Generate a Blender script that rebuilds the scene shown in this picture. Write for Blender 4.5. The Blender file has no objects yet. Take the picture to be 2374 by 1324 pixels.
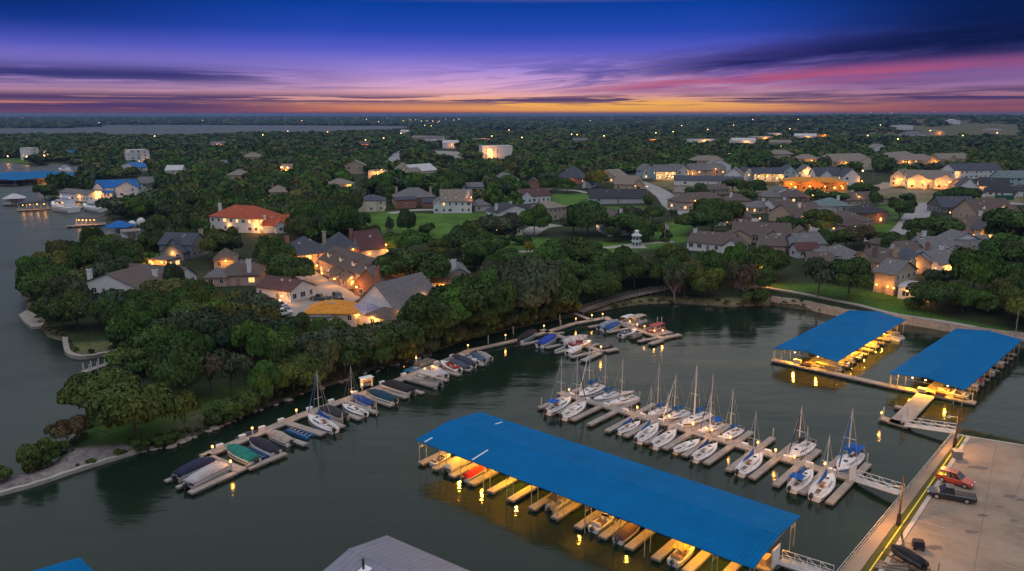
import bpy, math, random
import numpy as np
from mathutils import Vector, Matrix, noise
R = random.Random(7)
SC = bpy.context.scene
COL = SC.collection
rad = math.radians
# ------------------------------------------------------------------ camera
H, FPX = 52.0, 1780.0
PITCH = math.atan(397 / FPX)
SP, CP = math.sin(PITCH), math.cos(PITCH)
cam = bpy.data.cameras.new('camera')
cam.sensor_width = 36; cam.lens = 36 * FPX / 2374
cam.clip_start = .5; cam.clip_end = 90000
camo = bpy.data.objects.new('camera', cam); COL.objects.link(camo)
camo.location = (0, 0, H); camo.rotation_euler = (math.pi / 2 - PITCH, 0, 0)
SC.camera = camo

def P(px, py, z=0.):
    """ground point seen at photo pixel (px, py) on the level plane z"""
    x = (px - 1187) / FPX; y = -(py - 662) / FPX
    dy = y * SP + CP; dz = y * CP - SP
    t = (z - H) / dz
    return Vector((x * t, dy * t, z))

def PV(px, py, z=0.):
    p = P(px, py, z); return (p.x, p.y)

def Q(x, y, z):
    vy, vz = y, z - H
    zc = vy * CP - vz * SP; yc = vy * SP + vz * CP
    return 1187 + FPX * x / zc, 662 - FPX * yc / zc
# ------------------------------------------------------------------ mesh builder
class MB:
    def __init__(s): s.v = []; s.f = []; s.m = []
    def add(s, vs, fs, m=0):
        o = len(s.v); s.v.extend([tuple(v) for v in vs])
        for f in fs: s.f.append([i + o for i in f]); s.m.append(m)
        return s
    def box(s, x, y, z, sx, sy, sz, rz=0., m=0, top=1.):
        """box standing on z, centred on x, y"""
        c, n = math.cos(rz), math.sin(rz); vs = []
        for zz, k in ((z, 1.), (z + sz, top)):
            for a, b in ((-.5, -.5), (.5, -.5), (.5, .5), (-.5, .5)):
                u, w = a * sx * k, b * sy * k
                vs.append((x + u * c - w * n, y + u * n + w * c, zz))
        return s.add(vs, [(3, 2, 1, 0), (4, 5, 6, 7), (0, 1, 5, 4), (1, 2, 6, 5), (2, 3, 7, 6), (3, 0, 4, 7)], m)
    def tube(s, p, q, r, n=6, m=0, r2=None):
        p, q = Vector(p), Vector(q); d = (q - p)
        if d.length < 1e-6: return s
        d.normalize(); a = d.orthogonal().normalized(); b = d.cross(a); r2 = r if r2 is None else r2
        vs = []
        for c, rr in ((p, r), (q, r2)):
            for i in range(n):
                t = 2 * math.pi * i / n; vs.append(c + (a * math.cos(t) + b * math.sin(t)) * rr)
        fs = [(i, (i + 1) % n, n + (i + 1) % n, n + i) for i in range(n)]
        fs += [tuple(range(n - 1, -1, -1)), tuple(range(n, 2 * n))]
        return s.add(vs, fs, m)
    def prism(s, pts, z0, z1, m=0):
        n = len(pts)
        a = sum(pts[i][0] * pts[(i + 1) % n][1] - pts[(i + 1) % n][0] * pts[i][1] for i in range(n))
        if a < 0: pts = pts[::-1]
        vs = [(x, y, z0) for x, y in pts] + [(x, y, z1) for x, y in pts]
        fs = [(i, (i + 1) % n, n + (i + 1) % n, n + i) for i in range(n)]
        fs += [tuple(range(n - 1, -1, -1)), tuple(range(n, 2 * n))]
        return s.add(vs, fs, m)
    def extr(s, sec, x0, x1, m=0, mf=None):
        """section [(y,z)...] counter clockwise seen from +x, swept along x; mf = material of each side face"""
        n = len(sec); vs = [(x0, y, z) for y, z in sec] + [(x1, y, z) for y, z in sec]
        o = len(s.v); s.v.extend(vs)
        for i in range(n):
            j = (i + 1) % n; s.f.append([o + i, o + j, o + n + j, o + n + i]); s.m.append(mf[i] if mf else m)
        s.f.append([o + i for i in range(n - 1, -1, -1)]); s.m.append(m)
        s.f.append([o + n + i for i in range(n)]); s.m.append(m)
        return s
    def loft(s, rings, m=0, caps=True, closed=True):
        n = len(rings[0]); o = len(s.v)
        for r in rings: s.v.extend([tuple(p) for p in r])
        for k in range(len(rings) - 1):
            for i in range(n if closed else n - 1):
                j = (i + 1) % n
                s.f.append([o + k * n + i, o + k * n + j, o + (k + 1) * n + j, o + (k + 1) * n + i]); s.m.append(m)
        if caps:
            s.f.append([o + i for i in range(n - 1, -1, -1)]); s.m.append(m)
            s.f.append([o + (len(rings) - 1) * n + i for i in range(n)]); s.m.append(m)
        return s
    def ball(s, c, rx, ry, rz, m=0, nu=8, nv=5):
        rings = []
        for k in range(1, nv):
            t = math.pi * k / nv
            rings.append([(c[0] + rx * math.sin(t) * math.cos(2 * math.pi * i / nu), c[1] + ry * math.sin(t) * math.sin(2 * math.pi * i / nu), c[2] - rz * math.cos(t)) for i in range(nu)])
        return s.loft(rings, m)
    def mesh(s, name, mats, smooth=False):
        me = bpy.data.meshes.new(name); me.from_pydata(s.v, [], s.f)
        for q in (mats if isinstance(mats, (list, tuple)) else [mats]): me.materials.append(q)
        if any(s.m): me.polygons.foreach_set('material_index', s.m)
        if smooth: me.polygons.foreach_set('use_smooth', [True] * len(s.f))
        me.update(); return me
    def build(s, name, mats, parent=None, smooth=False, color=None, loc=None, rz=0.):
        return mk(name, s.mesh(name, mats, smooth), parent, color, loc, rz)

def mk(name, data, parent=None, color=None, loc=None, rz=0.):
    o = bpy.data.objects.new(name, data); COL.objects.link(o)
    if parent: o.parent = parent
    if color: o.color = (*color, 1)
    if loc is not None: o.location = loc
    if rz: o.rotation_euler = (0, 0, rz)
    return o
def tag(o, label=None, cat=None, group=None, kind=None):
    if label: o['label'] = label
    if cat: o['category'] = cat
    if group: o['group'] = group
    if kind: o['kind'] = kind
    return o
def thing(name, label, cat, loc=(0, 0, 0), rz=0., group=None, sc=1.):
    o = mk(name, None, None, None, loc, rz); o.empty_display_size = .5
    if sc != 1.: o.scale = (sc, sc, sc) if isinstance(sc, (int, float)) else sc
    return tag(o, label, cat, group)
def dup(root, loc, rz=0., label=None, sc=None):
    r = root.copy(); COL.objects.link(r); r.location = loc; r.rotation_euler = (0, 0, rz)
    if label: r['label'] = label
    if sc: r.scale = (sc, sc, sc) if isinstance(sc, (int, float)) else sc
    for ch in list(root.children):
        c = ch.copy(); COL.objects.link(c); c.parent = r
        for g in list(ch.children):
            d = g.copy(); COL.objects.link(d); d.parent = c
    return r
# ------------------------------------------------------------------ materials
MATS = {}
def mat(name, c=(.5, .5, .5), rough=.6, var=.2, scale=2., metal=0., obj=False, bump=0., emit=0., spec=.5, wave=None, coat=0.):
    """principled surface: colour (or the object's own colour) broken up by noise; wave = (direction, scale, strength) ribs"""
    if name in MATS: return MATS[name]
    m = bpy.data.materials.new(name); m.use_nodes = True; MATS[name] = m
    nt = m.node_tree; b = nt.nodes['Principled BSDF']; L = nt.links
    tc = nt.nodes.new('ShaderNodeTexCoord')
    nz = nt.nodes.new('ShaderNodeTexNoise'); nz.inputs['Scale'].default_value = scale; nz.inputs['Detail'].default_value = 5
    nz.inputs['Roughness'].default_value = .65
    L.new(tc.outputs['Object'], nz.inputs['Vector'])
    mr = nt.nodes.new('ShaderNodeMapRange'); mr.inputs[1].default_value = .28; mr.inputs[2].default_value = .72
    mr.inputs[3].default_value = 1 - var; mr.inputs[4].default_value = 1 + var * .7
    L.new(nz.outputs['Fac'], mr.inputs[0])
    mx = nt.nodes.new('ShaderNodeMix'); mx.data_type = 'RGBA'; mx.blend_type = 'MULTIPLY'; mx.inputs[0].default_value = 1
    if obj:
        oi = nt.nodes.new('ShaderNodeObjectInfo'); L.new(oi.outputs['Color'], mx.inputs[6])
    else: mx.inputs[6].default_value = (*c, 1)
    L.new(mr.outputs[0], mx.inputs[7]); L.new(mx.outputs[2], b.inputs['Base Color'])
    b.inputs['Roughness'].default_value = rough; b.inputs['Metallic'].default_value = metal
    b.inputs['Specular IOR Level'].default_value = spec
    if coat: b.inputs['Coat Weight'].default_value = coat
    hgt = nz.outputs['Fac']
    if wave:
        w = nt.nodes.new('ShaderNodeTexWave'); w.bands_direction = wave[0]; w.inputs['Scale'].default_value = wave[1]
        L.new(tc.outputs['Object'], w.inputs['Vector']); hgt = w.outputs['Fac']; bump = wave[2]
        w2 = nt.nodes.new('ShaderNodeMapRange'); w2.inputs[3].default_value = .9; w2.inputs[4].default_value = 1.04; L.new(w.outputs['Fac'], w2.inputs[0])
        mw = nt.nodes.new('ShaderNodeMath'); mw.operation = 'MULTIPLY'; L.new(mr.outputs[0], mw.inputs[0]); L.new(w2.outputs[0], mw.inputs[1]); L.new(mw.outputs[0], mx.inputs[7])
    if bump:
        bp = nt.nodes.new('ShaderNodeBump'); bp.inputs['Strength'].default_value = bump; bp.inputs['Distance'].default_value = .05
        L.new(hgt, bp.inputs['Height']); L.new(bp.outputs[0], b.inputs['Normal'])
    if emit:
        L.new(mx.outputs[2], b.inputs['Emission Color']); b.inputs['Emission Strength'].default_value = emit
        m.cycles.emission_sampling = 'NONE'
    return m
PAINT = mat('painted surface', obj=True, rough=.65, var=.14, scale=1.3)
GLOSS = mat('gelcoat', obj=True, rough=.25, var=.08, scale=2.5, coat=.3)
CLOTH = mat('canvas', obj=True, rough=.9, var=.3, scale=1.8, bump=1.)
SHINGLE = mat('roof shingle', obj=True, rough=.9, var=.3, scale=1.1, wave=('Z', .75, .5))
SIDING = mat('wall siding', obj=True, rough=.8, var=.16, scale=.8, wave=('Z', .9, .25))
WHITE = mat('white paint', (.74, .75, .78), rough=.5, var=.1, scale=1.)
STEEL = mat('galvanised steel', (.5, .5, .5), rough=.45, var=.2, scale=4., metal=.5)
DARK = mat('black rubber', (.02, .02, .022), rough=.6, var=.3, scale=4.)
GLASS = mat('dark window glass', (.03, .035, .045), rough=.08, var=.3, scale=.7, spec=.6)
LITWIN = mat('lit window glass', (1., .56, .17), var=.4, scale=1.2, emit=1.5)
BULB = mat('warm lamp bulb', (1., .5, .13), var=.05, emit=3.2)
WBULB = mat('white lamp bulb', (1., .8, .5), var=.05, emit=6.)
DECK = mat('dock planks', (.30, .265, .24), rough=.85, var=.3, scale=.9, wave=('X', .7, .6))
WOOD = mat('weathered timber', (.26, .2, .15), rough=.85, var=.35, scale=3.)
CONC = mat('concrete', (.36, .34, .32), rough=.85, var=.22, scale=.5, bump=.15)
TIRE = DARK

def lamp(parent, loc, w, col=(1., .5, .14), r=.25):
    l = bpy.data.lights.new('lamp_light', 'POINT'); l.energy = w; l.color = col; l.shadow_soft_size = r
    return mk('lamp_light', l, parent, None, loc)
# ------------------------------------------------------------------ world: dusk sky
W = bpy.data.worlds.new('World'); SC.world = W; W.use_nodes = True
nt = W.node_tree; nt.nodes.clear(); LK = nt.links
def nd(t, **k):
    n = nt.nodes.new(t)
    for a, b in k.items(): setattr(n, a, b)
    return n
def put(s, v):
    if hasattr(v, 'links') or isinstance(v, bpy.types.NodeSocket): LK.new(v, s)
    else: s.default_value = v
def M(op, a, b=0., c=0.):
    n = nd('ShaderNodeMath', operation=op); put(n.inputs[0], a); put(n.inputs[1], b); put(n.inputs[2], c); return n.outputs[0]
def mixc(f, a, b, bt='MIX'):
    n = nd('ShaderNodeMix', data_type='RGBA', blend_type=bt); put(n.inputs[0], f); put(n.inputs[6], a); put(n.inputs[7], b); return n.outputs[2]
def sm(x, a, b):
    n = nd('ShaderNodeMapRange', interpolation_type='SMOOTHSTEP'); put(n.inputs[0], x); put(n.inputs[1], a); put(n.inputs[2], b); return n.outputs[0]
def lin(r, g, b): return tuple(((c / 255 + .055) / 1.055) ** 2.4 if c > 10 else c / 255 / 12.92 for c in (r, g, b)) + (1,)
def ramp(x, stops):
    n = nd('ShaderNodeValToRGB'); put(n.inputs[0], x); e = n.color_ramp.elements
    while len(e) < len(stops): e.new(.5)
    for k, (p, c) in enumerate(stops): e[k].position = p; e[k].color = c
    return n.outputs[0]
tc = nd('ShaderNodeTexCoord'); sx = nd('ShaderNodeSeparateXYZ'); LK.new(tc.outputs['Generated'], sx.inputs[0])
X, Y, Z = sx.outputs
AZ = M('MULTIPLY', M('ARCTAN2', X, Y), 57.296)
EL = M('MULTIPLY', M('ARCSINE', Z), 57.296)
def noise2(a, b, seed, det=5., ro=.55, dist=0.):
    cx = nd('ShaderNodeCombineXYZ'); put(cx.inputs[0], a); put(cx.inputs[1], b); cx.inputs[2].default_value = seed
    n = nd('ShaderNodeTexNoise'); n.inputs['Scale'].default_value = 1; n.inputs['Detail'].default_value = det
    n.inputs['Roughness'].default_value = ro; n.inputs['Distortion'].default_value = dist
    LK.new(cx.outputs[0], n.inputs['Vector']); return n.outputs['Fac']
def band(c, w):   # gaussian of elevation around c
    d = M('DIVIDE', M('SUBTRACT', EL, c), w); return M('EXPONENT', M('MULTIPLY', M('MULTIPLY', d, d), -1.))
def hump(c, w):   # gaussian of azimuth
    d = M('DIVIDE', M('SUBTRACT', AZ, c), w); return M('EXPONENT', M('MULTIPLY', M('MULTIPLY', d, d), -1.))
def mul(*a):
    r = a[0]
    for q in a[1:]: r = M('MULTIPLY', r, q)
    return r
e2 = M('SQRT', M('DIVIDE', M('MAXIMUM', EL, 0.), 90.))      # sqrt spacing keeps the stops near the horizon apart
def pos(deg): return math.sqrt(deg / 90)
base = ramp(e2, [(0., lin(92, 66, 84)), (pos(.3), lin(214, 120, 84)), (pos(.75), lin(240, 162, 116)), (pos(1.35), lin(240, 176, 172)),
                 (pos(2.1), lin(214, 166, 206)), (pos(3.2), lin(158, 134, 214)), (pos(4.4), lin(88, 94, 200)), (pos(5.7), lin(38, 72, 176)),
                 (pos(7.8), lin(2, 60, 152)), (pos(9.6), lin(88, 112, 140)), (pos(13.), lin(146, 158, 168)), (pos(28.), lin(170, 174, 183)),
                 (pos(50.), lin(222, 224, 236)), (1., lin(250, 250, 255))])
low = sm(EL, 9.5, 7.5)
# sunset glow right of centre
glow = mul(hump(8., 12.), band(.62, .5))
base = mixc(M('MINIMUM', M('MULTIPLY', glow, 1.), 1.), base, lin(250, 180, 78))
# left: duller, redder near the horizon
lefty = mul(sm(AZ, -6., -24.), band(.35, .75))
base = mixc(M('MULTIPLY', lefty, .8), base, lin(146, 70, 76))
righty = mul(sm(AZ, 16., 30.), band(.5, 1.))
base = mixc(M('MULTIPLY', righty, .85), base, lin(122, 66, 84))
sideL = mul(sm(AZ, -3., -25.), band(2.9, 1.5)); base = mixc(M('MULTIPLY', sideL, .6), base, lin(78, 84, 166))
sideR = mul(sm(AZ, 9., 24.), band(2.4, 1.6)); base = mixc(M('MULTIPLY', sideR, .75), base, lin(96, 68, 138))
pinkL = mul(sm(AZ, -3., -22.), band(1.3, .5)); base = mixc(M('MULTIPLY', pinkL, .5), base, lin(178, 128, 150))
# dark corners
cor = mul(sm(AZ, -12., -33.), sm(EL, 3.4, 6.8), low)
base = mixc(M('MULTIPLY', cor, .75), base, lin(4, 36, 104))
# big cloud mass to the right, rising to the upper right corner
t1 = M('SUBTRACT', EL, M('MULTIPLY', AZ, .075))
n1 = noise2(M('MULTIPLY', AZ, .085), M('MULTIPLY', t1, .95), 3.1, 6., .6, .6)
t2 = M('SUBTRACT', EL, M('ADD', M('MULTIPLY', M('SUBTRACT', AZ, 10.), .085), 2.9))
bd = M('EXPONENT', M('MULTIPLY', M('POWER', M('ABSOLUTE', M('DIVIDE', t2, 1.35)), 2.), -1.))
mk1 = mul(bd, sm(AZ, 0., 17.), sm(n1, .26, .56), low)
base = mixc(M('MULTIPLY', mk1, .97), base, lin(30, 34, 96))
dk = mul(sm(AZ, 13., 31.), sm(EL, 2.2, 4.4), low)
base = mixc(M('MULTIPLY', dk, .9), base, lin(6, 24, 66))
# rose streaks under that mass
t3 = M('SUBTRACT', EL, M('ADD', M('MULTIPLY', M('SUBTRACT', AZ, 6.), .05), 1.75))
b3 = M('EXPONENT', M('MULTIPLY', M('POWER', M('ABSOLUTE', M('DIVIDE', t3, .5)), 2.), -1.))
n3 = noise2(M('MULTIPLY', AZ, .1), M('MULTIPLY', t3, 2.3), 8.4, 5., .6, .3)
base = mixc(mul(b3, sm(AZ, 0., 12.), sm(n3, .3, .6), M('SUBTRACT', 1., M('MULTIPLY', sm(AZ, 20., 36.), .6))), base, lin(176, 84, 122))
n5 = noise2(M('MULTIPLY', AZ, .12), M('MULTIPLY', M('SUBTRACT', EL, M('MULTIPLY', AZ, .03)), 2.6), 15.2, 6., .6, .4)
m5 = mul(sm(AZ, 11., 22.), band(1.3, .8), sm(n5, .42, .62))
base = mixc(M('MULTIPLY', m5, .75), base, lin(76, 58, 104))
# thin violet veils, middle
n6 = noise2(M('MULTIPLY', AZ, .14), M('MULTIPLY', M('SUBTRACT', EL, M('MULTIPLY', AZ, .06)), 1.7), 21.7, 6., .62, .9)
m6 = mul(band(2.8, 1.2), hump(7., 12.), sm(n6, .42, .6))
base = mixc(M('MULTIPLY', m6, .8), base, lin(82, 78, 160))
# low violet bars at the horizon
n7 = noise2(M('MULTIPLY', AZ, .1), M('MULTIPLY', EL, 3.3), 31.9, 6., .55, .25)
hz = M('ADD', 1.02, M('MULTIPLY', sm(AZ, -4., -22.), .05))
m7 = mul(M('MAXIMUM', band(hz, .38), mul(band(.55, .55), sm(AZ, -8., -25.))), sm(n7, M('SUBTRACT', .47, M('MULTIPLY', sm(AZ, -2., -18.), .13)), M('SUBTRACT', .54, M('MULTIPLY', sm(AZ, -2., -18.), .1))))
base = mixc(M('MULTIPLY', m7, .96), base, lin(72, 56, 104))
# long grey bank at the left
n8 = noise2(M('MULTIPLY', AZ, .07), M('MULTIPLY', M('ADD', EL, M('MULTIPLY', AZ, .015)), 1.9), 44.3, 6., .58, .4)
m8 = mul(band(2.5, .62), sm(AZ, -7., -24.), sm(n8, .32, .52))
base = mixc(M('MULTIPLY', m8, .93), base, lin(42, 47, 110))
m9 = mul(band(1.95, .3), sm(AZ, -2., -18.), sm(noise2(M('MULTIPLY', AZ, .1), M('MULTIPLY', EL, 4.), 52.3, 5., .6, .3), .46, .62))
base = mixc(M('MULTIPLY', m9, .75), base, lin(112, 98, 158))
# dim band right at the horizon
base = mixc(M('MULTIPLY', sm(EL, .3, .02), .75), base, lin(78, 66, 92))
sky = nd('ShaderNodeTexSky', sky_type='NISHITA'); sky.sun_disc = False
sky.sun_elevation = rad(2.); sky.sun_rotation = rad(9.)
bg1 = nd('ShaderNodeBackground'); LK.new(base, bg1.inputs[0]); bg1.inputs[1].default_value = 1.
bg2 = nd('ShaderNodeBackground'); LK.new(mixc(low, sky.outputs[0], (0, 0, 0, 1)), bg2.inputs[0]); bg2.inputs[1].default_value = .05
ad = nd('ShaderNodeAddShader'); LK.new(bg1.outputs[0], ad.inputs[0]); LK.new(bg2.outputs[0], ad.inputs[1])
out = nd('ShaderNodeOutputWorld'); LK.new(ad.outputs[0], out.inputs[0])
W.cycles.sampling_method = 'MANUAL'; W.cycles.sample_map_resolution = 1024
sun = bpy.data.lights.new('sun', 'SUN'); sun.energy = .35; sun.angle = rad(50); sun.color = (1., .9, .86)  # added soft light from above to give the trees form; the sun has set
top_light_o = mk('sun', sun); top_light_o.rotation_euler = (rad(38), 0, rad(-28))
SC.view_settings.view_transform = 'Standard'; SC.view_settings.look = 'None'
SC.view_settings.exposure = 0; SC.view_settings.gamma = 1
SC.render.engine = 'CYCLES'
SC.cycles.use_denoising = True
try: SC.cycles.denoiser = 'OPENIMAGEDENOISE'
except Exception: pass
SC.cycles.max_bounces = 5; SC.cycles.diffuse_bounces = 2; SC.cycles.glossy_bounces = 3; SC.cycles.transmission_bounces = 2
SC.cycles.volume_bounces = 0; SC.cycles.sample_clamp_indirect = 3.; SC.cycles.caustics_reflective = False; SC.cycles.caustics_refractive = False
SC.cycles.use_light_tree = True
# ------------------------------------------------------------------ land and water outlines (photo pixels -> world on z = 0)
SHORE_L = [(-900, 385), (-200, 366), (0, 374), (70, 384), (130, 380), (200, 384), (205, 396), (150, 428), (112, 436), (96, 447), (112, 458), (160, 466), (205, 478),
           (238, 492), (246, 512), (300, 524), (390, 528), (420, 537), (380, 552), (330, 556), (300, 566), (230, 572), (165, 594), (112, 622), (66, 652), (48, 682), (62, 702),
           (58, 728), (88, 752), (110, 782), (146, 792), (148, 818), (190, 830), (300, 812), (290, 838), (250, 862), (236, 915), (204, 958), (172, 1006),
           (160, 1036), (118, 1080), (60, 1094), (0, 1110), (-160, 1150)]
SHORE_M = [(-180, 1200), (0, 1152), (180, 1096), (330, 1050), (420, 1026), (500, 992), (600, 952), (700, 914), (800, 884), (860, 858), (940, 840), (1010, 815), (1080, 790),
           (1150, 772), (1240, 752), (1310, 738), (1360, 728), (1420, 716), (1490, 705), (1570, 703), (1690, 711), (1790, 708), (1900, 724), (1990, 740), (2110, 752),
           (2230, 772), (2374, 790), (2560, 816), (2900, 850)]
LOT = [(2215, 1003), (2374, 1032), (2700, 1095)]
WATER1 = [(-700, -100)] + [PV(*p) for p in SHORE_L] + [PV(*p) for p in SHORE_M] + [PV(2800, 1120), PV(2374, 1036), PV(2218, 1003), PV(1950, 1324)] + [(30, 62), (22, 20), (20, -100)]
WATER2 = [PV(*p) for p in [(-900, 322), (0, 321), (150, 319), (280, 321), (400, 323), (500, 317), (620, 314), (700, 316), (800, 312), (905, 309), (945, 303), (975, 295.5),
                           (930, 292), (640, 290.4), (400, 289.4), (240, 289.6), (226, 294), (150, 297.5), (0, 297), (-900, 298)]]
def segs(poly):
    a = np.array(poly, float); return a, np.roll(a, -1, 0)
def sdist(x, y, poly):
    """signed distance, positive inside"""
    A, B = segs(poly); d2 = np.full(x.shape, 1e18); ins = np.zeros(x.shape, bool)
    for (ax, ay), (bx, by) in zip(A, B):
        ex, ey = bx - ax, by - ay; L2 = ex * ex + ey * ey + 1e-12
        t = np.clip(((x - ax) * ex + (y - ay) * ey) / L2, 0, 1)
        d2 = np.minimum(d2, (x - ax - t * ex) ** 2 + (y - ay - t * ey) ** 2)
        if ay != by:
            c = ((ay > y) != (by > y)) & (x < ex * (y - ay) / (by - ay) + ax); ins ^= c
    d = np.sqrt(d2); return np.where(ins, d, -d)
def sstep(x, a, b):
    t = np.clip((x - a) / (b - a), 0, 1); return t * t * (3 - 2 * t)
def hgt(x, y):
    x = np.asarray(x, float); y = np.asarray(y, float)
    s1 = -sdist(x, y, WATER1); s2 = -sdist(x, y, WATER2); s = np.minimum(s1, s2)
    right = sstep(x, 20, 90) * sstep(y, 150, 190)
    h = np.where(s < 0, np.maximum(s * .6, -2.5), np.clip(s, 0, 2.) * (.32 + .5 * right) + sstep(s, 2, 45) * (2.2 + .6 * right))
    land = sstep(s, 5, 60)
    h = h + land * (np.sin(x * .013 + 1) * np.cos(y * .011) * .8 + np.sin(x * .03 + y * .021) * .35)
    far = sstep(y, 900, 3600); u = x / np.maximum(y, 1)
    rt_ = np.maximum(sstep(u, .08, .3), sstep(y, 4200, 6500)); h = h + land * far * rt_ * (sstep(u, .0, .5) * 26 + 4 + 4 * np.sin(x * .0021 + 2) * np.sin(y * .0013) + 2 * np.sin(x * .006) * np.cos(y * .0037 + x * .001))
    lot = sstep(x - 38 - (y - 78) * .9, -6, 0) * (y < 122)
    return np.where((lot > .3) & (s > .3), 1.25, h)
def hz1(x, y): return float(hgt(np.array([x]), np.array([y]))[0])
def G(px, py):
    """terrain point seen at photo pixel"""
    z = 2.
    for _ in range(6):
        p = P(px, py, z); z = .5 * z + .5 * hz1(p.x, p.y)
    p = P(px, py, z); return Vector((p.x, p.y, hz1(p.x, p.y)))
# terrain sheet
ys = list(np.arange(-120, 70, 6.)); y_ = 70.
while y_ < 30000:
    ys.append(y_); y_ *= 1.0065 if y_ < 900 else 1.013
ys = np.array(ys); us = np.linspace(-1.05, 1.05, 431)
YY = np.repeat(ys[:, None], len(us), 1); XX = us[None, :] * np.maximum(YY, 110.) 
HH = hgt(XX.ravel(), YY.ravel()).reshape(XX.shape)
GREEN, MOWN, DRY, GRAV, DIRT, FLOORC = (.026, .04, .014), (.066, .145, .02), (.125, .112, .058), (.2, .175, .175), (.13, .105, .08), (.022, .03, .012)
REG = [  # ground patches: pixel outline, colour, edge blend in metres
    ([(830, 486), (1000, 496), (1150, 480), (1128, 520), (1200, 545), (1300, 556), (1480, 565), (1500, 530), (1600, 505), (1600, 560), (1440, 590), (1140, 592), (990, 560), (900, 575), (840, 545)], MOWN, 3),
    ([(1280, 450), (1370, 448), (1370, 480), (1500, 478), (1480, 500), (1280, 480)], MOWN, 3),
    ([(184, 1034), (210, 960), (240, 940), (330, 948), (420, 940), (520, 900), (640, 895), (560, 950), (430, 1010), (330, 1030)], (.05, .1, .018), 3),
    ([(400, 990), (470, 955), (560, 935), (480, 985), (430, 1012)], (.1, .085, .06), 4),
    ([(-200, 1140), (0, 1108), (110, 1082), (165, 1042), (320, 1030), (335, 1048), (180, 1098), (0, 1152), (-200, 1200)], GRAV, .8),
    ([(150, 800), (300, 790), (300, 812), (190, 826), (150, 815)], (.09, .1, .04), 2),
    ([(1330, 720), (1480, 690), (1700, 690), (1790, 690), (1790, 708), (1690, 711), (1490, 705), (1400, 722)], (.13, .12, .055), 2),
    ([(1740, 655), (1900, 660), (2080, 680), (2200, 740), (2374, 770), (2374, 785), (2100, 745), (1990, 705), (1800, 672)], (.05, .12, .016), 2),
    ([(1290, 640), (1400, 640), (1420, 690), (1340, 712)], (.03, .05, .016), 3),
    ([(1500, 425), (1560, 415), (1800, 432), (2060, 436), (2374, 455), (2374, 474), (2050, 470), (1900, 445), (1700, 447), (1560, 440)], (.15, .135, .065), 4),
    ([(1990, 436), (2160, 440), (2160, 452), (1990, 450)], (.19, .165, .12), 3),
    ([(1960, 540), (2080, 500), (2100, 535), (1960, 548)], MOWN, 3), ([(2070, 580), (2130, 560), (2150, 590), (2080, 600)], MOWN, 3), ([(2040, 470), (2120, 470), (2080, 500), (2000, 480)], MOWN, 3),
    ([(640, 740), (690, 735), (700, 750), (650, 760)], MOWN, 2), ([(120, 455), (200, 468), (240, 480), (220, 460)], MOWN, 2),
    ([(0, 366), (60, 366), (70, 380), (0, 372)], MOWN, 3), ([(1780, 284), (1990, 290), (2374, 300), (2374, 276), (2100, 272), (1900, 280)], (.125, .12, .06), 60),
    ([(1780, 296), (1960, 300), (1960, 310), (1780, 304)], (.14, .13, .065), 30), ([(2060, 300), (2250, 288), (2374, 288), (2374, 322), (2150, 312)], (.13, .125, .06), 30),
    ([(1300, 352), (1345, 350), (1345, 362), (1300, 362)], (.11, .12, .045), 8), ([(1402, 347), (1440, 347), (1440, 362), (1402, 362)], (.11, .12, .045), 8),
    ([(560, 374), (640, 378), (640, 386), (560, 382)], (.12, .1, .055), 8), ([(870, 358), (1000, 362), (1180, 372), (1180, 378), (1000, 374), (870, 368)], (.1, .1, .04), 8)]
REG += [([(1900, 288), (2374, 284), (2374, 330), (2050, 326), (1920, 312)], (.1, .1, .048), 60)]
CLEAR = [[(1090, 299), (1250, 300), (1260, 307), (1100, 306)], [(1330, 313), (1420, 311), (1430, 318), (1340, 320)], [(690, 330), (780, 329), (790, 336), (700, 338)], [(1215, 341), (1290, 340), (1295, 346), (1220, 348)],
  [(400, 352), (470, 350), (480, 357), (410, 360)], [(1440, 296), (1560, 295), (1570, 301), (1450, 302)], [(560, 340), (630, 338), (640, 345), (570, 348)], [(1590, 346), (1700, 344), (1710, 352), (1600, 355)], [(1920, 336), (2060, 332), (2070, 342), (1930, 346)], [(2220, 340), (2374, 336), (2374, 348), (2230, 352)]]
for k, q in enumerate(CLEAR): REG.append((q, [(.1, .1, .045), (.05, .085, .02), (.13, .11, .06)][k % 3], 14))
rng = np.random.default_rng(3)
fx, fy = XX.ravel(), YY.ravel()
colr = np.tile(np.array(GREEN), (len(fx), 1))
wood = sstep(np.sin(fx * .02 + 1.3 * np.sin(fy * .017)) + np.cos(fy * .026 + fx * .008), -.6, .6)[:, None]
colr = colr * (1 - wood * .45) + np.array(FLOORC) * wood * .45
for pts, c, w in REG:
    poly = [tuple(G(*p)[:2]) if p[1] > 300 else PV(*p, 8.) for p in pts]
    sd = sdist(fx, fy, poly); a = sstep(sd, -w, w)[:, None]; colr = colr * (1 - a) + np.array(c) * a
sh = -np.maximum(sdist(fx, fy, WATER1), -50)
a = (sstep(sh, 1.8, .4) * (sh > -3) * .7)[:, None]; colr = colr * (1 - a) + np.array((.12, .1, .075)) * a
nr, nc = XX.shape
V = np.stack([XX, YY, HH], -1).reshape(-1, 3)
idx = np.arange(nr * nc).reshape(nr, nc)
F = np.stack([idx[:-1, :-1], idx[:-1, 1:], idx[1:, 1:], idx[1:, :-1]], -1).reshape(-1, 4)
def npmesh(name, V, F, smooth=False):
    me = bpy.data.meshes.new(name); n = F.shape[1]
    me.vertices.add(len(V)); me.vertices.foreach_set('co', np.ascontiguousarray(V, np.float32).ravel())
    me.loops.add(F.size); me.loops.foreach_set('vertex_index', np.ascontiguousarray(F, np.int32).ravel())
    me.polygons.add(len(F)); me.polygons.foreach_set('loop_start', np.arange(0, F.size, n, dtype=np.int32))
    if smooth: me.polygons.foreach_set('use_smooth', np.ones(len(F), bool))
    me.update(); me.validate(); return me
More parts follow.
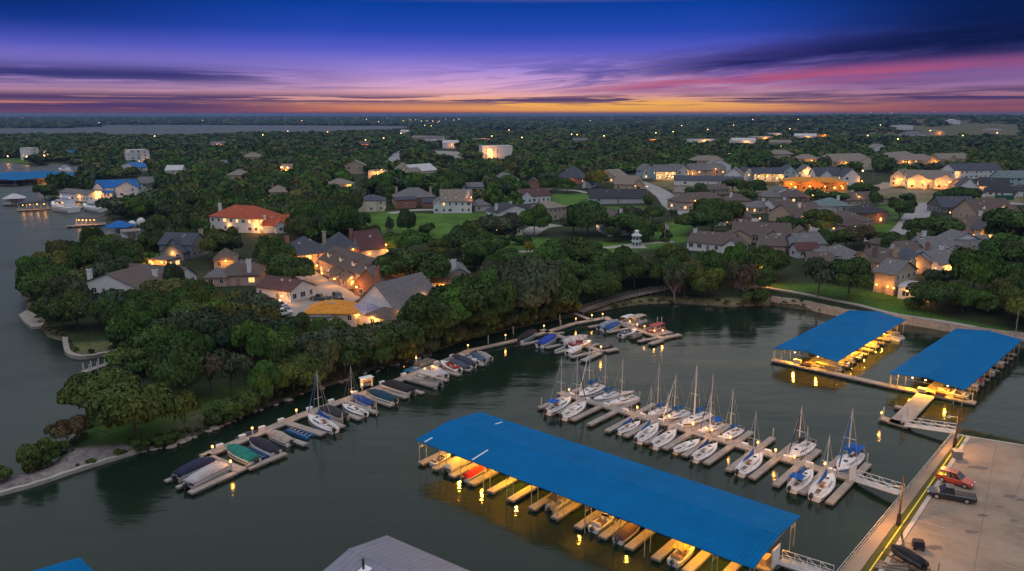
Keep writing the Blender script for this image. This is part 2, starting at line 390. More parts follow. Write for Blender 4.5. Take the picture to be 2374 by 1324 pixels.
tme = npmesh('ground', V, F, True)
at = tme.attributes.new('tint', 'FLOAT_COLOR', 'POINT')
at.data.foreach_set('color', np.concatenate([colr, np.ones((len(colr), 1))], 1).astype(np.float32).ravel())
gm = bpy.data.materials.new('ground cover'); gm.use_nodes = True; nt2 = gm.node_tree; b = nt2.nodes['Principled BSDF']
def n2(t): return nt2.nodes.new(t)
at_n = n2('ShaderNodeAttribute'); at_n.attribute_name = 'tint'
g = n2('ShaderNodeNewGeometry'); f1 = None
for sc_, lo, hi in ((.09, .62, 1.3), (1.1, .6, 1.35), (6., .7, 1.25)):
    nz = n2('ShaderNodeTexNoise'); nz.inputs['Scale'].default_value = sc_; nz.inputs['Detail'].default_value = 6; nt2.links.new(g.outputs['Position'], nz.inputs['Vector'])
    mr = n2('ShaderNodeMapRange'); mr.inputs[1].default_value = .3; mr.inputs[2].default_value = .7; mr.inputs[3].default_value = lo; mr.inputs[4].default_value = hi
    nt2.links.new(nz.outputs['Fac'], mr.inputs[0])
    if f1 is None: f1 = mr.outputs[0]
    else:
        mm = n2('ShaderNodeMath'); mm.operation = 'MULTIPLY'; nt2.links.new(f1, mm.inputs[0]); nt2.links.new(mr.outputs[0], mm.inputs[1]); f1 = mm.outputs[0]
mx = n2('ShaderNodeMix'); mx.data_type = 'RGBA'; mx.blend_type = 'MULTIPLY'; mx.inputs[0].default_value = 1
nt2.links.new(at_n.outputs['Color'], mx.inputs[6]); nt2.links.new(f1, mx.inputs[7]); nt2.links.new(mx.outputs[2], b.inputs['Base Color'])
b.inputs['Roughness'].default_value = .95; b.inputs['Specular IOR Level'].default_value = .15
tme.materials.append(gm)
tag(mk('ground', tme), kind='structure')
# water sheet
wm = bpy.data.materials.new('lake water'); wm.use_nodes = True; nt2 = wm.node_tree; b = nt2.nodes['Principled BSDF']
b.inputs['Base Color'].default_value = (.008, .019, .011, 1); b.inputs['Roughness'].default_value = .06; b.inputs['IOR'].default_value = 1.33
g = n2('ShaderNodeNewGeometry'); prev = None
for sc_, st, rot in (((.5, 1.3, 1.), .026, 25), ((1.6, 3.6, 1.), .013, -20), ((.05, .12, 1.), .25, 10)):
    mp = n2('ShaderNodeMapping'); mp.inputs['Scale'].default_value = sc_; mp.inputs['Rotation'].default_value = (0, 0, rad(rot)); nt2.links.new(g.outputs['Position'], mp.inputs['Vector'])
    nz = n2('ShaderNodeTexNoise'); nz.inputs['Scale'].default_value = 1; nz.inputs['Detail'].default_value = 3; nt2.links.new(mp.outputs[0], nz.inputs['Vector'])
    bp = n2('ShaderNodeBump'); bp.inputs['Strength'].default_value = 1.; bp.inputs['Distance'].default_value = st; nt2.links.new(nz.outputs['Fac'], bp.inputs['Height'])
    if prev: nt2.links.new(prev, bp.inputs['Normal'])
    prev = bp.outputs[0]
nt2.links.new(prev, b.inputs['Normal'])
sx2 = n2('ShaderNodeSeparateXYZ'); nt2.links.new(g.outputs['Position'], sx2.inputs[0])
m1 = n2('ShaderNodeMapRange'); nt2.links.new(sx2.outputs[0], m1.inputs[0]); m1.inputs[1].default_value = -45; m1.inputs[2].default_value = -110; m1.inputs[3].default_value = .05; m1.inputs[4].default_value = .34
m3 = n2('ShaderNodeMapRange'); nt2.links.new(sx2.outputs[1], m3.inputs[0]); m3.inputs[1].default_value = 500; m3.inputs[2].default_value = 900; m3.inputs[3].default_value = .05; m3.inputs[4].default_value = .4
mm = n2('ShaderNodeMath'); mm.operation = 'MAXIMUM'; nt2.links.new(m1.outputs[0], mm.inputs[0]); nt2.links.new(m3.outputs[0], mm.inputs[1]); nz = n2('ShaderNodeTexNoise'); nz.inputs['Scale'].default_value = .035; nz.inputs['Detail'].default_value = 3; nt2.links.new(g.outputs['Position'], nz.inputs['Vector'])
mr = n2('ShaderNodeMapRange'); mr.inputs[1].default_value = .5; mr.inputs[2].default_value = .68; mr.inputs[3].default_value = 0; mr.inputs[4].default_value = .1; nt2.links.new(nz.outputs['Fac'], mr.inputs[0])
m4 = n2('ShaderNodeMath'); nt2.links.new(mm.outputs[0], m4.inputs[0]); nt2.links.new(mr.outputs[0], m4.inputs[1]); nt2.links.new(m4.outputs[0], b.inputs['Roughness'])
wmb = MB(); wmb.add([(-30000, -600, 0), (30000, -600, 0), (30000, 12000, 0), (-30000, 12000, 0)], [(0, 1, 2, 3)])
tag(wmb.build('water', wm), kind='structure')
# roads, paths and paved courts
ASPH = mat('road concrete', (.27, .26, .27), rough=.9, var=.2, scale=.12)
PATHM = mat('path concrete', (.34, .31, .28), rough=.9, var=.2, scale=.3)
COURT = mat('court paving', (.25, .235, .225), rough=.9, var=.25, scale=.15)
def smooth(pts, n=10):
    out = []
    for i in range(len(pts) - 1):
        p0 = pts[max(i - 1, 0)]; p1 = pts[i]; p2 = pts[i + 1]; p3 = pts[min(i + 2, len(pts) - 1)]
        for k in range(n):
            t = k / n
            out.append(tuple(.5 * (2 * p1[j] + (p2[j] - p0[j]) * t + (2 * p0[j] - 5 * p1[j] + 4 * p2[j] - p3[j]) * t * t + (3 * p1[j] - p0[j] - 3 * p2[j] + p3[j]) * t ** 3) for j in (0, 1)))
    out.append(tuple(pts[-1])); return out
ROADS = []
def ribbon(name, pix, w, m, lift=.16, kerb=0., gfun=True):
    c = smooth([tuple(G(*p)[:2]) for p in pix]); mb = MB(); n = len(c); L = []; Rr = []
    for i in range(n):
        a = Vector(c[max(i - 1, 0)]); b_ = Vector(c[min(i + 1, n - 1)]); t = (b_ - a).normalized(); nn = Vector((-t.y, t.x)); p = Vector(c[i])
        L.append(p + nn * w / 2); Rr.append(p - nn * w / 2)
    hc = hgt(np.array([p[0] for p in c]), np.array([p[1] for p in c])) + lift
    hl = hgt(np.array([p.x for p in L]), np.array([p.y for p in L])) + lift; hr = hgt(np.array([p.x for p in Rr]), np.array([p.y for p in Rr])) + lift
    zt = np.maximum(np.maximum(hl, hr), hc)
    rings = [[(Rr[i].x, Rr[i].y, zt[i]), (L[i].x, L[i].y, zt[i]), (L[i].x, L[i].y, zt[i] - .9), (Rr[i].x, Rr[i].y, zt[i] - .9)] for i in range(n)]
    mb.loft([r[::-1] for r in rings]); mats = [m]
    if kerb:
        for S, sg in ((L, 1), (Rr, -1)):
            rr = []
            for i in range(n):
                q = S[i]; cc = Vector(c[i]); o = (q - cc).normalized() * .22 * 1.
                rr.append([(q.x, q.y, zt[i] - .3), (q.x + o.x, q.y + o.y, zt[i] - .3), (q.x + o.x, q.y + o.y, zt[i] + .13), (q.x, q.y, zt[i] + .13)])
            mb.loft(rr if sg < 0 else [r[::-1] for r in rr], 1)
        mats = [m, PATHM]
    for p in c: ROADS.append((p[0], p[1], w / 2 + 1.5, w > 7))
    return tag(mb.build(name, mats), kind='structure')
ribbon('road', [(1476, 422), (1512, 436), (1542, 455), (1562, 478), (1590, 494), (1640, 504), (1760, 512)], 11, ASPH, kerb=1)
ribbon('road', [(2374, 474), (2250, 472), (2160, 473), (2135, 486), (2118, 512), (2092, 543), (2040, 553), (1960, 556), (1880, 552)], 10.5, ASPH, kerb=1)
ribbon('road', [(2060, 600), (2048, 585), (2040, 553)], 8., ASPH, kerb=1)
ribbon('road', [(2060, 468), (2160, 473)], 5., ASPH)
ribbon('road', [(900, 378), (918, 366), (930, 350), (960, 345)], 14., ASPH)
ribbon('road', [(1000, 380), (1100, 374), (1190, 372)], 14., ASPH)
ribbon('path', [(1100, 600), (1180, 587), (1240, 583), (1290, 580), (1360, 577), (1420, 574), (1480, 567), (1560, 560)], 4., PATHM)
ribbon('path', [(1215, 608), (1260, 596), (1310, 590)], 4., PATHM)
ribbon('path', [(1250, 438), (1330, 442), (1360, 448)], 4., PATHM)
ribbon('path', [(1755, 664), (1840, 678), (1930, 696), (1990, 708), (2080, 730), (2180, 752), (2290, 772), (2420, 795)], 1.8, PATHM)
ribbon('driveway', [(1290, 522), (1250, 528), (1220, 545)], 9., COURT)
ribbon('driveway', [(1870, 516), (1905, 524), (1900, 548)], 10., COURT)
ribbon('driveway', [(860, 598), (905, 606), (960, 604)], 7., COURT)
ribbon('driveway', [(905, 495), (960, 488), (1010, 487)], 6., PATHM)
ribbon('driveway', [(2000, 440), (2060, 430), (2070, 424)], 14., mat('bare earth', (.26, .2, .14), var=.3, scale=.2))
def court(name, pix, m, lift=.2):
    mb = MB(); pts = [G(*p) for p in pix]; z = max(p.z for p in pts) + lift
    mb.prism([(p.x, p.y) for p in pts], z - 2.5, z)
    return tag(mb.build(name, m), kind='structure'), [(p.x, p.y) for p in pts], z
_, COURTP, COURTZ = court('courtyard', [(640, 690), (668, 676), (702, 676), (716, 664), (650, 618), (700, 606), (742, 640), (800, 672), (838, 694), (806, 712), (764, 716), (700, 738), (650, 734), (636, 712)], COURT)
_, PARKP, _z = court('car park', [(985, 350), (1070, 352), (1075, 368), (990, 366)], COURT)
# ------------------------------------------------------------------ covered slips and floating docks
ROOFB = mat('blue standing seam roof', (.0, .125, .335), rough=.6, var=.16, scale=.22, wave=('X', .62, .6), spec=.04)
ROOFG = mat('grey ribbed roof', (.2, .2, .25), rough=.6, var=.16, scale=.4, wave=('X', .4, .7), spec=.2)
UNDER = mat('cream roof underside', (.62, .58, .48), rough=.7, var=.12, scale=1.)
FLOATM = mat('dark dock float', (.045, .04, .038), rough=.8, var=.3, scale=2.)
EDGE = mat('dock rim timber', (.2, .185, .175), rough=.8, var=.25, scale=2.)
def slab_mesh(L, w, top=.55):
    mb = MB()
    mb.box(0, 0, top - .07, L, w, .07, m=0)
    mb.box(0, 0, top - .3, L + .06, w + .06, .225, m=1)
    n = max(2, int(L / 2.6))
    for i in range(n):
        mb.box(-L / 2 + (i + .5) * L / n, 0, -.35, L / n * .72, w * .86, top - .3 + .35, m=2)
    return mb
def slab(parent, name, a, b, w, top=.55):
    """deck from point a to b (parent's local xy)"""
    a, b = Vector(a[:2]), Vector(b[:2]); d = b - a; c = (a + b) / 2
    return slab_mesh(d.length, w, top).build(name, [DECK, EDGE, FLOATM], parent, loc=(c.x, c.y, 0), rz=math.atan2(d.y, d.x))
def pile(parent, x, y, h=1.9, r=.11, c=(.42, .4, .38)):
    mb = MB(); mb.tube((0, 0, -1.5), (0, 0, h), r, 8); mb.tube((0, 0, h), (0, 0, h + .12), r, 8, r2=.02)
    return mb.build('pile', PAINT, parent, color=c, loc=(x, y, 0))
def shelter(name, label, corners, ze, zr, side, lamps, w_walk=2., top=None, under=None, n_post=10, back=False, seams=(), wat=250, rightfree=True):
    """open boat shelter: corners (pixels of the eaves) near-left, far-left, far-right, near-right; side = finger positions s on the near side"""
    q = [P(a, b_, ze) if isinstance(a, (int, float)) and not isinstance(corners[0], Vector) else a for a, b_ in corners] if not isinstance(corners[0], Vector) else corners
    c = sum(q, Vector()) / 4; d = (q[3] + q[2] - q[0] - q[1]) / 2; L = d.length; a = math.atan2(d.y, d.x)
    Wd = ((q[1] - q[0]).length + (q[2] - q[3]).length) / 2
    t = thing(name, label, 'boat shelter', (c.x, c.y, 0), a, 'covered boat slips of the marina')
    hw = Wd / 2; mb = MB(); th = .12
    mb.extr([(-hw, ze), (hw, ze), (hw, ze + th), (0, zr + th), (-hw, ze + th)][::1], -L / 2, L / 2, mf=[1, 0, 0, 0, 0])
    mb.v = []; mb.f = []; mb.m = []
    mb.extr([(-hw, ze), (0, zr), (hw, ze), (hw, ze + th), (0, zr + th), (-hw, ze + th)], -L / 2, L / 2, mf=[1, 1, 2, 0, 0, 2])
    mb.m[-1] = mb.m[-2] = 2
    mb.build('roof', [top or ROOFB, under or UNDER, top or ROOFB], t)
    MB().extr([(-.22, zr + th - .02), (.22, zr + th - .02), (0, zr + th + .045)], -L / 2 - .02, L / 2 + .02).build('ridge_cap', top or ROOFB, t)
    for (s, t0, t1) in seams:
        z0 = ze + th + (zr - ze) * (1 - abs(t0) / hw) + .03; z1 = ze + th + (zr - ze) * (1 - abs(t1) / hw) + .03
        MB().add([(s - .12, t0, z0), (s + .12, t0, z0), (s + .12, t1, z1), (s - .12, t1, z1), (s - .12, t0, z0 - .02), (s + .12, t0, z0 - .02), (s + .12, t1, z1 - .02), (s - .12, t1, z1 - .02)],
                 [(0, 1, 2, 3), (7, 6, 5, 4), (0, 4, 5, 1), (1, 5, 6, 2), (2, 6, 7, 3), (3, 7, 4, 0)]).build('skylight', WHITE, t)
    for k in range(n_post):
        s = -L / 2 + .5 + (L - 1.) * k / (n_post - 1)
        for sg in (-1, 1):
            mb = MB(); y = sg * (hw - .3); y2 = sg * (hw - 1.7)
            mb.tube((0, 0, -.6), (0, 0, ze), .055, 6); mb.tube((0, y2 - y, -.6), (0, y2 - y, ze + .25), .055, 6)
            mb.tube((0, 0, ze - 1.1), (0, y2 - y, ze - .1), .035, 5); mb.tube((0, 0, ze - .1), (0, y2 - y, ze - 1.1), .035, 5)
            mb.tube((0, 0, ze - 1.1), (0, y2 - y, ze - 1.1), .03, 5)
            mb.build('post', STEEL, t, loc=(s, y, 0))
        MB().tube((s, -hw + .3, ze - .06), (s, 0, zr - .08), .05, 5).tube((s, 0, zr - .08), (s, hw - .3, ze - .06), .05, 5).tube((s, -hw + .3, ze - .35), (s, hw - .3, ze - .35), .035, 5).build('truss', STEEL, t)
    slab(t, 'walkway', (-L / 2 + .6, 0), (L / 2 - .3, 0), w_walk)
    for s in side:
        slab(t, 'finger', (s, -w_walk / 2), (s, -hw + .15), 1.15)
        if back: slab(t, 'finger', (s, w_walk / 2), (s, hw - .15), 1.15)
    for s, y in lamps:
        z = ze + (zr - ze) * (1 - abs(y) / hw) - .95
        lm = MB().box(0, 0, .12, .5, .22, .1).build('lamp_housing', STEEL, t, loc=(s, y, z))
        MB().ball((0, 0, .03), .22, .16, .1, nu=10, nv=6).build('bulb', WBULB, lm)
        lamp(lm, (0, 0, -.2), wat * 2.4 * R.choice((.35, .6, 1., 1.5)), (1., .44, .035), .15)
    return t, L, Wd
blueA, _, _ = shelter('boat_shelter', 'long blue roofed boat shelter in the foreground with yellow lit slips', [(965, 1022), (1110, 955), (1852, 1197), (1752, 1322)], 4.05, 4.75,
    [-25.6, -22.6, -19., -15.3, -11.6, -7.9, -4.2, -.4, 3.3, 7., 10.8, 14.5, 18.5, 22.3], [(-22, -2.4), (-17, -2.8), (-10, -3.2), (1.2, -3.5), (8.5, -3.5), (15.5, -3.), (20.2, -4.), (24.2, .5)],
    n_post=13, back=True, seams=[(-24.6, -7.0, -5.4), (-15., -7.0, -3.6), (-20.5, 4.4, 6.)], wat=800)
blueB, _, _ = shelter('boat_shelter', 'blue roofed boat shelter at the back, nearest the retaining wall and bay', [(1938, 840), (1795, 808), (1967, 720), (2103, 742)], 3.15, 3.95,
    [-19, -15, -11.4, -7.6, -3.8, 0, 3.8, 7.6, 11.4, 15.2, 19], [(-20.2, 2.8), (-20., -2.), (-13.5, -4.2), (-6, -4.2), (2, -4.2), (10, -4.2), (15, -4.)], n_post=10, wat=1050)
blueC, _, _ = shelter('boat_shelter', 'blue roofed boat shelter at the right edge, lit only at its near end', [(2228, 908), (2068, 865), (2213, 762), (2374, 790)], 3.15, 3.95,
    [-19, -15, -11.4, -7.6, -3.8, 0, 3.8, 7.6, 11.4, 15.2, 19], [(-19.6, 3.), (-20.4, .5), (-19.8, -3.2)], n_post=10, wat=1050)
p0 = P(897, 1243, 4.05); ux = Vector((.814, -.581, 0)); uy = Vector((.581, .814, 0))
greyD, LD, WD = shelter('boat_shelter', 'grey ribbed metal roof of a boat shelter cut off by the bottom edge', [p0 - uy * 11.6, p0, p0 + ux * 30, p0 + ux * 30 - uy * 11.6], 4.05, 5.2, [-12, -8, -4, 0, 4], [], n_post=8, top=ROOFG)
MB().tube((0, 0, 4.3), (0, 0, 6.1), .13, 10).tube((0, 0, 6.1), (0, 0, 6.2), .17, 10).build('vent_pipe', DARK, greyD, loc=(-11.2, -1.5, 0))
MB().add([(-11.5, -1., 5.18), (-10.4, -1., 5.18), (-10.4, -5.6, 4.27), (-11.5, -5.6, 4.27), (-11.5, -1., 5.12), (-10.4, -1., 5.12), (-10.4, -5.6, 4.2), (-11.5, -5.6, 4.2)],
         [(3, 2, 1, 0), (4, 5, 6, 7), (0, 1, 5, 4), (1, 2, 6, 5), (2, 3, 7, 6), (3, 0, 4, 7)]).build('skylight', WHITE, greyD)
p0 = P(185, 1294, 4.05); ux = (P(215, 1324, 4.05) - p0).normalized(); uy = Vector((-ux.y, ux.x, 0))
shelter('boat_shelter', 'corner of a blue roof at the bottom left edge of the picture', [p0 - uy * 12, p0, p0 + ux * 22, p0 + ux * 22 - uy * 12], 4.05, 4.75, [-4, 0, 4], [], n_post=6)

def dock(name, label, mains, fingers, piles=(), group='floating docks of the marina', mw=1.9):
    o = P(*mains[0][0], .5); t = thing(name, label, 'dock', (o.x, o.y, 0), 0, group)
    def l(p):
        v = P(p[0], p[1], .5) - o; return Vector((v.x, v.y))
    segs_ = []
    for m in mains:
        a, b_ = l(m[0]), l(m[1]); slab(t, 'walkway', a, b_, m[2] if len(m) > 2 else mw); segs_.append((a, b_))
    for f in fingers:
        tip = l(f[:2]); w = f[2] if len(f) > 2 else 1.05; best = None
        for a, b_ in segs_:
            d = (b_ - a); k = max(0., min(1., (tip - a).dot(d) / d.length_squared)); ft = a + d * k
            if best is None or (tip - ft).length < (tip - best).length: best = ft
        dirn = (tip - best).normalized(); slab(t, 'finger', best + dirn * mw * .5, tip, w, .547)
    for p in piles:
        v = l(p); pile(t, v.x, v.y)
    return t
dock('floating_dock', 'sailboat dock with finger piers on both sides behind the long blue roof',
     [((1297, 909), (1985, 1112))],
     [(1251, 945), (1291, 956), (1327, 973), (1366, 984), (1407, 999), (1450, 1011), (1495, 1026), (1541, 1040), (1586, 1056), (1637, 1074), (1688, 1090), (1743, 1108), (1798, 1125), (1859, 1143), (1922, 1166),
      (1348, 899), (1397, 905), (1438, 915), (1479, 927), (1517, 936), (1552, 947), (1602, 961), (1637, 979), (1692, 984), (1742, 1000), (1792, 1014), (1842, 1028), (1898, 1042), (1950, 1058), (2013, 1074)],
     [(1255, 940), (1483, 924), (1693, 980), (1792, 1012), (2010, 1072), (1800, 1118), (1690, 1084)])
dock('floating_dock', 'long shore dock lined with boats, running from the point to the tree lined bank',
     [((470, 1058), (690, 966)), ((690, 966), (862, 905)), ((862, 905), (1000, 851)), ((1000, 851), (1090, 812)), ((1090, 812), (1195, 789), 1.5), ((1195, 789), (1262, 771), 1.5), ((1262, 771), (1330, 750), 1.5), ((1330, 750), (1411, 735), 1.5),
      ((474, 1056), (562, 1091), 1.7), ((1320, 722), (1372, 742), 1.3)],
     [(384, 1115, .8), (410, 1130, .8), (440, 1142), (592, 1074, .8), (662, 1050), (709, 1030), (750, 1006, 1.4), (796, 989), (835, 971), (873, 956), (909, 940), (943, 921), (981, 911), (1007, 894, 1.5), (1037, 882), (1066, 869), (1090, 858), (1122, 846), (1138, 832)],
     [(794, 976), (872, 940), (873, 958), (1132, 792), (1190, 770), (1298, 742), (965, 838), (745, 830 + 150)])
dock('floating_dock', 'middle spur of finger piers with covered boats below the boardwalk',
     [((1256, 764), (1396, 815), 1.6)],
     [(1208, 799), (1265, 806), (1288, 818, .8), (1324, 828), (1351, 836, 1.4), (1306, 770), (1326, 779), (1363, 784, .8), (1388, 797), (1432, 808, 1.4)], [(1300, 756), (1365, 812)])
dock('floating_dock', 'outermost spur of finger piers with awning boats under the wooded bank',
     [((1406, 738), (1540, 786), 1.6)],
     [(1365, 758), (1409, 770), (1442, 779, .8), (1480, 791), (1507, 797, 1.4), (1433, 741), (1468, 752, .8), (1500, 762, .8), (1577, 775, 1.6), (1552, 768, 2.6)], [(1524, 748), (1534, 748), (1512, 790)])
dock('floating_dock', 'walkway dock linking the two lit blue boat shelters at the back right',
     [((1791, 833), (2062, 894)), ((2062, 894), (2262, 934)), ((2150, 912), (2080, 984), 3.), ((2042, 968), (2108, 988), 1.8)], [(2075, 941, 1.2)], [(1793, 830), (2064, 890), (2254, 928), (2048, 962)])
# gangways
def gangway(label, a, b, za, zb, w=1.5):
    A_, B_ = P(*a, za), P(*b, zb); d = B_ - A_; L = math.hypot(d.x, d.y); t = thing('gangway', label, 'gangway', A_, math.atan2(d.y, d.x), 'gangways from the docks to the car park')
    r = (zb - za) / L
    MB().add([(0, -w / 2, 0), (L, -w / 2, r * L), (L, w / 2, r * L), (0, w / 2, 0), (0, -w / 2, -.15), (L, -w / 2, r * L - .15), (L, w / 2, r * L - .15), (0, w / 2, -.15)],
             [(0, 1, 2, 3), (7, 6, 5, 4), (4, 5, 1, 0), (5, 6, 2, 1), (6, 7, 3, 2), (7, 4, 0, 3)]).build('ramp', mat('gangway deck', (.42, .42, .44), rough=.6, var=.15), t)
    for y in (-w / 2, w / 2):
        mb = MB(); n = max(4, int(L / 1.7))
        for i in range(n + 1):
            x = L * i / n; mb.tube((x, y, r * x - .1), (x, y, r * x + 1.1), .035, 5)
            if i < n:
                x2 = L * (i + 1) / n; mb.tube((x, y, r * x + 1.1), (x2, y, r * x2), .03, 5)
        mb.tube((0, y, 1.1), (L, y, r * L + 1.1), .045, 5); mb.tube((0, y, .5), (L, y, r * L + .5), .03, 5); mb.tube((0, y, 0), (L, y, r * L), .06, 5)
        mb.build('railing', mat('aluminium', (.68, .69, .72), rough=.4, var=.1, metal=.2), t)
    return t
gangway('white trussed gangway from the sailboat dock to the car park edge', (1975, 1108), (2088, 1143), .6, 1.35)
gangway('white trussed gangway at the top corner of the car park', (2098, 984), (2216, 1001), .6, 1.35)
gangway('white trussed gangway cut off at the bottom edge beside the long blue roof', (1806, 1300), (1925, 1338), .6, 1.35)
def gate(label, a, b, z):
    A_, B_ = P(*a, z), P(*b, z); d = B_ - A_; t = thing('dock_gate', label, 'gate', A_, math.atan2(d.y, d.x), 'tall white gates at the gangway feet'); L = d.length
    MB().box(L / 2, 0, .15, L, .07, 2.3).build('panel', WHITE, t)
    mb = MB(); mb.tube((0, 0, 0), (0, 0, 2.6), .06, 6).tube((L, 0, 0), (L, 0, 2.6), .06, 6).tube((0, 0, 2.6), (L, 0, 2.6), .05, 6); mb.build('frame', STEEL, t)
gate('tall white gate panel at the foot of the sailboat dock gangway', (1966, 1121), (1983, 1109), .55)
gate('tall white gate panel at the foot of the upper gangway', (2089, 984), (2101, 974), .55)
gate('tall white gate panel at the right end of the long blue roof', (1787, 1324), (1805, 1306), .55)
# box for tools and a sun shade on the dock
def kiosk():
    o = P(850, 897, .55); t = thing('dock_kiosk', 'small white open fronted kiosk on the long shore dock', 'kiosk', o, rad(38))
    mb = MB(); mb.box(0, .5, 0, 2.2, .08, 1.9).box(-1.06, 0, 0, .08, 1., 1.9).box(1.06, 0, 0, .08, 1., 1.9); mb.build('wall', WHITE, t)
    MB().box(0, 0, 1.9, 2.6, 1.5, .1).build('roof', WHITE, t); MB().box(0, .1, .85, 2., .7, .07).build('counter', WOOD, t)
kiosk()
# dock lamps: low posts with a glowing head
def lamp_proto(label):
    t = thing('dock_lamp', label, 'dock lamp', (0, 0, 0), 0, 'lamps along the docks')
    MB().box(0, 0, 0, .22, .22, 1.0, top=.8).build('post', PAINT, t, color=(.5, .47, .44))
    h = MB().ball((0, 0, 1.16), .19, .19, .19, nu=10, nv=7).build('lamp_head', BULB, t)
    MB().box(0, 0, 1.33, .3, .3, .05).build('cap', STEEL, h)
    return t
LAMPS = [((688, 966), 130, 'beside the blue covered sailboat on the long shore dock'), ((586, 1008), 70, 'by the dark covered boats near the point'),
  ((536, 1087), 110, 'on the outer corner of the dock end by the pontoon boats'), ((494, 1052), 25, 'on the dock crosspiece above the navy covered pontoon'), ((816, 922), 60, 'at the bow of the bare masted white sailboat'),
  ((840, 905), 110, 'in front of the small white kiosk'), ((965, 842), 30, 'by the blue canopied lift on the long dock'), ((985, 868), 60, 'under the tan awning of the party barge'), ((1003, 862), 50, 'just past the tan awning on the long dock'),
  ((1085, 812), 110, 'above the row of white runabouts on the long dock'), ((1172, 788), 50, 'on the bare stretch of the long dock'), ((1261, 766), 100, 'at the root of the middle spur'), ((1335, 749), 50, 'between the two spurs on the long dock'),
  ((1372, 741), 80, 'where the shore bridge meets the long dock'), ((1397, 738), 50, 'at the end tip of the long dock'), ((1365, 803), 60, 'at the end of the middle spur by the white covered runabout'), ((1393, 816), 60, 'on the outer crosspiece of the middle spur'),
  ((1460, 756), 60, 'by the tan awning pontoon on the outer spur'), ((1477, 763), 50, 'by the black covered pontoon on the outer spur'), ((1494, 767), 60, 'beside the maroon pontoon on the outer spur'), ((1517, 778), 50, 'near the grey slatted platform on the outer spur'), ((1536, 777), 60, 'at the outer corner of the outer spur'),
  ((1319, 917), 150, 'at the far left head of the sailboat dock'), ((1477, 959), 80, 'on the sailboat dock where a yellow kerbed finger starts'), ((1550, 980), 120, 'on the sailboat dock before the thick white mast'), ((1606, 998), 40, 'on the sailboat dock beside the brown decked boat'),
  ((1636, 1008), 130, 'at the bow of the brown decked sailboat'), ((1650, 1012), 130, 'second lamp right of the brown decked sailboat'), ((1692, 1030), 40, 'on the sailboat dock right of the tan hatch boat'), ((1756, 1042), 90, 'on the sailboat dock behind the lone slim mast'), ((1797, 1060), 40, 'on the empty middle stretch of the sailboat dock'),
  ((1840, 1076), 120, 'at the bow of the dark boomed sailboat'), ((1911, 1092), 90, 'near the gate end of the sailboat dock'), ((2042, 972), 40, 'on the small end dock below the upper gangway')]
lp0 = None
for (px, w, lab) in LAMPS:
    pt = P(*px, .55)
    L_ = 'small glowing dock lamp ' + lab
    if lp0 is None: lp0 = lamp_proto(L_); t = lp0; t.location = pt
    else: t = dup(lp0, pt, 0, L_)
    lamp(t, (0, 0, 1.75), w * 1.0, (1., .4, .07), .2)
# ------------------------------------------------------------------ boats
DECKW = mat('moulded white deck', (.7, .7, .72), rough=.55, var=.1, scale=2.)
TEAK = mat('brown cockpit sole', (.16, .09, .05), rough=.7, var=.3, scale=3.)
ALU = mat('mast aluminium', (.62, .63, .66), rough=.4, var=.08, metal=.15)
def hull_rings(st):
    rr = []
    for x, b_, sh, ke in st:
        rr.append([(x, -b_, sh), (x, -b_ * .97, sh * .55), (x, -b_ * .8, .02), (x, 0, ke), (x, b_ * .8, .02), (x, b_ * .97, sh * .55), (x, b_, sh)])
    return rr
SAIL = [(-3.75, .82, .72, -.1), (-2.6, 1.08, .74, -.3), (-1., 1.26, .79, -.45), (.7, 1.2, .85, -.45), (2.2, .85, .94, -.35), (3.2, .42, 1.02, -.2), (3.85, .04, 1.1, .1)]
RUN = [(-2.9, .98, .78, -.25), (-1.5, 1.08, .8, -.3), (.2, 1.1, .86, -.3), (1.5, .9, .95, -.2), (2.4, .5, 1.03, 0.), (2.95, .06, 1.08, .3)]
BM = {}
def bmesh(key, fn):
    if key not in BM: BM[key] = fn()
    return BM[key]
def hullmesh(st):
    mb = MB(); mb.loft(hull_rings(st)); n = 7
    for i, f in enumerate(mb.f):     # deck faces use slot 1
        if len(f) == 4 and all(abs(mb.v[k][1]) >= 0 for k in f):
            if f[0] % n in (0, 6) and f[1] % n in (0, 6): mb.m[i] = 1
    return mb.mesh('hull', [GLOSS, DECKW])
def stripe_mesh(st, f0=.62, f1=.8):
    mb = MB()
    for sg in (-1, 1):
        top = [(x, sg * (b_ * (.97 + .03 * f1) + .012), sh * f1) for x, b_, sh, ke in st]; bot = [(x, sg * (b_ * (.97 + .03 * f0) + .012), sh * f0) for x, b_, sh, ke in st]
        for i in range(len(st) - 1):
            q = [bot[i], bot[i + 1], top[i + 1], top[i]]; mb.add(q if sg < 0 else q[::-1], [(0, 1, 2, 3)])
    return mb.mesh('stripe', [PAINT])
def cabin_mesh():
    mb = MB(); R_ = []
    for x, w, z0, z1 in ((-.9, .82, .74, 1.26), (.3, .8, .78, 1.3), (1.4, .62, .82, 1.26), (2.3, .3, .86, 1.02)):
        R_.append([(x, -w, z0), (x, w, z0), (x, w * .86, z1 - .08), (x, w * .6, z1), (x, -w * .6, z1), (x, -w * .86, z1 - .08)])
    mb.loft(R_); return mb.mesh('cabin', [DECKW])
def cabwin_mesh():
    mb = MB()
    for sg in (-1, 1):
        for x0, x1 in ((-.65, .1), (.3, .85), (1., 1.4)):
            def yy(x): return sg * (.83 - .14 * max(0, (x - .1)) / 1.3 * .9)
            q = [(x0, yy(x0), .95), (x1, yy(x1), .97), (x1, yy(x1) - sg * .03, 1.13), (x0, yy(x0) - sg * .03, 1.12)]
            mb.add(q if sg < 0 else q[::-1], [(0, 1, 2, 3)])
    return mb.mesh('window', [GLASS])
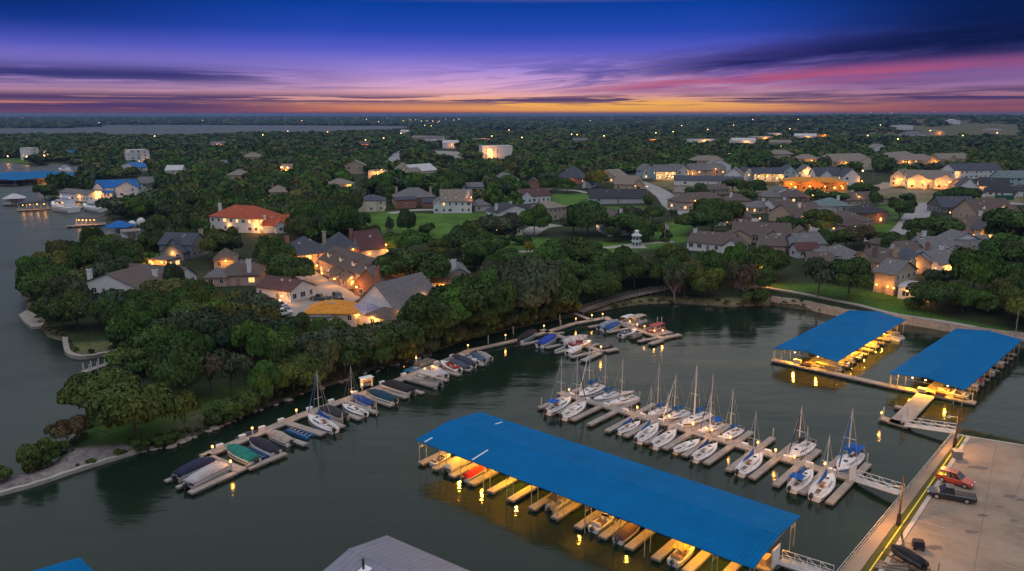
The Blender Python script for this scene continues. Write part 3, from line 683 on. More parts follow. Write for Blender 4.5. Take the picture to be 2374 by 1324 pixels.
def cockpit_mesh():
    mb = MB(); mb.box(-2.15, 0, .745, 2.2, 1.05, .03, m=1)
    mb.box(-2.15, -.66, .74, 2.3, .14, .26).box(-2.15, .66, .74, 2.3, .14, .26).box(-3.3, 0, .74, .12, 1.3, .2)
    mb.box(-2.15, -.46, .76, 2.2, .26, .12).box(-2.15, .46, .76, 2.2, .26, .12)
    return mb.mesh('cockpit', [DECKW, TEAK])
def pulpit_mesh():
    mb = MB(); pts = [(1.9, -.95, 1.5), (3.1, -.46, 1.6), (3.8, 0, 1.66), (3.1, .46, 1.6), (1.9, .95, 1.5)]
    for a, b_ in zip(pts, pts[1:]): mb.tube(a, b_, .025, 5)
    for p in pts: mb.tube((p[0], p[1] * .92, .85), p, .022, 5)
    pts = [(-2.4, -1.1, 1.35), (-3.65, -.8, 1.35), (-3.65, .8, 1.35), (-2.4, 1.1, 1.35)]
    for a, b_ in zip(pts, pts[1:]): mb.tube(a, b_, .025, 5)
    for p in pts: mb.tube((p[0], p[1] * .97, .7), p, .022, 5)
    for sg in (-1, 1):
        mb.tube((-2.4, sg * 1.1, 1.33), (1.9, sg * .95, 1.45), .02, 4)
        for x in (-1., .5): mb.tube((x, sg * 1.15, .78), (x, sg * 1.08, 1.38), .018, 4)
    return mb.mesh('rail', [STEEL])
def motor_mesh():
    mb = MB(); mb.loft([[(-.28, -.2, .55), (.2, -.2, .55), (.2, .2, .55), (-.28, .2, .55)], [(-.34, -.22, .85), (.22, -.22, .85), (.22, .22, .85), (-.34, .22, .85)], [(-.2, -.14, 1.12), (.16, -.14, 1.12), (.16, .14, 1.12), (-.2, .14, 1.12)]])
    mb.box(-.05, 0, -.4, .22, .12, .96); mb.box(.28, 0, .4, .24, .3, .3); return mb.mesh('outboard_motor', [PAINT])
def boat_at(bow, stern, Lp, z=.6):
    a, b_ = (P(*stern, z), P(*bow, z)) if not isinstance(bow, Vector) else (stern, bow)
    d = b_ - a; c = (a + b_) / 2; return Vector((c.x, c.y, 0)), math.atan2(d.y, d.x), max(.7, min(1.35, math.hypot(d.x, d.y) / Lp))
def sailboat(label, bow, stern, mast, stripe=(.03, .06, .2), cover=(.0, .09, .36), bimini=None, jib=None, hull=(.74, .74, .78), deckc=None, noboom=False, thick=1., motor=True):
    c, rz, s = boat_at(bow, stern, 7.0); rz += R.uniform(-.05, .05); t = thing('sailboat', label, 'sailboat', c, rz, 'sailboats moored at the docks', s)
    h = mk('hull', bmesh('sh', lambda: hullmesh(SAIL)), t, hull); mk('stripe', bmesh('ss', lambda: stripe_mesh(SAIL)), h, stripe)
    cb = mk('cabin', bmesh('sc', cabin_mesh), t); mk('window', bmesh('sw', cabwin_mesh), cb)
    hb = MB().box(-.95, 0, .8, .1, .55, .42).box(-.55, 0, 1.285, .75, .6, .06).build('hatch', mat('hatch', obj=True, rough=.5), cb, color=deckc or R.choice([(.3, .12, .06), (.05, .05, .06), (.5, .5, .52)]))
    MB().box(1.25, 0, 1.25, .5, .5, .08).build('hatch', GLASS, cb)
    mk('cockpit', bmesh('sk', cockpit_mesh), t); mk('rail', bmesh('sp', pulpit_mesh), t)
    if mast:
        # height from the photo: solve for the mast top above its step
        st = c + Vector((math.cos(rz), math.sin(rz), 0)) * .55 * s; lo, hi = 3., 16.
        for _ in range(30):
            m_ = (lo + hi) / 2
            if Q(st.x, st.y, m_)[1] > mast[1]: lo = m_
            else: hi = m_
        hm = max(6.5, min(lo, 12.5)) / s
        r = .075 * thick
        m = MB().tube((.55, 0, 1.2), (.55, 0, hm), r, 8, r2=r * .75).tube((.55, 0, hm), (.52, 0, hm + .35), .02, 5).build('mast', ALU, t)
        MB().tube((.55, -.75, hm * .52), (.55, .75, hm * .52), .035, 5).build('spreader', ALU, m)
        rg = MB(); rg.tube((.55, 0, hm - .1), (3.8, 0, 1.1), .02, 4).tube((.55, 0, hm - .1), (-3.7, 0, .8), .02, 4)
        for sg in (-1, 1): rg.tube((.55, 0, hm - .1), (.55, sg * .75, hm * .52), .02, 4).tube((.55, sg * .75, hm * .52), (.45, sg * 1.15, .82), .02, 4)
        rg.build('rigging', STEEL, t)
        if jib: MB().tube((3.72, 0, 1.35), (.9, 0, hm * .89), .1, 7, r2=.05).build('furled_jib', CLOTH, t, color=jib)
        if not noboom:
            b_ = MB().tube((.55, 0, 2.), (-2.7, 0, 1.95), .055, 6).build('boom', ALU, t)
            if cover:
                MB().loft([[(x, -w, 1.98), (x, w, 1.98), (x, w * .5, 1.98 + k), (x, -w * .5, 1.98 + k)] for x, w, k in ((.66, .1, .95), (.3, .16, .7), (-.8, .15, .42), (-2., .12, .32), (-2.75, .05, .16))]).build('sail_cover', CLOTH, b_, color=cover)
    if bimini:
        b_ = MB().loft([[(x, -.95, 2.25 - k - .1), (x, -.5, 2.27 - k), (x, .5, 2.27 - k), (x, .95, 2.25 - k - .1), (x, .9, 2.18 - k - .1), (x, 0, 2.2 - k), (x, -.9, 2.18 - k - .1)] for x, k in ((-.85, .28), (-1.3, .04), (-2.2, 0), (-3., .1))]).build('bimini', CLOTH, t, color=bimini)
        mb = MB()
        for sg in (-1, 1):
            for x0, x1 in ((-1.8, -1.), (-1.9, -2.9)): mb.tube((x0, sg * .95, .8), (x1, sg * .92, 2.1), .025, 5)
        mb.build('frame', STEEL, b_)
    if motor: mk('outboard_motor', bmesh('mo', motor_mesh), t, (.02, .02, .025), (-3.95, .35, 0))
    return t
BL = (.0, .08, .36)
sailboat('sailboat with broad blue bimini, leftmost boat at the head of the sailboat dock', (1322, 927), (1270, 954), (1304, 832), bimini=BL, cover=None)
sailboat('white sailboat with navy striped hull and dark furled jib, second on the near left side', (1358, 938), (1306, 966), (1335, 830), jib=(.01, .03, .12), cover=None, stripe=(.01, .01, .05))
sailboat('white sailboat with tall blue sail cover, first on the far side of the sailboat dock', (1344, 921), (1393, 895), (1365, 804), jib=(.6, .6, .62))
sailboat('cluttered white sailboat with blue cover, between two white sloops on the far left', (1379, 927), (1432, 911), (1405, 825))
sailboat('sailboat with bulky white canvas over its cockpit on the far side of the dock', (1416, 938), (1474, 920), (1442, 834), cover=(.7, .7, .72), stripe=(.6, .6, .62))
sailboat('clean white sailboat with short blue cover and pale deck, behind a lamp lit finger', (1505, 963), (1549, 945), (1521, 846), stripe=(.5, .5, .55))
sailboat('white sailboat with thin black hull stripe and raised blue boom', (1540, 973), (1593, 954), (1564, 870), stripe=(.01, .01, .02), jib=(.62, .62, .64))
sailboat('largest white sailboat with thick bright mast and long blue boom cover', (1583, 986), (1643, 961), (1613, 850), stripe=(.02, .02, .04), thick=1.9)
sailboat('sailboat with dark brown deck, blue bimini and navy furled jib', (1626, 1002), (1672, 981), (1650, 869), bimini=BL, cover=None, jib=(.01, .03, .13), deckc=(.1, .04, .02), hull=(.66, .6, .5))
sailboat('plump white sailboat with folded blue cover right of the brown decked one', (1674, 1019), (1717, 995), (1696, 904), stripe=(.12, .06, .03))
sailboat('white sailboat with black window band and dark boom, alone on the far right', (1831, 1065), (1876, 1029), (1851, 945), cover=(.02, .02, .03), jib=(.02, .02, .04), stripe=(.02, .02, .03))
sailboat('white sailboat draped in blue rigging covers beside the white gate', (1944, 1095), (1990, 1054), (1971, 952), jib=(.0, .1, .4), bimini=BL)
sailboat('small white sailboat with brown hatch and upright blue sail cover, near side', (1481, 979), (1437, 1000), (1465, 905), deckc=(.25, .1, .05))
sailboat('white sailboat with grey cockpit floor and leaning blue sail cover', (1524, 988), (1480, 1020), (1508, 897), deckc=(.4, .38, .36))
sailboat('white sailboat with black boom cover and no bimini, below a dock lamp', (1565, 1002), (1517, 1033), (1547, 912), cover=(.02, .02, .025), stripe=(.02, .02, .05))
sailboat('cream hulled cabin sailboat without a mast and with a lowered outboard', (1619, 1022), (1566, 1045), None, hull=(.62, .56, .44), stripe=(.2, .1, .05))
sailboat('white sailboat with broad tan hatch and small navy cover, near a fallen lamp glow', (1660, 1033), (1611, 1063), (1648, 915), deckc=(.3, .24, .18), cover=(.01, .04, .2))
sailboat('white sailboat with orange brown hatch and low blue boom on the near side', (1765, 1058), (1715, 1095), (1754, 957), deckc=(.35, .14, .05))
sailboat('sailboat with rolled blue bimini over a dark cockpit, second from the right', (1880, 1095), (1838, 1133), (1870, 994), bimini=BL)
sailboat('white sailboat with brown hatch, rightmost on the near side of the dock', (1928, 1106), (1890, 1152), (1923, 1011), deckc=(.3, .13, .06))
sailboat('white sailboat with blue canvas on deck, moored at the long shore dock', (716, 969), (776, 996), (729, 862), bimini=None, jib=(.02, .15, .35), cover=BL)
sailboat('bare masted white sailboat with brown hatch at the long shore dock', (797, 940), (846, 959), (815, 850), cover=None, deckc=(.2, .09, .05))

def dome_mesh(st, h=.75, y=.94, x0=None):
    """canvas stretched over the boat"""
    rr = []; n = len(st)
    for i, (x, b_, sh, ke) in enumerate(st):
        k = h * (.45, .85, 1., .75, .35, .05)[min(i, 5)] * (1 + .06 * ((i * 7) % 3 - 1)); b2 = b_ * y + .03
        rr.append([(x, -b2, sh - .12), (x, -b2, sh + .02), (x, -b2 * .62, sh + k * .72), (x, 0, sh + k), (x, b2 * .62, sh + k * .72), (x, b2, sh + .02), (x, b2, sh - .12)])
    return MB().loft(rr).mesh('cover', [CLOTH], True)
def strap_mesh():
    mb = MB()
    for (x, b_, sh, ke), k in ((RUN[1], .6375), (RUN[2], .75), (RUN[3], .5625)):
        b2 = (b_ * .94 + .03) * 1.02; k *= 1.05
        mb.loft([[(x + e, -b2, sh - .14), (x + e, -b2, sh + .03), (x + e, -b2 * .62, sh + k * .74), (x + e, 0, sh + k * 1.03), (x + e, b2 * .62, sh + k * .74), (x + e, b2, sh + .03), (x + e, b2, sh - .14)] for e in (-.05, .05)])
    return mb.mesh('strap', [CLOTH])
def shield_mesh():
    mb = MB(); n = 7; a = []
    for k in range(n):
        t = -1 + 2 * k / (n - 1); a.append((.85 - .5 * t * t, t * .85, .88))
    for p, q in zip(a, a[1:]): mb.add([p, q, (q[0] - .22, q[1] * .9, 1.36), (p[0] - .22, p[1] * .9, 1.36)], [(0, 1, 2, 3)])
    return mb.mesh('windshield', [GLASS])
def runabout(label, bow, stern, kind='cover', hull=(.72, .72, .75), cover=(.1, .1, .11), stripe=(.05, .06, .1), motor=(.03, .03, .035), top=None, group='motor boats moored at the docks'):
    c, rz, s = boat_at(bow, stern, 5.9); t = thing('motor_boat', label, 'motor boat', c, rz, group, (s, s * .9, s * .95))
    h = mk('hull', bmesh('rh', lambda: hullmesh(RUN)), t, hull); mk('stripe', bmesh('rs', lambda: stripe_mesh(RUN)), h, stripe)
    if kind == 'cover':
        cv = mk('cover', bmesh('rc', lambda: dome_mesh(RUN)), t, cover); sd_ = tuple(min(.6, q * .5 + .02) for q in cover)
        mk('strap', bmesh('rst', strap_mesh), cv, sd_)
    else:
        w = mk('windshield', bmesh('rw', shield_mesh), t)
        mb = MB(); mb.box(-1.05, 0, .81, 2.6, 1.6, .03, m=1).box(-.1, -.5, .83, .5, .5, .4).box(-.1, .5, .83, .5, .5, .4).box(-2., 0, .83, .5, 1.5, .42).box(-.34, -.5, 1.1, .12, .5, .4).box(-.34, .5, 1.1, .12, .5, .4)
        mb.build('seats', [PAINT, TEAK], t, color=cover)
        mb = MB(); mb.box(1.6, 0, .93, .9, .8, .03); mb.build('bow_well', TEAK, t)
    if top:
        MB().loft([[(x, -.95, 2.18 - k), (x, 0, 2.26 - k), (x, .95, 2.18 - k), (x, .92, 2.12 - k), (x, 0, 2.2 - k), (x, -.92, 2.12 - k)] for x, k in ((.5, .12), (-.2, 0), (-1., 0), (-1.9, .1))]).build('bimini', CLOTH, t, color=top)
        mb = MB()
        for sg in (-1, 1): mb.tube((-.6, sg * 1., .85), (.3, sg * .93, 2.1), .025, 5).tube((-.6, sg * 1., .85), (-1.7, sg * .93, 2.08), .025, 5)
        mb.build('frame', STEEL, t)
    if motor: mk('outboard_motor', bmesh('mo', motor_mesh), t, motor, (-3.15, 0, 0))
    return t
PON = [(-3.4, 1.15), (3.3, 1.15)]
def pontoon(label, bow, stern, kind='cover', cover=(.1, .1, .11), fence=(.5, .5, .52), top=None, group='pontoon boats moored at the docks'):
    c, rz, s = boat_at(bow, stern, 7.); t = thing('pontoon_boat', label, 'pontoon boat', c, rz, group, (s, s * .92, s * .9))
    for sg in (-1, 1):
        if ('pt') not in BM: BM['pt'] = MB().tube((-3.4, 0, .15), (2.7, 0, .15), .32, 8).tube((2.7, 0, .15), (3.45, 0, .3), .32, 8, r2=.04).mesh('float', [STEEL])
        mk('float', BM['pt'], t, None, (0, sg * .85, 0))
    if 'pd' not in BM: BM['pd'] = MB().box(0, 0, .5, 6.7, 2.4, .12).mesh('deck', [STEEL])
    mk('deck', BM['pd'], t)
    if 'pf' not in BM:
        mb = MB()
        for sg in (-1, 1): mb.box(-.1, sg * 1.14, .66, 6., .04, .62)
        mb.box(2.9, 0, .66, .04, 2.3, .62).box(-3.1, .5, .66, .04, 1.3, .62); BM['pf'] = mb.mesh('fence', [GLOSS])
        mb = MB(); mb.box(1.8, .75, .63, 1.9, .6, .42).box(1.8, -.75, .63, 1.9, .6, .42).box(-2.2, .75, .63, 1.5, .6, .42).box(-.6, -.7, .63, .6, .6, .85); BM['ps'] = mb.mesh('seats', [PAINT])
    mk('fence', BM['pf'], t, fence)
    if kind == 'cover':
        if 'pc' not in BM:
            rr = []
            for x, k, w in ((-3.2, .25, 1.17), (-2.2, .62, 1.2), (-.6, .8, 1.2), (.9, .95, 1.2), (2.2, .6, 1.18), (3.05, .12, 1.15)):
                rr.append([(x, -w, 1.08), (x, -w, 1.28), (x, -w * .55, 1.28 + k * .72), (x, 0, 1.28 + k), (x, w * .55, 1.28 + k * .72), (x, w, 1.28), (x, w, 1.08)])
            BM['pc'] = MB().loft(rr).mesh('cover', [CLOTH], True)
        mk('cover', BM['pc'], t, cover)
    else: mk('seats', BM['ps'], t, (.55, .52, .48))
    if top:
        MB().loft([[(x, -1.18, 2.6 - k), (x, -.6, 2.72 - k), (x, .6, 2.72 - k), (x, 1.18, 2.6 - k), (x, 1.15, 2.52 - k), (x, 0, 2.62 - k), (x, -1.15, 2.52 - k)] for x, k in ((-2.9, .12), (-2., 0), (.6, 0), (1.6, .12))]).build('canopy', CLOTH, t, color=top)
        mb = MB()
        for x in (-2.7, -.6, 1.4):
            for sg in (-1, 1): mb.tube((x, sg * 1.14, .6), (x, sg * 1.13, 2.55), .03, 5)
        mb.build('canopy_frame', STEEL, t)
    mk('outboard_motor', bmesh('mo', motor_mesh), t, (.03, .03, .035), (-3.6, 0, .1))
    return t
def jetski(label, bow, stern, c1, c2, group='jet skis at the docks'):
    c, rz, s = boat_at(bow, stern, 3.); t = thing('jet_ski', label, 'jet ski', c, rz, group, s)
    MB().loft([[(x, -w, z), (x, -w * .9, 0), (x, w * .9, 0), (x, w, z)] for x, w, z in ((-1.5, .5, .4), (-.4, .58, .45), (.7, .5, .55), (1.5, .06, .6))]).build('hull', GLOSS, t, color=c1)
    MB().loft([[(x, -w, .4), (x, w, .4), (x, w * .7, z), (x, -w * .7, z)] for x, w, z in ((-1.3, .24, .75), (-.2, .26, .78), (.1, .28, 1.02), (.9, .2, .8), (1.3, .05, .6))]).build('seat', PAINT, t, color=c2)
    MB().tube((.15, -.4, 1.1), (.15, .4, 1.1), .035, 5).tube((.3, 0, .8), (.15, 0, 1.1), .05, 5).build('handlebar', DARK, t)
def floatpad(label, a, b_, w, c, cat='floating platform', group='floating boat lifts'):
    A_, B_ = P(*a, .3), P(*b_, .3); d = B_ - A_; t = thing('floating_platform', label, cat, (A_ + B_) / 2 * Vector((1, 1, 0)) if False else Vector(((A_.x + B_.x) / 2, (A_.y + B_.y) / 2, 0)), math.atan2(d.y, d.x), group); L = math.hypot(d.x, d.y)
    for sg in (-1, 1): MB().loft([[(x, -w * .17, z0), (x, w * .17, z0), (x, w * .14, z1), (x, -w * .14, z1)] for x, z0, z1 in ((-L / 2, 0, .3), (-L / 2 + .3, -.1, .45), (L / 2 - .3, -.1, .45), (L / 2, 0, .3))]).build('float', PAINT, t, color=c, loc=(0, sg * w * .3, 0))
    mb = MB()
    for k in range(6): mb.box(-L / 2 + L * (k + .5) / 6, 0, .3, .12, w * .8, .1)
    mb.build('cross_bar', STEEL, t)
NAVY, BLK, TEAL = (.012, .018, .06), (.012, .013, .018), (.0, .17, .15)
pontoon('pontoon boat under a navy cover, at the left end of the long dock', (498, 1066), (405, 1108), cover=NAVY)
pontoon('pontoon boat under a pale grey cover, outermost at the long dock end', (528, 1080), (432, 1128), cover=(.42, .4, .42))
runabout('white runabout under a teal green cover near the long dock end', (527, 1040), (592, 1070), cover=TEAL, hull=(.75, .75, .78))
runabout('runabout under a navy black cover beside the teal covered boat', (580, 1022), (640, 1050), cover=(.015, .016, .04), stripe=(.6, .6, .62))
runabout('white runabout under a wrinkled tan cover left of the blue float', (622, 1003), (674, 1026), cover=(.36, .31, .27))
floatpad('pair of blue floats of an empty boat lift beside the tan covered boat', (672, 992), (722, 1012), 2.4, (.0, .07, .2))
floatpad('dark blue empty lift float behind the teal covered boat', (574, 1044), (610, 1062), 2.2, (.0, .05, .16))
floatpad('two long blue kayak floats on the shore side of the long dock', (641, 986), (716, 955), 1.6, (.0, .16, .32), 'kayak rack', 'floating kayak racks')
pontoon('pontoon boat with a black folded cover between the two masted sailboats', (744, 948), (800, 971), cover=(.025, .027, .035), fence=(.55, .55, .57))
runabout('small boat under a rumpled royal blue tarp right of the bare masted sailboat', (819, 920), (862, 940), cover=(.01, .05, .22))
runabout('white runabout under a dark teal cover left of the big black cover', (851, 911), (915, 931), cover=(.0, .045, .08), hull=(.75, .76, .78))
pontoon('pontoon boat under a tall black cover near the kiosk', (891, 892), (957, 913), cover=BLK, fence=(.6, .6, .6))
pontoon('party barge under a broad tan awning with people sized chairs', (958, 874), (1020, 893), kind='open', top=(.5, .42, .38))
runabout('runabout under a silver lavender cover next to the tan awning', (999, 853), (1033, 872), cover=(.42, .42, .5))
runabout('open white speedboat with red seats along the long dock', (1023, 841), (1064, 860), kind='open', cover=(.4, .03, .03))
runabout('blue hulled runabout with a dark cover beside the red seated speedboat', (1044, 838), (1083, 854), cover=(.05, .08, .12), hull=(.03, .1, .22))
runabout('runabout under a dark navy cover in the right hand row of the long dock', (1049, 829), (1097, 848), cover=(.03, .04, .07))
runabout('white bow rider with pale interior near the right end of the row', (1064, 826), (1105, 842), kind='open', cover=(.6, .6, .62))
runabout('runabout under a slate blue cover, last but one in the row', (1089, 821), (1122, 837), cover=(.06, .1, .17))
runabout('grey covered runabout, last in the right hand row of the long dock', (1106, 817), (1137, 831), cover=(.3, .3, .32))
floatpad('blue canopied lift platform on the shore side of the long dock', (944, 862), (972, 851), 2.6, (.0, .14, .3))
floatpad('grey slatted platform with a rowing boat on the shore side', (968, 846), (1002, 832), 2.6, (.25, .23, .22))
runabout('small dark runabout tied on the shore side near the point', (556, 1014), (584, 1003), cover=(.03, .035, .06))
runabout('black covered runabout at the root of the middle spur', (1244, 770), (1203, 791), cover=BLK)
runabout('runabout under a bright royal blue cover on the middle spur', (1290, 781), (1250, 802), cover=(.015, .05, .36), hull=(.72, .74, .8))
runabout('long white powerboat with striped grey cover on the middle spur', (1362, 784), (1304, 797), cover=(.45, .44, .45), stripe=(.1, .12, .2))
runabout('maroon and white open boat on the middle spur', (1371, 794), (1316, 806), kind='open', cover=(.3, .04, .05), stripe=(.3, .03, .04))
runabout('short runabout under a white cover with a dark motor, middle spur', (1349, 805), (1316, 819), cover=(.66, .66, .68))
jetski('dark jet ski parked on the outer end of the middle spur', (1421, 798), (1402, 805), (.02, .02, .03), (.1, .1, .11))
floatpad('low grey jet dock holding a small boat on the middle spur', (1330, 800), (1293, 815), 2.2, (.3, .29, .28))
runabout('grey blue covered runabout at the inner end of the outer spur', (1429, 748), (1389, 761), cover=(.22, .25, .32))
runabout('runabout under a deep blue cover on the outer spur', (1437, 752), (1404, 766), cover=(.01, .07, .24))
runabout('open white and blue bow rider on the outer spur', (1475, 766), (1439, 778), kind='open', cover=(.1, .14, .25))
jetski('black and grey jet ski on the outer spur', (1490, 776), (1462, 785), (.03, .03, .035), (.14, .14, .15))
pontoon('small houseboat pontoon with a flat white roof on poles', (1436, 752), (1470, 741), kind='open', top=(.62, .62, .64))
pontoon('pontoon boat under a long tan awning on the outer spur', (1452, 757), (1494, 744), kind='open', top=(.42, .34, .27))
pontoon('pontoon boat under a flat black cover on the outer spur', (1481, 764), (1516, 752), cover=BLK)
pontoon('pontoon boat with maroon canopy and side panels on the outer spur', (1504, 772), (1537, 760), kind='open', top=(.36, .07, .08), fence=(.3, .05, .06))
def local(t, s, y):   # point in a shelter's frame
    a = t.rotation_euler.z; c = t.location
    return Vector((c.x + s * math.cos(a) - y * math.sin(a), c.y + s * math.sin(a) + y * math.cos(a), 0))
def slip(fn, label, t, s, y0, y1, **k): return fn(label, local(t, s, y0 + .5), local(t, s, max(y1, -7.6) + 1.1 if fn is not jetski else y1), **k)
slip(runabout, 'silver grey jet boat in the far left slip of the long shelter', blueA, -24.2, -2.6, -7., kind='open', hull=(.45, .46, .48), cover=(.3, .3, .32), motor=None)
slip(pontoon, 'pontoon boat under a pale cover in the second slip of the long shelter', blueA, -20.9, -1.2, -7.6, cover=(.62, .58, .5))
slip(runabout, 'white boat with a bright red cover in the long shelter', blueA, -17.1, -2., -8., cover=(.62, .015, .02), hull=(.75, .72, .68))
slip(pontoon, 'pontoon boat with dark canopy in the middle of the long shelter', blueA, -2.3, -1., -6.8, kind='open', top=(.05, .045, .05))
slip(runabout, 'white open fishing boat under a bright lamp in the long shelter', blueA, 5.1, -1.4, -7.4, kind='open', cover=(.66, .6, .5))
slip(runabout, 'white boat with a maroon brown cover and big outboard in the long shelter', blueA, 8.9, -1.6, -8.2, cover=(.08, .045, .05), hull=(.75, .74, .72))
slip(runabout, 'boat with a yellow bimini near the right end of the long shelter', blueA, 16.5, -1.6, -8., kind='open', top=(.7, .52, .12), cover=(.5, .3, .1))
slip(runabout, 'dark covered boat in the near slip of the back shelter', blueB, -17., -1.4, -7.2, cover=(.25, .24, .27))
slip(runabout, 'open boat in the second slip of the back shelter', blueB, -13.2, -1.6, -7.4, kind='open', cover=(.2, .15, .12))
slip(pontoon, 'pontoon boat with a domed cream cover in the back shelter', blueB, -9.5, -.8, -7.3, cover=(.62, .52, .28))
slip(runabout, 'boat with wooden brown seats in the back shelter beside the cream dome', blueB, -5.7, -1.6, -7.4, kind='open', cover=(.25, .13, .06))
slip(runabout, 'low tan covered boat midway along the back shelter', blueB, 5.7, -1.4, -6.9, cover=(.4, .33, .24))
slip(jetski, 'white jet ski poking out of the far end of the back shelter', blueB, 13.4, -5.2, -8.4, c1=(.7, .7, .72), c2=(.3, .3, .32))
slip(jetski, 'second white jet ski at the far end of the back shelter, one slip farther', blueB, 15.4, -5.4, -8.6, c1=(.7, .7, .72), c2=(.15, .15, .18))
slip(runabout, 'white boat in the near slip of the right shelter', blueC, -17., -1.4, -7.4, kind='open', cover=(.6, .58, .55))
slip(runabout, 'pale grey covered boat in the right shelter', blueC, -9.5, -1.4, -7.2, cover=(.5, .5, .52))
slip(runabout, 'boat under a red cover in the right shelter', blueC, -5.7, -1.6, -7.2, cover=(.42, .06, .07))
slip(runabout, 'white open boat past the red cover in the right shelter', blueC, 1.9, -1.6, -7.4, kind='open', cover=(.5, .5, .5))
slip(runabout, 'white covered boat deep along the right shelter', blueC, 9.5, -1.6, -7.3, cover=(.6, .6, .6))
def crates(label, t, s, y, col):
    p = local(t, s, y); o = thing('dock_locker', label, 'dock locker', (p.x, p.y, .55), t.rotation_euler.z, 'lockers on the lit walkways')
    MB().box(0, 0, 0, .8, 1.5, .65).build('box', PAINT, o, color=col); MB().box(0, 0, .65, .86, 1.56, .09).build('lid', PAINT, o, color=col)
crates('orange dock locker on the front walkway of the back shelter', blueB, -20.4, -.4, (.55, .24, .07))
crates('cream dock locker left of the orange one on the front walkway', blueB, -20.4, 2., (.6, .52, .36))
crates('brown dock locker on the front walkway of the right shelter', blueC, -20.4, -2.4, (.25, .09, .04))
crates('pale dock locker under the brightest lamp of the right shelter', blueC, -20.4, .9, (.6, .5, .3))
crates('wooden locker at the right end of the long shelter', blueA, 24.8, .6, (.4, .3, .2))
def kayak(label, a, b_, z, c):
    d = b_ - a; L = d.length; t = MB().loft([[(x * L, -w, z + .02), (x * L, -w * .6, z - .1), (x * L, w * .6, z - .1), (x * L, w, z + .02), (x * L, 0, z + .16)] for x, w in ((-.5, .03), (-.3, .28), (0, .36), (.3, .28), (.5, .03))]).build('kayak', GLOSS, None, color=c, loc=((a.x + b_.x) / 2, (a.y + b_.y) / 2, 0), rz=math.atan2(d.y, d.x))
    tag(t, label, 'kayak')
kayak('long pale yellow kayak on a rack at the front of the back shelter', local(blueB, -18.9, -1.2), local(blueB, -19.2, -5.8), 1.15, (.7, .6, .25))

DBL = [((1322, 920), 0), ((1356, 931), 0), ((1402, 944), 0), ((1446, 957), 0), ((1486, 968), 0), ((1528, 981), 0), ((1572, 993), 0), ((1622, 1008), 0), ((1668, 1022), 0), ((1722, 1037), 0), ((1776, 1053), 0), ((1822, 1067), 0), ((1872, 1082), 0), ((1926, 1098), 0),
  ((514, 1040), 1), ((566, 1018), 1), ((612, 998), 1), ((656, 980), 1), ((722, 953), 1), ((772, 935), 1), ((826, 916), 1), ((890, 892), 1), ((940, 873), 1), ((1016, 845), 1), ((1052, 829), 1)]
OW = ['first', 'second', 'third', 'fourth', 'fifth', 'sixth', 'seventh', 'eighth', 'ninth', 'tenth', 'eleventh', 'twelfth', 'thirteenth', 'fourteenth']
for k, (q, w) in enumerate(DBL):
    p = P(q[0], q[1], .55); i = k if not w else k - 14
    o = thing('dock_box', f"small pale storage box on the {'long shore dock' if w else 'sailboat dock'}, {OW[i]} from the left", 'dock box', (p.x, p.y, .55), rad(45) if w else rad(-41), 'storage boxes on the docks')
    MB().box(0, .55 if not w else .6, 0, 1.1, .5, .5).build('box', PAINT, o, color=(.62, .62, .62)); MB().box(0, .55 if not w else .6, .5, 1.16, .56, .07, top=.9).build('lid', PAINT, o, color=(.68, .68, .68))
# ------------------------------------------------------------------ houses
CC = dict(W=(.66, .66, .69), C=(.6, .54, .44), T=(.4, .32, .24), B=(.3, .14, .09), P=(.4, .3, .27), S=(.2, .23, .28), L=(.36, .46, .52), G=(.42, .42, .45), O=(.42, .2, .045), D=(.12, .11, .1),
  g=(.135, .13, .14), n=(.055, .064, .09), b=(.1, .075, .068), t=(.21, .175, .15), r=(.36, .07, .03), m=(.09, .038, .04), u=(.0, .12, .4), k=(.03, .033, .042), w=(.5, .5, .53), s=(.13, .18, .19), o=(.62, .24, .02), l=(.3, .27, .36))
HS = []      # footprints (x, y, radius) kept clear of trees
KEEP = []    # picture boxes of houses that stay in view, with their distance
PANE = MB().box(0, -.03, 0, 1., .06, 1.)
def panes():
    return bmesh('pane', lambda: PANE.mesh('window', [GLASS])), bmesh('panel', lambda: PANE.mesh('window', [LITWIN]))
def frame_mesh():
    mb = MB()
    for x, z, sx, sz in ((0, -.07, 1.16, .07), (0, 1., 1.16, .07), (-.545, 0, .07, 1.), (.545, 0, .07, 1.), (0, 0, .05, 1.)): mb.box(x, -.045, z, sx, .07, sz)
    return mb.mesh('frame', [WHITE])
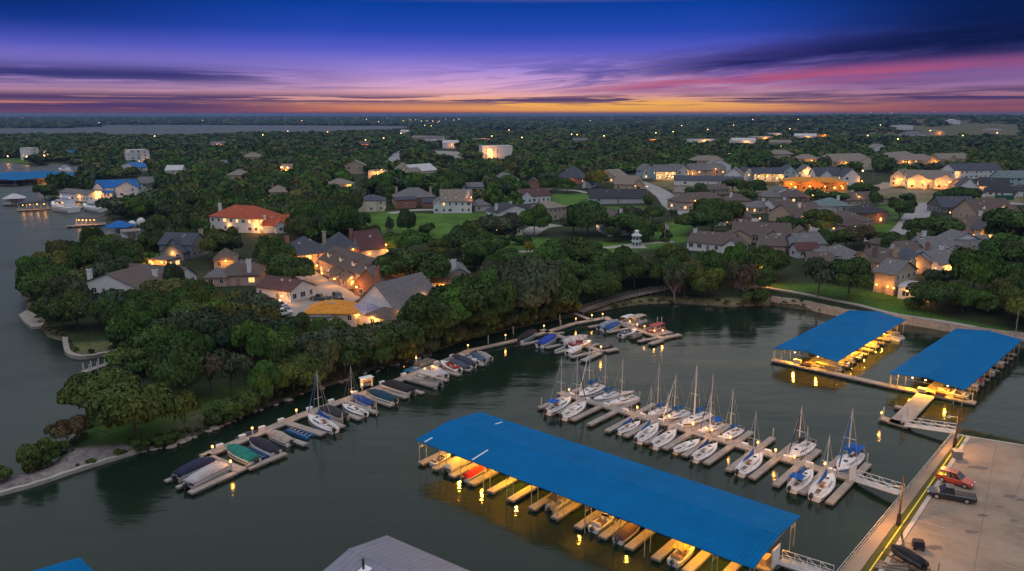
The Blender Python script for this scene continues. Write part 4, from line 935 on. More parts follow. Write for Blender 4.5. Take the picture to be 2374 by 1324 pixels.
def roof_on(mb, rt, x, y, w, d, h, rh, oh=.45, th=.16):
    a, b_ = w / 2 + oh, d / 2 + oh; dz = -oh * rh / (max(.5, (d if rt == 'g' else w if rt == 'x' else min(w, d)) / 2)); z = h + dz
    if rt in 'gx':
        m2 = MB(); hw = b_ if rt == 'g' else a; hl = a if rt == 'g' else b_
        m2.extr([(-hw, z), (0, h + rh), (hw, z), (hw, z + th), (0, h + rh + th), (-hw, z + th)], -hl, hl)
        if rt == 'x': m2.v = [(-q[1], q[0], q[2]) for q in m2.v]
        mb.add([(q[0] + x, q[1] + y, q[2]) for q in m2.v], m2.f)
    elif rt == 'h':
        k = max(0, a - b_) if a > b_ else 0; k2 = max(0, b_ - a)
        vs = [(-a, -b_, z), (a, -b_, z), (a, b_, z), (-a, b_, z)]; vs += [(q[0], q[1], q[2] + th) for q in vs] + [(-k, -k2, h + rh + th), (k, k2, h + rh + th)]
        fs = [(3, 2, 1, 0), (0, 1, 5, 4), (1, 2, 6, 5), (2, 3, 7, 6), (3, 0, 4, 7)]
        fs += [(4, 5, 9, 8), (5, 6, 9), (6, 7, 8, 9), (7, 4, 8)] if a > b_ else [(4, 5, 8), (5, 6, 9, 8), (6, 7, 9), (7, 4, 8, 9)]
        mb.add([(q[0] + x, q[1] + y, q[2]) for q in vs], fs)
    else:
        mb.box(x, y, h, w + .3, d + .3, .25); mb.box(x, y, h + .25, w - .1, d - .1, .05)
def body_on(mb, rt, x, y, w, d, h, rh):
    a, b_ = w / 2, d / 2
    if rt == 'g': mb.extr([(y - b_, -1.5), (y + b_, -1.5), (y + b_, h), (y, h + rh - .02), (y - b_, h)], x - a, x + a)
    elif rt == 'x':
        m2 = MB(); m2.extr([(-a, -1.5), (a, -1.5), (a, h), (0, h + rh - .02), (-a, h)], -b_, b_); mb.add([(-q[1] * -1 if False else q[1] * -1 + x, q[0] + y, q[2]) for q in m2.v], m2.f)
    else: mb.box(x, y, -1.5, w, d, h + 1.5)
def house(a, b_, d, h, rt, rh, wc, rc, label, lit=.25, ch=(), wings=(), dorm=0, lamps=(), cat='house', floors=None, garage=0, win=1., name='house', keep=True, eps=None, group=None):
    A_, B_ = G(*a), G(*b_); dv = B_ - A_; w = math.hypot(dv.x, dv.y); rz = math.atan2(dv.y, dv.x); nx = Vector((-math.sin(rz), math.cos(rz), 0))
    c = (A_ + B_) / 2 + nx * d / 2; c.z = max(A_.z, B_.z)
    dist = c.y
    t = thing(name, label, cat, c, rz, group or ('houses of the lakeside neighbourhood' if cat == 'house' else None))
    HS.append((c.x, c.y, math.hypot(w, d) / 2 * .92 + 1.5))
    if keep: KEEP.append((min(a[0], b_[0]), max(a[0], b_[0]), Q(c.x, c.y, c.z + h)[1], max(a[1], b_[1]) - 6, c.y - d / 2 - 1))
    mb = MB(); body_on(mb, rt, 0, 0, w, d, h, rh)
    for wg in wings: body_on(mb, wg[5], *wg[:5], wg[6])
    mb.build('wall', SIDING, t, color=CC[wc])
    mb = MB(); roof_on(mb, rt, 0, 0, w, d, h, rh)
    rf = mb.build('roof', SHINGLE, t, color=CC[rc])
    for wg in wings:
        mb = MB(); roof_on(mb, wg[5], *wg[:5], wg[6]); mb.build('roof', SHINGLE, t, color=CC[wg[7] if len(wg) > 7 else rc])
    for (fx, fy, cc, up) in ch:
        mb = MB(); top = h + rh + up; mb.box(0, 0, 0, 1.15, .9, top); mb.box(0, 0, top, 1.35, 1.1, .22); mb.box(0, 0, top + .22, .6, .4, .3, m=1)
        mb.build('chimney', [PAINT, DARK], rf, color=CC[cc], loc=(fx * w, fy * d, 0))
    for k in range(dorm):
        x = -w / 2 + w * (k + .5) / dorm; yd = -d / 2 + d * .16; mb = MB()
        z0 = h + rh * .22; mb.extr([(-.75, z0), (.75, z0), (.75, z0 + 1.25), (0, z0 + 1.95), (-.75, z0 + 1.25)], -d * .05, d * .22); mb.v = [(-q[1], q[0], q[2]) for q in mb.v]
        dm = mb.build('dormer', SIDING, rf, color=CC['W'], loc=(x, yd, 0))
        m2 = MB(); m2.extr([(-.95, z0 + 1.13), (0, z0 + 2.0), (.95, z0 + 1.13), (.95, z0 + 1.25), (0, z0 + 2.12), (-.95, z0 + 1.25)], -d * .07, d * .2); m2.v = [(-q[1], q[0], q[2]) for q in m2.v]
        m2.build('dormer_roof', SHINGLE, rf, color=CC[rc], loc=(x, yd, 0))
    if dist < 560 and rt in 'gh':
        for k in range(2):
            vx, vy = R.uniform(-.25, .25) * w, -d * R.uniform(.1, .2); MB().box(0, 0, 0, .5, .45, .5).build('roof_vent', PAINT, rf, color=(.5, .5, .5), loc=(vx, vy, h + rh * (1 - abs(vy) / (d / 2)) * .98))
    # windows
    pd, pl = panes(); fr = bmesh('wframe', frame_mesh); nfl = floors or max(1, int(h / 2.7)); near = dist < 480
    def window(x, y, z, ww, hh, r, isl):
        o = mk('window', pl if isl else pd, t, None, (x, y, z), r); o.scale = (ww, 1, hh)
        if near: f = mk('frame', fr, o)
    sp = 2.9 if near else 4.4 if dist < 800 else 7.
    faces = [(0, 0, w, d, rt, rh, h)] + [(q[0], q[1], q[2], q[3], q[5], q[6], q[4]) for q in wings]
    for (x0, y0, w_, d_, rt_, rh_, h_) in faces:
        for (L, org, dr, r) in ((w_, (x0 - w_ / 2, y0 - d_ / 2), (1, 0), 0.), (d_, (x0 + w_ / 2, y0 - d_ / 2), (0, 1), math.pi / 2), (d_, (x0 - w_ / 2, y0 + d_ / 2), (0, -1), -math.pi / 2)):
            n = int(L / sp * win)
            if n < 1: continue
            for f in range(max(1, int(h_ / 2.7)) if floors is None else floors):
                fh = h_ / (max(1, int(h_ / 2.7)) if floors is None else floors)
                for k in range(n):
                    if R.random() < .18: continue
                    s_ = L * (k + .5) / n; x = org[0] + dr[0] * s_; y = org[1] + dr[1] * s_
                    if any(q is not (x0, y0) and abs(x - q[0]) < q[2] / 2 - .05 and abs(y - q[1]) < q[3] / 2 - .05 and (q[0], q[1]) != (x0, y0) for q in faces): continue
                    gar = garage and f == 0 and r == 0. and k < garage and (x0, y0) == (0, 0)
                    if gar:
                        mb = MB(); mb.box(0, -.04, 0, 2.6, .08, 2.2)
                        mb.build('garage_door', WHITE, t, loc=(x, y, .0)); continue
                    if f == 0 and r == 0. and k == n // 2 and (x0, y0) == (0, 0):
                        dd = MB().box(0, -.05, 0, 1.05, .1, 2.1).build('door', WOOD, t, loc=(x, y, .05))
                        if near: MB().box(.38, -.14, 1., .08, .08, .12).build('handle', STEEL, dd)
                        continue
                    window(x, y, f * fh + .95, R.choice((.95, 1.2, 1.6)), min(1.35, fh * .46), r, R.random() < lit)
    for (fx, out, z, W) in lamps:
        lo = MB().ball((0, 0, 0), .28, .28, .26, nu=8, nv=6).build('porch_lamp', BULB, t, loc=(fx * w, -d / 2 - .32 if out < .5 else -d / 2 - out, z))
        if out >= .5: MB().tube((0, 0, .2), (0, min(out, 1.5), .7), .05, 5).build('bracket', STEEL, lo)
        lamp(lo, (0, -.6, .1), W * 6., (1., .37, .06), .3)
    return t
H_ = house
H_((489, 541), (602, 541), 15, 6.2, 'h', 4.2, 'W', 'r', 'large white two storey house with red hipped roof and white chimney', lit=.3, ch=[(-.42, -.2, 'W', .8)], lamps=[(.46, 1.2, 3., 160), (.58, 1.5, 2.5, 160), (-.1, .3, 2.6, 30)])
H_((612, 541), (676, 538), 11, 3.3, 'g', 3.4, 'W', 'r', 'smaller white house with red gabled roof right of the red roofed mansion', ch=[(-.42, -.2, 'W', .3)], wings=[(1, -5.6, 4.5, 4, 3.2, 'x', 2.)], lamps=[(-.6, 1.2, 2.6, 150)])
H_((372, 600), (446, 601), 10, 5., 'g', 3.2, 'S', 'n', 'slate blue house with navy roof and white front gable among peninsula trees', ch=[(.42, .3, 'T', .8)], wings=[(1, -6, 8, 5, 3., 'x', 2.6), (0, -3.6, 4, 5, 5.2, 'x', 2.)], lamps=[(.1, 3.6, 2.4, 60)], lit=.08)
H_((345, 624), (388, 626), 6, 2.9, 'f', .3, 'T', 'b', 'small flat roofed patio house glowing yellow left of the navy roofed house', lit=.9, lamps=[(-.2, 1.2, 2.6, 190), (.38, 1., 2.6, 170)])
H_((188, 690), (322, 694), 15, 3., 'x', 3.6, 'W', 'b', 'low white house with wide brown gable and tall white chimney near the point', ch=[(-.36, -.42, 'W', .5), (.34, .2, 'W', -.6)], wings=[(-1, 10, 26, 8, 3, 'g', 2.8)], lit=.06)
H_((505, 664), (600, 662), 13, 3.2, 'h', 3.2, 'P', 'b', 'pinkish house with brown hipped roof and white chimney above the woods', ch=[(.28, -.42, 'W', 1.), (-.2, .3, 'T', .4)], wings=[(-6, -4, 6, 6, 3, 'h', 2.2, 'g')], lit=.1)
H_((497, 624), (548, 622), 10, 3., 'h', 2.6, 'T', 'b', 'small brown hip roofed house behind the pinkish chimneyed house', lit=.3, lamps=[(.05, .8, 2.6, 120)])
H_((596, 690), (674, 704), 9, 3.2, 'g', 2.2, 'W', 'm', 'long low white house with dark sloping roof edge by the courtyard', lit=.12, lamps=[(.46, 2.3, 2.4, 200), (.5, 7, 2.4, 200)])
H_((684, 632), (772, 622), 13, 5.6, 'h', 4.6, 'P', 'n', 'blue grey hip roofed brick house, left one of the two steep roofs', ch=[(-.4, .1, 'B', .3)], lit=.3, lamps=[(.1, 2., 2.6, 170), (-.42, 2., 2.6, 150)], garage=1)
H_((760, 616), (836, 612), 13, 5.4, 'h', 4.6, 'B', 'n', 'blue grey hip roofed brick house left of the maroon roof', ch=[(-.46, .1, 'T', .3), (.42, .3, 'B', .2)], lit=.3, lamps=[(.28, .4, 5., 50)])
H_((838, 606), (896, 600), 12, 4., 'g', 5.6, 'C', 'm', 'cream house with steep maroon roof and garage doors beside the lawn', ch=[(-.5, .1, 'B', -.6)], lit=.2, garage=2, lamps=[(.5, .8, 2.8, 80), (.46, .8, 5., 60), (-.2, .5, 2.4, 30)])
H_((742, 634), (858, 682), 11, 4.8, 'g', 3.6, 'P', 'b', 'long townhouse row with white dormers and warm lights along the courtyard', dorm=4, lit=.45, ch=[(.36, .2, 'B', .6)], wings=[(-2, -6.2, 6, 3.4, 2.8, 'g', 1.4), (6, -6.6, 5, 3, 2.9, 'g', 1.2)], lamps=[(-.42, 2., 3.2, 120), (-.15, 4.4, 2.6, 90), (.12, 4.6, 2.6, 120), (.3, 2.2, 3.6, 150), (.46, 2.4, 2.6, 110)])
H_((822, 688), (884, 692), 12, 3.6, 'x', 4.4, 'B', 'g', 'grey gabled house with tall brick chimney at the end of the townhouse row', ch=[(.38, -.5, 'B', .6)], lit=.2, lamps=[(-.35, 1., 3., 80)])
H_((828, 730), (920, 757), 17, 3.2, 'x', 5.6, 'W', 'g', 'white building with big plain gable and long grey roof above the marina trees', lit=.15, wings=[(-1.5, -11, 7, 5.4, 2.8, 'h', 1.6, 'l'), (6.5, -11.4, 8.5, 6, 2.7, 'h', 1.6, 'b')], lamps=[(.36, 6.2, 2.4, 130), (.74, 4.4, 2.4, 120), (.02, 6.4, 2.4, 50), (.75, 1., 3.5, 90)])
H_((708, 752), (826, 758), 9, 2.8, 'h', 2., 'G', 'o', 'low building with orange hipped roof below the courtyard', lit=.1, wings=[(-3.6, -5.2, 8, 3, 2.2, 'f', .1, 'g')])
H_((978, 658), (1084, 654), 14, 3.2, 'h', 3.2, 'G', 'g', 'grey roofed house with tall white chimney behind the large dark trees', ch=[(.2, -.56, 'W', .6), (-.44, .3, 'W', .2)], wings=[(4, -8, 7, 5, 3, 'x', 2.)], lit=.1)
H_((1000, 678), (1060, 682), 9, 3., 'g', 2.2, 'T', 'b', 'small brown roofed house lit warm behind the waterside trees', lit=.6, lamps=[(0, 1., 2.5, 90), (-.6, 3, 2.5, 110), (-.9, 5., 2.5, 80)])
H_((832, 491), (891, 490), 12, 5.8, 'h', 2.3, 'C', 'n', 'cream two storey house with arched entry and flat grey hip roof by the lawn', lit=.1, wings=[(0, -6.4, 5.4, 1.6, 5.5, 'f', .1)])
H_((921, 482), (1012, 478), 16, 5.2, 'h', 4.4, 'B', 'g', 'red brick house with broad grey hipped roof', ch=[(-.42, .2, 'T', .3), (.4, -.2, 'T', .4)], wings=[(-6.5, -9, 11, 5, 4.6, 'g', 1.2, 'n'), (7, -9.5, 9, 5, 2.8, 'g', 1.8, 'n')], lit=.12)
H_((1022, 495), (1094, 494), 14, 6.2, 'g', 5.2, 'W', 't', 'large white house with three dormers and two balcony storeys beside the lawn', dorm=3, lit=.12, wings=[(-8.5, -1, 6, 10, 5, 'x', 2.4)], lamps=[(.48, .5, 8., 60)], ch=[(.4, -.3, 'W', -.4)])
H_((1102, 491), (1138, 489), 10, 3.2, 'h', 2.6, 'G', 'g', 'small grey garage right of the dormered white house', lit=.05)
H_((752, 441), (814, 440), 14, 3.6, 'h', 3.2, 'C', 't', 'tan roofed house with one warm porch light in the mid distance woods', lit=.2, lamps=[(.46, .6, 2.8, 150)], wings=[(-12, 0, 10, 9, 3, 'g', 1.8)])
H_((617, 459), (664, 458), 13, 3.4, 'h', 3.6, 'T', 't', 'tan hip roofed house with brick chimney in the woods left of centre', ch=[(-.25, .1, 'B', 1.)], lit=.05, wings=[(-9, -1, 9, 8, 3, 'h', 2.4)])
H_((912, 403), (946, 403), 16, 4, 'h', 5., 'T', 't', 'tan pyramid roofed house in the distant trees', lit=.05)
H_((960, 410), (1014, 405), 18, 4, 'g', 5., 'C', 'w', 'pale grey roofed house beside the tan pyramid roof', lit=.05, wings=[(-12, -6, 12, 8, 4, 'g', 3., 't')])
H_((1160, 430), (1204, 428), 15, 4., 'x', 4., 'W', 'g', 'grey roofed gabled house right of an orange street glow', lit=.2)
H_((1084, 447), (1122, 446), 12, 3.5, 'g', 2.4, 'L', 'g', 'pale blue low house behind the white dormered house', lit=.05)
H_((1153, 513), (1236, 508), 14, 3.8, 'x', 3.4, 'W', 'k', 'white gabled house with charcoal roof on the lawn edge', ch=[(-.4, -.1, 'W', .3), (.1, .2, 'W', .5)], lit=.05, wings=[(7, 3, 14, 9, 3.6, 'g', 2.6)])
H_((1120, 546), (1212, 545), 14, 3., 'g', 4.2, 'C', 'b', 'brown shingled house with cream walls in front of the charcoal roofed one', lit=.05, wings=[(-7.5, -2, 5, 13, 3, 'x', 2.2)])
H_((1118, 368), (1188, 367), 24, 14, 'f', .5, 'W', 'w', 'tall white box shaped building with lit glass front in the distance', cat='building', name='white_building', lit=.0, win=.35, wings=[(-9, -12.6, 7, 1.4, 11, 'f', .2)], lamps=[(-.3, 3., 9., 700), (-.2, 3., 4., 700)])
H_((303, 386), (345, 384), 14, 15.5, 'f', .4, 'W', 'w', 'white apartment tower with teal glass side across the bay', cat='building', name='apartment_tower', lit=.08, floors=5, wings=[(5.5, -1.5, 8.4, 14, 14.6, 'f', .3)], lamps=[(.4, 2, 3, 200)])
H_((272, 396), (322, 397), 13, 3.4, 'x', 3.6, 'W', 'u', 'white gabled cottage with bright blue roof below the apartment tower', lit=.05)
H_((222, 462), (316, 455), 14, 5.6, 'g', 4.2, 'W', 'u', 'white waterside house with broad royal blue roof', lit=.12, wings=[(7, -4.5, 13, 9, 5.6, 'x', 3.8), (-9.4, -4, 6, 9, 5.4, 'x', 3.6), (-6, -8.5, 10, 5, 2.8, 'g', 1.)], lamps=[(-.28, 8, 3.6, 220), (-.3, 8, 1.8, 150)])
H_((140, 468), (206, 468), 10, 4.4, 'g', 1.8, 'W', 'g', 'long white lakeside house left of the royal blue roof', lit=.3, lamps=[(.2, .6, 2.4, 60)], wings=[(9, 2, 5, 8, 6, 'f', .2)])
H_((49, 371), (73, 371), 10, 13, 'f', .4, 'W', 'w', 'narrow white stepped tower house at the far left shore', lit=.1, floors=4)
H_((103, 364), (117, 364), 8, 5, 'g', 2, 'W', 'w', 'tiny pink lit house on the far left shore', lit=.6, lamps=[(0, 1, 4, 400)])
H_((152, 363), (171, 363), 9, 4, 'g', 3, 'W', 'u', 'tiny blue roofed house on the far left shore', lit=.1)
H_((1350, 436), (1371, 436), 12, 2.6, 'x', 6.5, 'W', 'u', 'white A frame house with vivid blue roof', lit=.1)
H_((1290, 426), (1348, 426), 16, 4., 'h', 7.5, 'B', 'n', 'house with tall navy pyramid roof and lit windows', lit=.5, lamps=[(0, 1., 2.5, 100)])
H_((1222, 438), (1250, 438), 10, 4, 'x', 3., 'B', 'b', 'small red gabled house left of the navy pyramid roof', lit=.1)
H_((1384, 421), (1424, 424), 13, 4.6, 'x', 4., 'T', 't', 'tan gabled house with lit attic window', lit=.3, lamps=[(-.2, .4, 5.4, 80)])
H_((1424, 441), (1479, 441), 14, 3.6, 'g', 5., 'T', 't', 'tan brick house with large plain roof beside the road bend', lit=.05, wings=[(8, -5, 6, 6, 3.5, 'x', 4.)])
H_((1490, 415), (1520, 415), 14, 6, 'x', 4.4, 'L', 'g', 'pale blue gabled townhouse, leftmost of the blue terrace', lit=.2)
H_((1521, 417), (1567, 417), 13, 6, 'g', 4.4, 'L', 'g', 'pale blue terrace house with glowing two storey porch', lit=.7, lamps=[(-.4, 2, 2.6, 260), (.1, 2, 2.6, 160), (.4, 1.4, 2.6, 120)])
H_((1568, 415), (1597, 414), 14, 6, 'x', 4.4, 'L', 'g', 'pale blue gabled townhouse, rightmost of the blue terrace', lit=.05)
H_((1562, 429), (1722, 435), 12, 3.4, 'g', 2.6, 'W', 'n', 'very long low white building under construction by the dry field', lit=.0, win=.3)
H_((1600, 414), (1682, 414), 14, 6.2, 'g', 4.4, 'T', 'g', 'broad grey roofed terrace behind the long low white building', lit=.1, lamps=[(-.45, 1, 4, 150), (.2, .6, 7, 90)])
H_((1676, 424), (1722, 426), 18, 5.5, 'x', 5., 'W', 'g', 'white gabled house at the right end of the long low white building', lit=.0)
H_((1724, 420), (1747, 420), 13, 5.6, 'x', 4.2, 'L', 'n', 'slim pale blue gabled house beside lit garages', lit=.2)
H_((1748, 421), (1815, 421), 13, 5.6, 'g', 4., 'L', 'n', 'pale blue terrace with several warm lamps behind the dry field', lit=.4, lamps=[(-.4, 2, 4, 260), (-.1, 2, 4, 200), (.2, 4, 2.5, 300), (.45, 1., 3, 150)])
H_((1816, 414), (1846, 414), 13, 5.6, 'x', 4.2, 'L', 'n', 'pale blue gabled house left of the orange timber framed house', lit=.1)
H_((1366, 474), (1500, 471), 16, 2.8, 'g', 4.2, 'G', 'k', 'long low building with dark charcoal roof beside the curving road', lit=.0, win=.3, lamps=[(.2, -17, 4, 60)] if False else ())
H_((1402, 545), (1462, 542), 15, 5.4, 'x', 3.6, 'W', 'b', 'tall white gabled house with brown roof beside the octagonal tower', ch=[(.36, .2, 'W', 0.)], lit=.1, wings=[(0, -9.2, 10, 4, 2.8, 'g', 2.2, 'n')])
H_((1212, 472), (1276, 469), 12, 4, 'g', 3.6, 'W', 'm', 'white house with maroon roof left of the charcoal roofed building', lit=.05, wings=[(-7, -3, 7, 9, 4, 'x', 3.)])
H_((1272, 512), (1312, 507), 12, 6, 'h', 2.6, 'T', 't', 'tan two storey house behind the round green tree', lit=.05)
H_((1592, 580), (1690, 588), 12, 3., 'g', 3.2, 'W', 'b', 'low white house with brown roof and white chimney above the wooded bank', ch=[(-.44, -.1, 'W', .6)], lit=.1, wings=[(9, -3, 6, 9, 3, 'x', 2.4)])
H_((1700, 562), (1834, 566), 13, 3.2, 'g', 3.8, 'T', 'b', 'sprawling brown roofed house with tan gables and white chimney', ch=[(-.36, .1, 'W', .6)], lit=.08, wings=[(-9, -7, 9, 8, 3, 'x', 2.6), (3, -8, 8, 8, 3, 'x', 2.8), (14, -6, 8, 9, 3.4, 'x', 3.2)], lamps=[(-.3, .5, 2.6, 40)])
H_((1582, 490), (1690, 484), 15, 4.4, 'h', 3.8, 'P', 'b', 'large brown hip roofed house with lit porch by the curving road', lit=.35, lamps=[(.05, .8, 2.6, 120), (.3, .8, 2.6, 90), (-.25, .4, 5, 70)], wings=[(4, -8, 16, 6, 3, 'h', 2.2)])
H_((1688, 480), (1742, 479), 13, 3.2, 'h', 3.4, 'P', 'b', 'brown hip roofed house with white chimney right of the lit porch house', ch=[(-.3, -.2, 'W', .5)], lit=.2)
H_((1816, 440), (1962, 444), 16, 5.2, 'h', 2.4, 'O', 'o', 'long orange timber framed house under construction, brightly lit', lit=.5, wings=[(-2, -8.6, 16, 6, 3.6, 'x', 3.4)], lamps=[(-.4, 2, 4, 420), (-.12, 7, 3, 420), (.12, 7, 3, 320), (.4, 2, 3, 150)])
H_((1857, 415), (1886, 415), 13, 5.6, 'x', 4.6, 'W', 'g', 'white gabled house with lit gable behind the orange timber house', lit=.4, lamps=[(-.1, 1., 5, 260)])
H_((1890, 427), (1952, 427), 14, 6.2, 'g', 5., 'W', 'n', 'white two storey house with navy roof and front gables', lit=.15, wings=[(-3, -7.4, 9, 5, 6, 'x', 4.), (12, -6, 6, 6, 6, 'x', 4.6)])
H_((1953, 430), (1992, 430), 14, 6.2, 'x', 5.4, 'W', 'n', 'tall white gabled house right of the navy roofed pair', lit=.1, lamps=[(.6, 1, 3, 120)])
H_((2062, 430), (2098, 432), 14, 6, 'x', 5.2, 'C', 't', 'cream gabled house with lit porches, left of the double gabled row', lit=.5, lamps=[(0, 1, 3, 220), (.6, 1., 5, 120)])
H_((2101, 436), (2202, 438), 15, 6.2, 'g', 5.2, 'C', 't', 'cream terrace with two lit front gables and a long tan roof', lit=.6, wings=[(-7, -8, 12, 4, 6, 'x', 3.6), (9, -8, 12, 4, 6, 'x', 3.6)], lamps=[(-.42, 4, 3, 300), (-.12, 5, 3, 340), (.15, 5, 3, 260), (.36, 5, 3, 160)])
H_((2212, 416), (2322, 412), 14, 6.4, 'g', 4.6, 'W', 'n', 'long white house with blue slate roof at the right edge', lit=.1, lamps=[(-.45, 1, 4, 120)])
H_((2200, 441), (2232, 443), 13, 4, 'x', 3.6, 'T', 'g', 'small tan gabled house with a glowing yellow wall', lit=.3, lamps=[(.3, 1, 2.8, 320)])
H_((2222, 454), (2266, 455), 14, 5.6, 'x', 4.8, 'W', 'n', 'white gabled house with low hexagonal porch roof at right', lit=.05, wings=[(2, -9.5, 12, 6, 2.8, 'h', 2.)], lamps=[(.56, 2, 3.2, 260)])
H_((2268, 452), (2338, 454), 15, 5.4, 'g', 4.6, 'W', 'k', 'white house with charcoal roof and low pavilion in front', lit=.05, wings=[(2, -11, 18, 8, 2.8, 'h', 3.)], lamps=[(-.45, 3, 3, 240)])
H_((2322, 432), (2400, 432), 14, 5.6, 'g', 4.4, 'L', 's', 'teal grey house with dormers cut by the right edge', lit=.1, dorm=2)
H_((2338, 456), (2410, 457), 14, 3.4, 'h', 3., 'W', 'k', 'low white house with charcoal hip roof at the right edge', lit=.0)
H_((1918, 386), (2026, 380), 20, 5, 'h', 5, 'T', 't', 'tan apartment block with lit entries behind the terraces', cat='building', name='apartment_block', lit=.4, wings=[(-14, -13, 26, 9, 4, 'h', 3.), (18, -12, 12, 8, 4, 'x', 3.)], lamps=[(.0, 3, 3.5, 500), (.25, 3, 3.5, 450), (-.3, 10, 3, 380)])
H_((2068, 386), (2176, 384), 20, 5.4, 'h', 5, 'T', 't', 'tan apartment block with white gable and bright entries at right', cat='building', name='apartment_block', lit=.4, wings=[(12, -12, 12, 8, 5, 'x', 4.)], lamps=[(-.2, 3, 4, 500), (.3, 8, 3, 420), (.48, 6, 3, 500)])
H_((2178, 382), (2246, 381), 16, 5.2, 'g', 5, 'T', 't', 'apartment block with brick chimneys and two white gables', cat='building', name='apartment_block', lit=.1, wings=[(-8, -9, 10, 6, 5, 'x', 4), (14, -8, 12, 6, 5, 'x', 4)], ch=[(-.2, 0, 'B', .8)])
H_((2062, 376), (2120, 372), 14, 5, 'h', 4, 'T', 't', 'tan roofed block half hidden behind the lit apartments', cat='building', name='apartment_block', lit=.0)
H_((1908, 494), (1976, 491), 15, 3, 'h', 3.4, 'G', 's', 'low house with teal slate hip roof in the right hand woods', ch=[(.35, .1, 'W', .6)], lit=.03)
H_((1962, 479), (2062, 474), 13, 3.2, 'h', 3.4, 'T', 'b', 'brown hip roofed house with white chimney beside the road crossing', ch=[(-.1, .2, 'W', .5)], lit=.05)
H_((1834, 472), (1876, 470), 14, 3.4, 'h', 3.8, 'D', 'b', 'dark brown steep roofed house below the orange timber house', ch=[(-.1, -.1, 'W', .5)], lit=.1, lamps=[(.6, 1, 4, 90)])
H_((1770, 470), (1812, 470), 13, 3.2, 'h', 3., 'T', 'g', 'grey roofed bungalow hidden among trees below the pale blue terrace', lit=.05)
H_((1836, 520), (1912, 512), 14, 4., 'g', 4., 'T', 'b', 'brown roofed house with bright orange lit garage gable', ch=[(-.1, -.2, 'W', .4)], lit=.15, garage=1, wings=[(-7, -8, 8, 6, 3, 'x', 3.), (6, 6, 16, 8, 4, 'g', 3.)], lamps=[(-.2, 7.2, 2.7, 420), (.2, .6, 2.6, 80)])
H_((1800, 498), (1846, 494), 12, 3.4, 'g', 3.4, 'W', 'b', 'white house with brown roof and white chimney behind the lit garage', ch=[(.2, -.1, 'W', .6)], lit=.1)
H_((1952, 537), (2020, 529), 15, 3.4, 'h', 3.8, 'P', 'b', 'brick house with brown hip roof on the green road corner', lit=.05, wings=[(-6, -8, 10, 6, 3, 'h', 2.8)], ch=[(-.48, 0, 'W', -1.)])
H_((2004, 524), (2056, 516), 12, 5.2, 'h', 3., 'B', 'k', 'navy roofed house with scaffolded brick front on the road corner', lit=.2, lamps=[(.1, 1., 2.4, 40)])
H_((2182, 496), (2264, 496), 14, 3.2, 'g', 4.4, 'D', 'n', 'house with plain navy roof below the dry field at right', lit=.0, lamps=[(.5, .6, 3, 140)])
H_((2262, 512), (2352, 508), 14, 3.4, 'g', 5.4, 'T', 'b', 'brown roofed house with two white dormers and tan gable at right', dorm=2, lit=.15, wings=[(8, -7.4, 8, 5, 3.2, 'x', 3.)], lamps=[(.05, 1.6, 2.7, 180)])
H_((2204, 562), (2322, 554), 15, 3.2, 'h', 4.2, 'T', 'b', 'brown roofed house with tan gable and row of glowing windows', lit=.85, ch=[(-.52, -.3, 'W', -.4)], wings=[(3, -8, 9, 5, 4.4, 'x', 2.8, 'n'), (-10, -7.5, 12, 4, 2.9, 'f', .2)], lamps=[(-.45, 8, 2.2, 200), (-.2, 8, 2.4, 220), (.05, 8, 2.4, 160), (.32, 1.2, 2.6, 160)])
H_((2142, 604), (2304, 600), 12, 4., 'g', 3., 'W', 'g', 'sprawling white house with grey roofs and tan chimney at right', ch=[(-.38, .2, 'T', .8), (-.24, .4, 'W', 1.)], lit=.05, wings=[(-6, -8, 12, 6, 3.4, 'x', 2.6), (5, 2, 10, 8, 6, 'x', 2.4), (9, -8, 10, 6, 3, 'g', 2.)])
H_((2024, 676), (2070, 686), 13, 5.8, 'g', 3., 'T', 'g', 'tan two storey house with glowing patio above the green bank', lit=.35, ch=[(.25, .55, 'T', -.6)], lamps=[(-.3, .6, 2.3, 34), (.25, .6, 2.3, 40), (.58, 1., 2.2, 24)])
H_((2096, 634), (2158, 636), 12, 3.4, 'x', 2.6, 'T', 'n', 'tan house with lit window and low navy gable behind the patio house', lit=.6, lamps=[(-.15, .6, 2.3, 110)], wings=[(9, 3, 10, 8, 3, 'g', 2.4)])
H_((2176, 640), (2244, 634), 12, 3.4, 'g', 3., 'W', 'g', 'white house with lit windows and white chimney, second row at right', lit=.5, ch=[(.2, .1, 'W', 1.)], lamps=[(-.2, .6, 2.4, 110)])
H_((2080, 692), (2152, 700), 10, 3.2, 'f', .3, 'W', 'w', 'modern white flat roofed house half hidden by the bank trees', lit=.5, lamps=[(-.2, .6, 2.5, 26), (.4, .6, 1.4, 40)])
H_((2284, 632), (2374, 628), 12, 3.6, 'g', 1.8, 'W', 'g', 'white house with shallow grey roofs at the right edge', lit=.05, ch=[(-.3, -.2, 'W', .6)])
H_((2024, 634), (2090, 632), 11, 3.4, 'g', 3., 'T', 'b', 'brown roofed house with one dark and one tan chimney', ch=[(-.36, -.3, 'D', .9), (.36, -.3, 'T', 1.)], lit=.3, lamps=[(.15, .5, 2.3, 60)])
H_((2092, 606), (2160, 604), 11, 3.2, 'g', 2.6, 'W', 'b', 'white house with broad brown roof and short white chimney', ch=[(.44, 0, 'W', .6)], lit=.05)
H_((1852, 594), (1912, 592), 11, 4.2, 'g', 2.8, 'G', 'g', 'pale grey house with shed roof right of the arrowed brown house', lit=.0, wings=[(-4, -7, 8, 5, 3, 'g', 2., 'm')]) if False else H_((1852, 594), (1912, 592), 11, 4.2, 'g', 2.8, 'G', 'g', 'pale grey house with sloping roof right of the sprawling brown house', lit=.0, wings=[(-4, -7, 8, 5, 3, 'g', 2., 'm')])
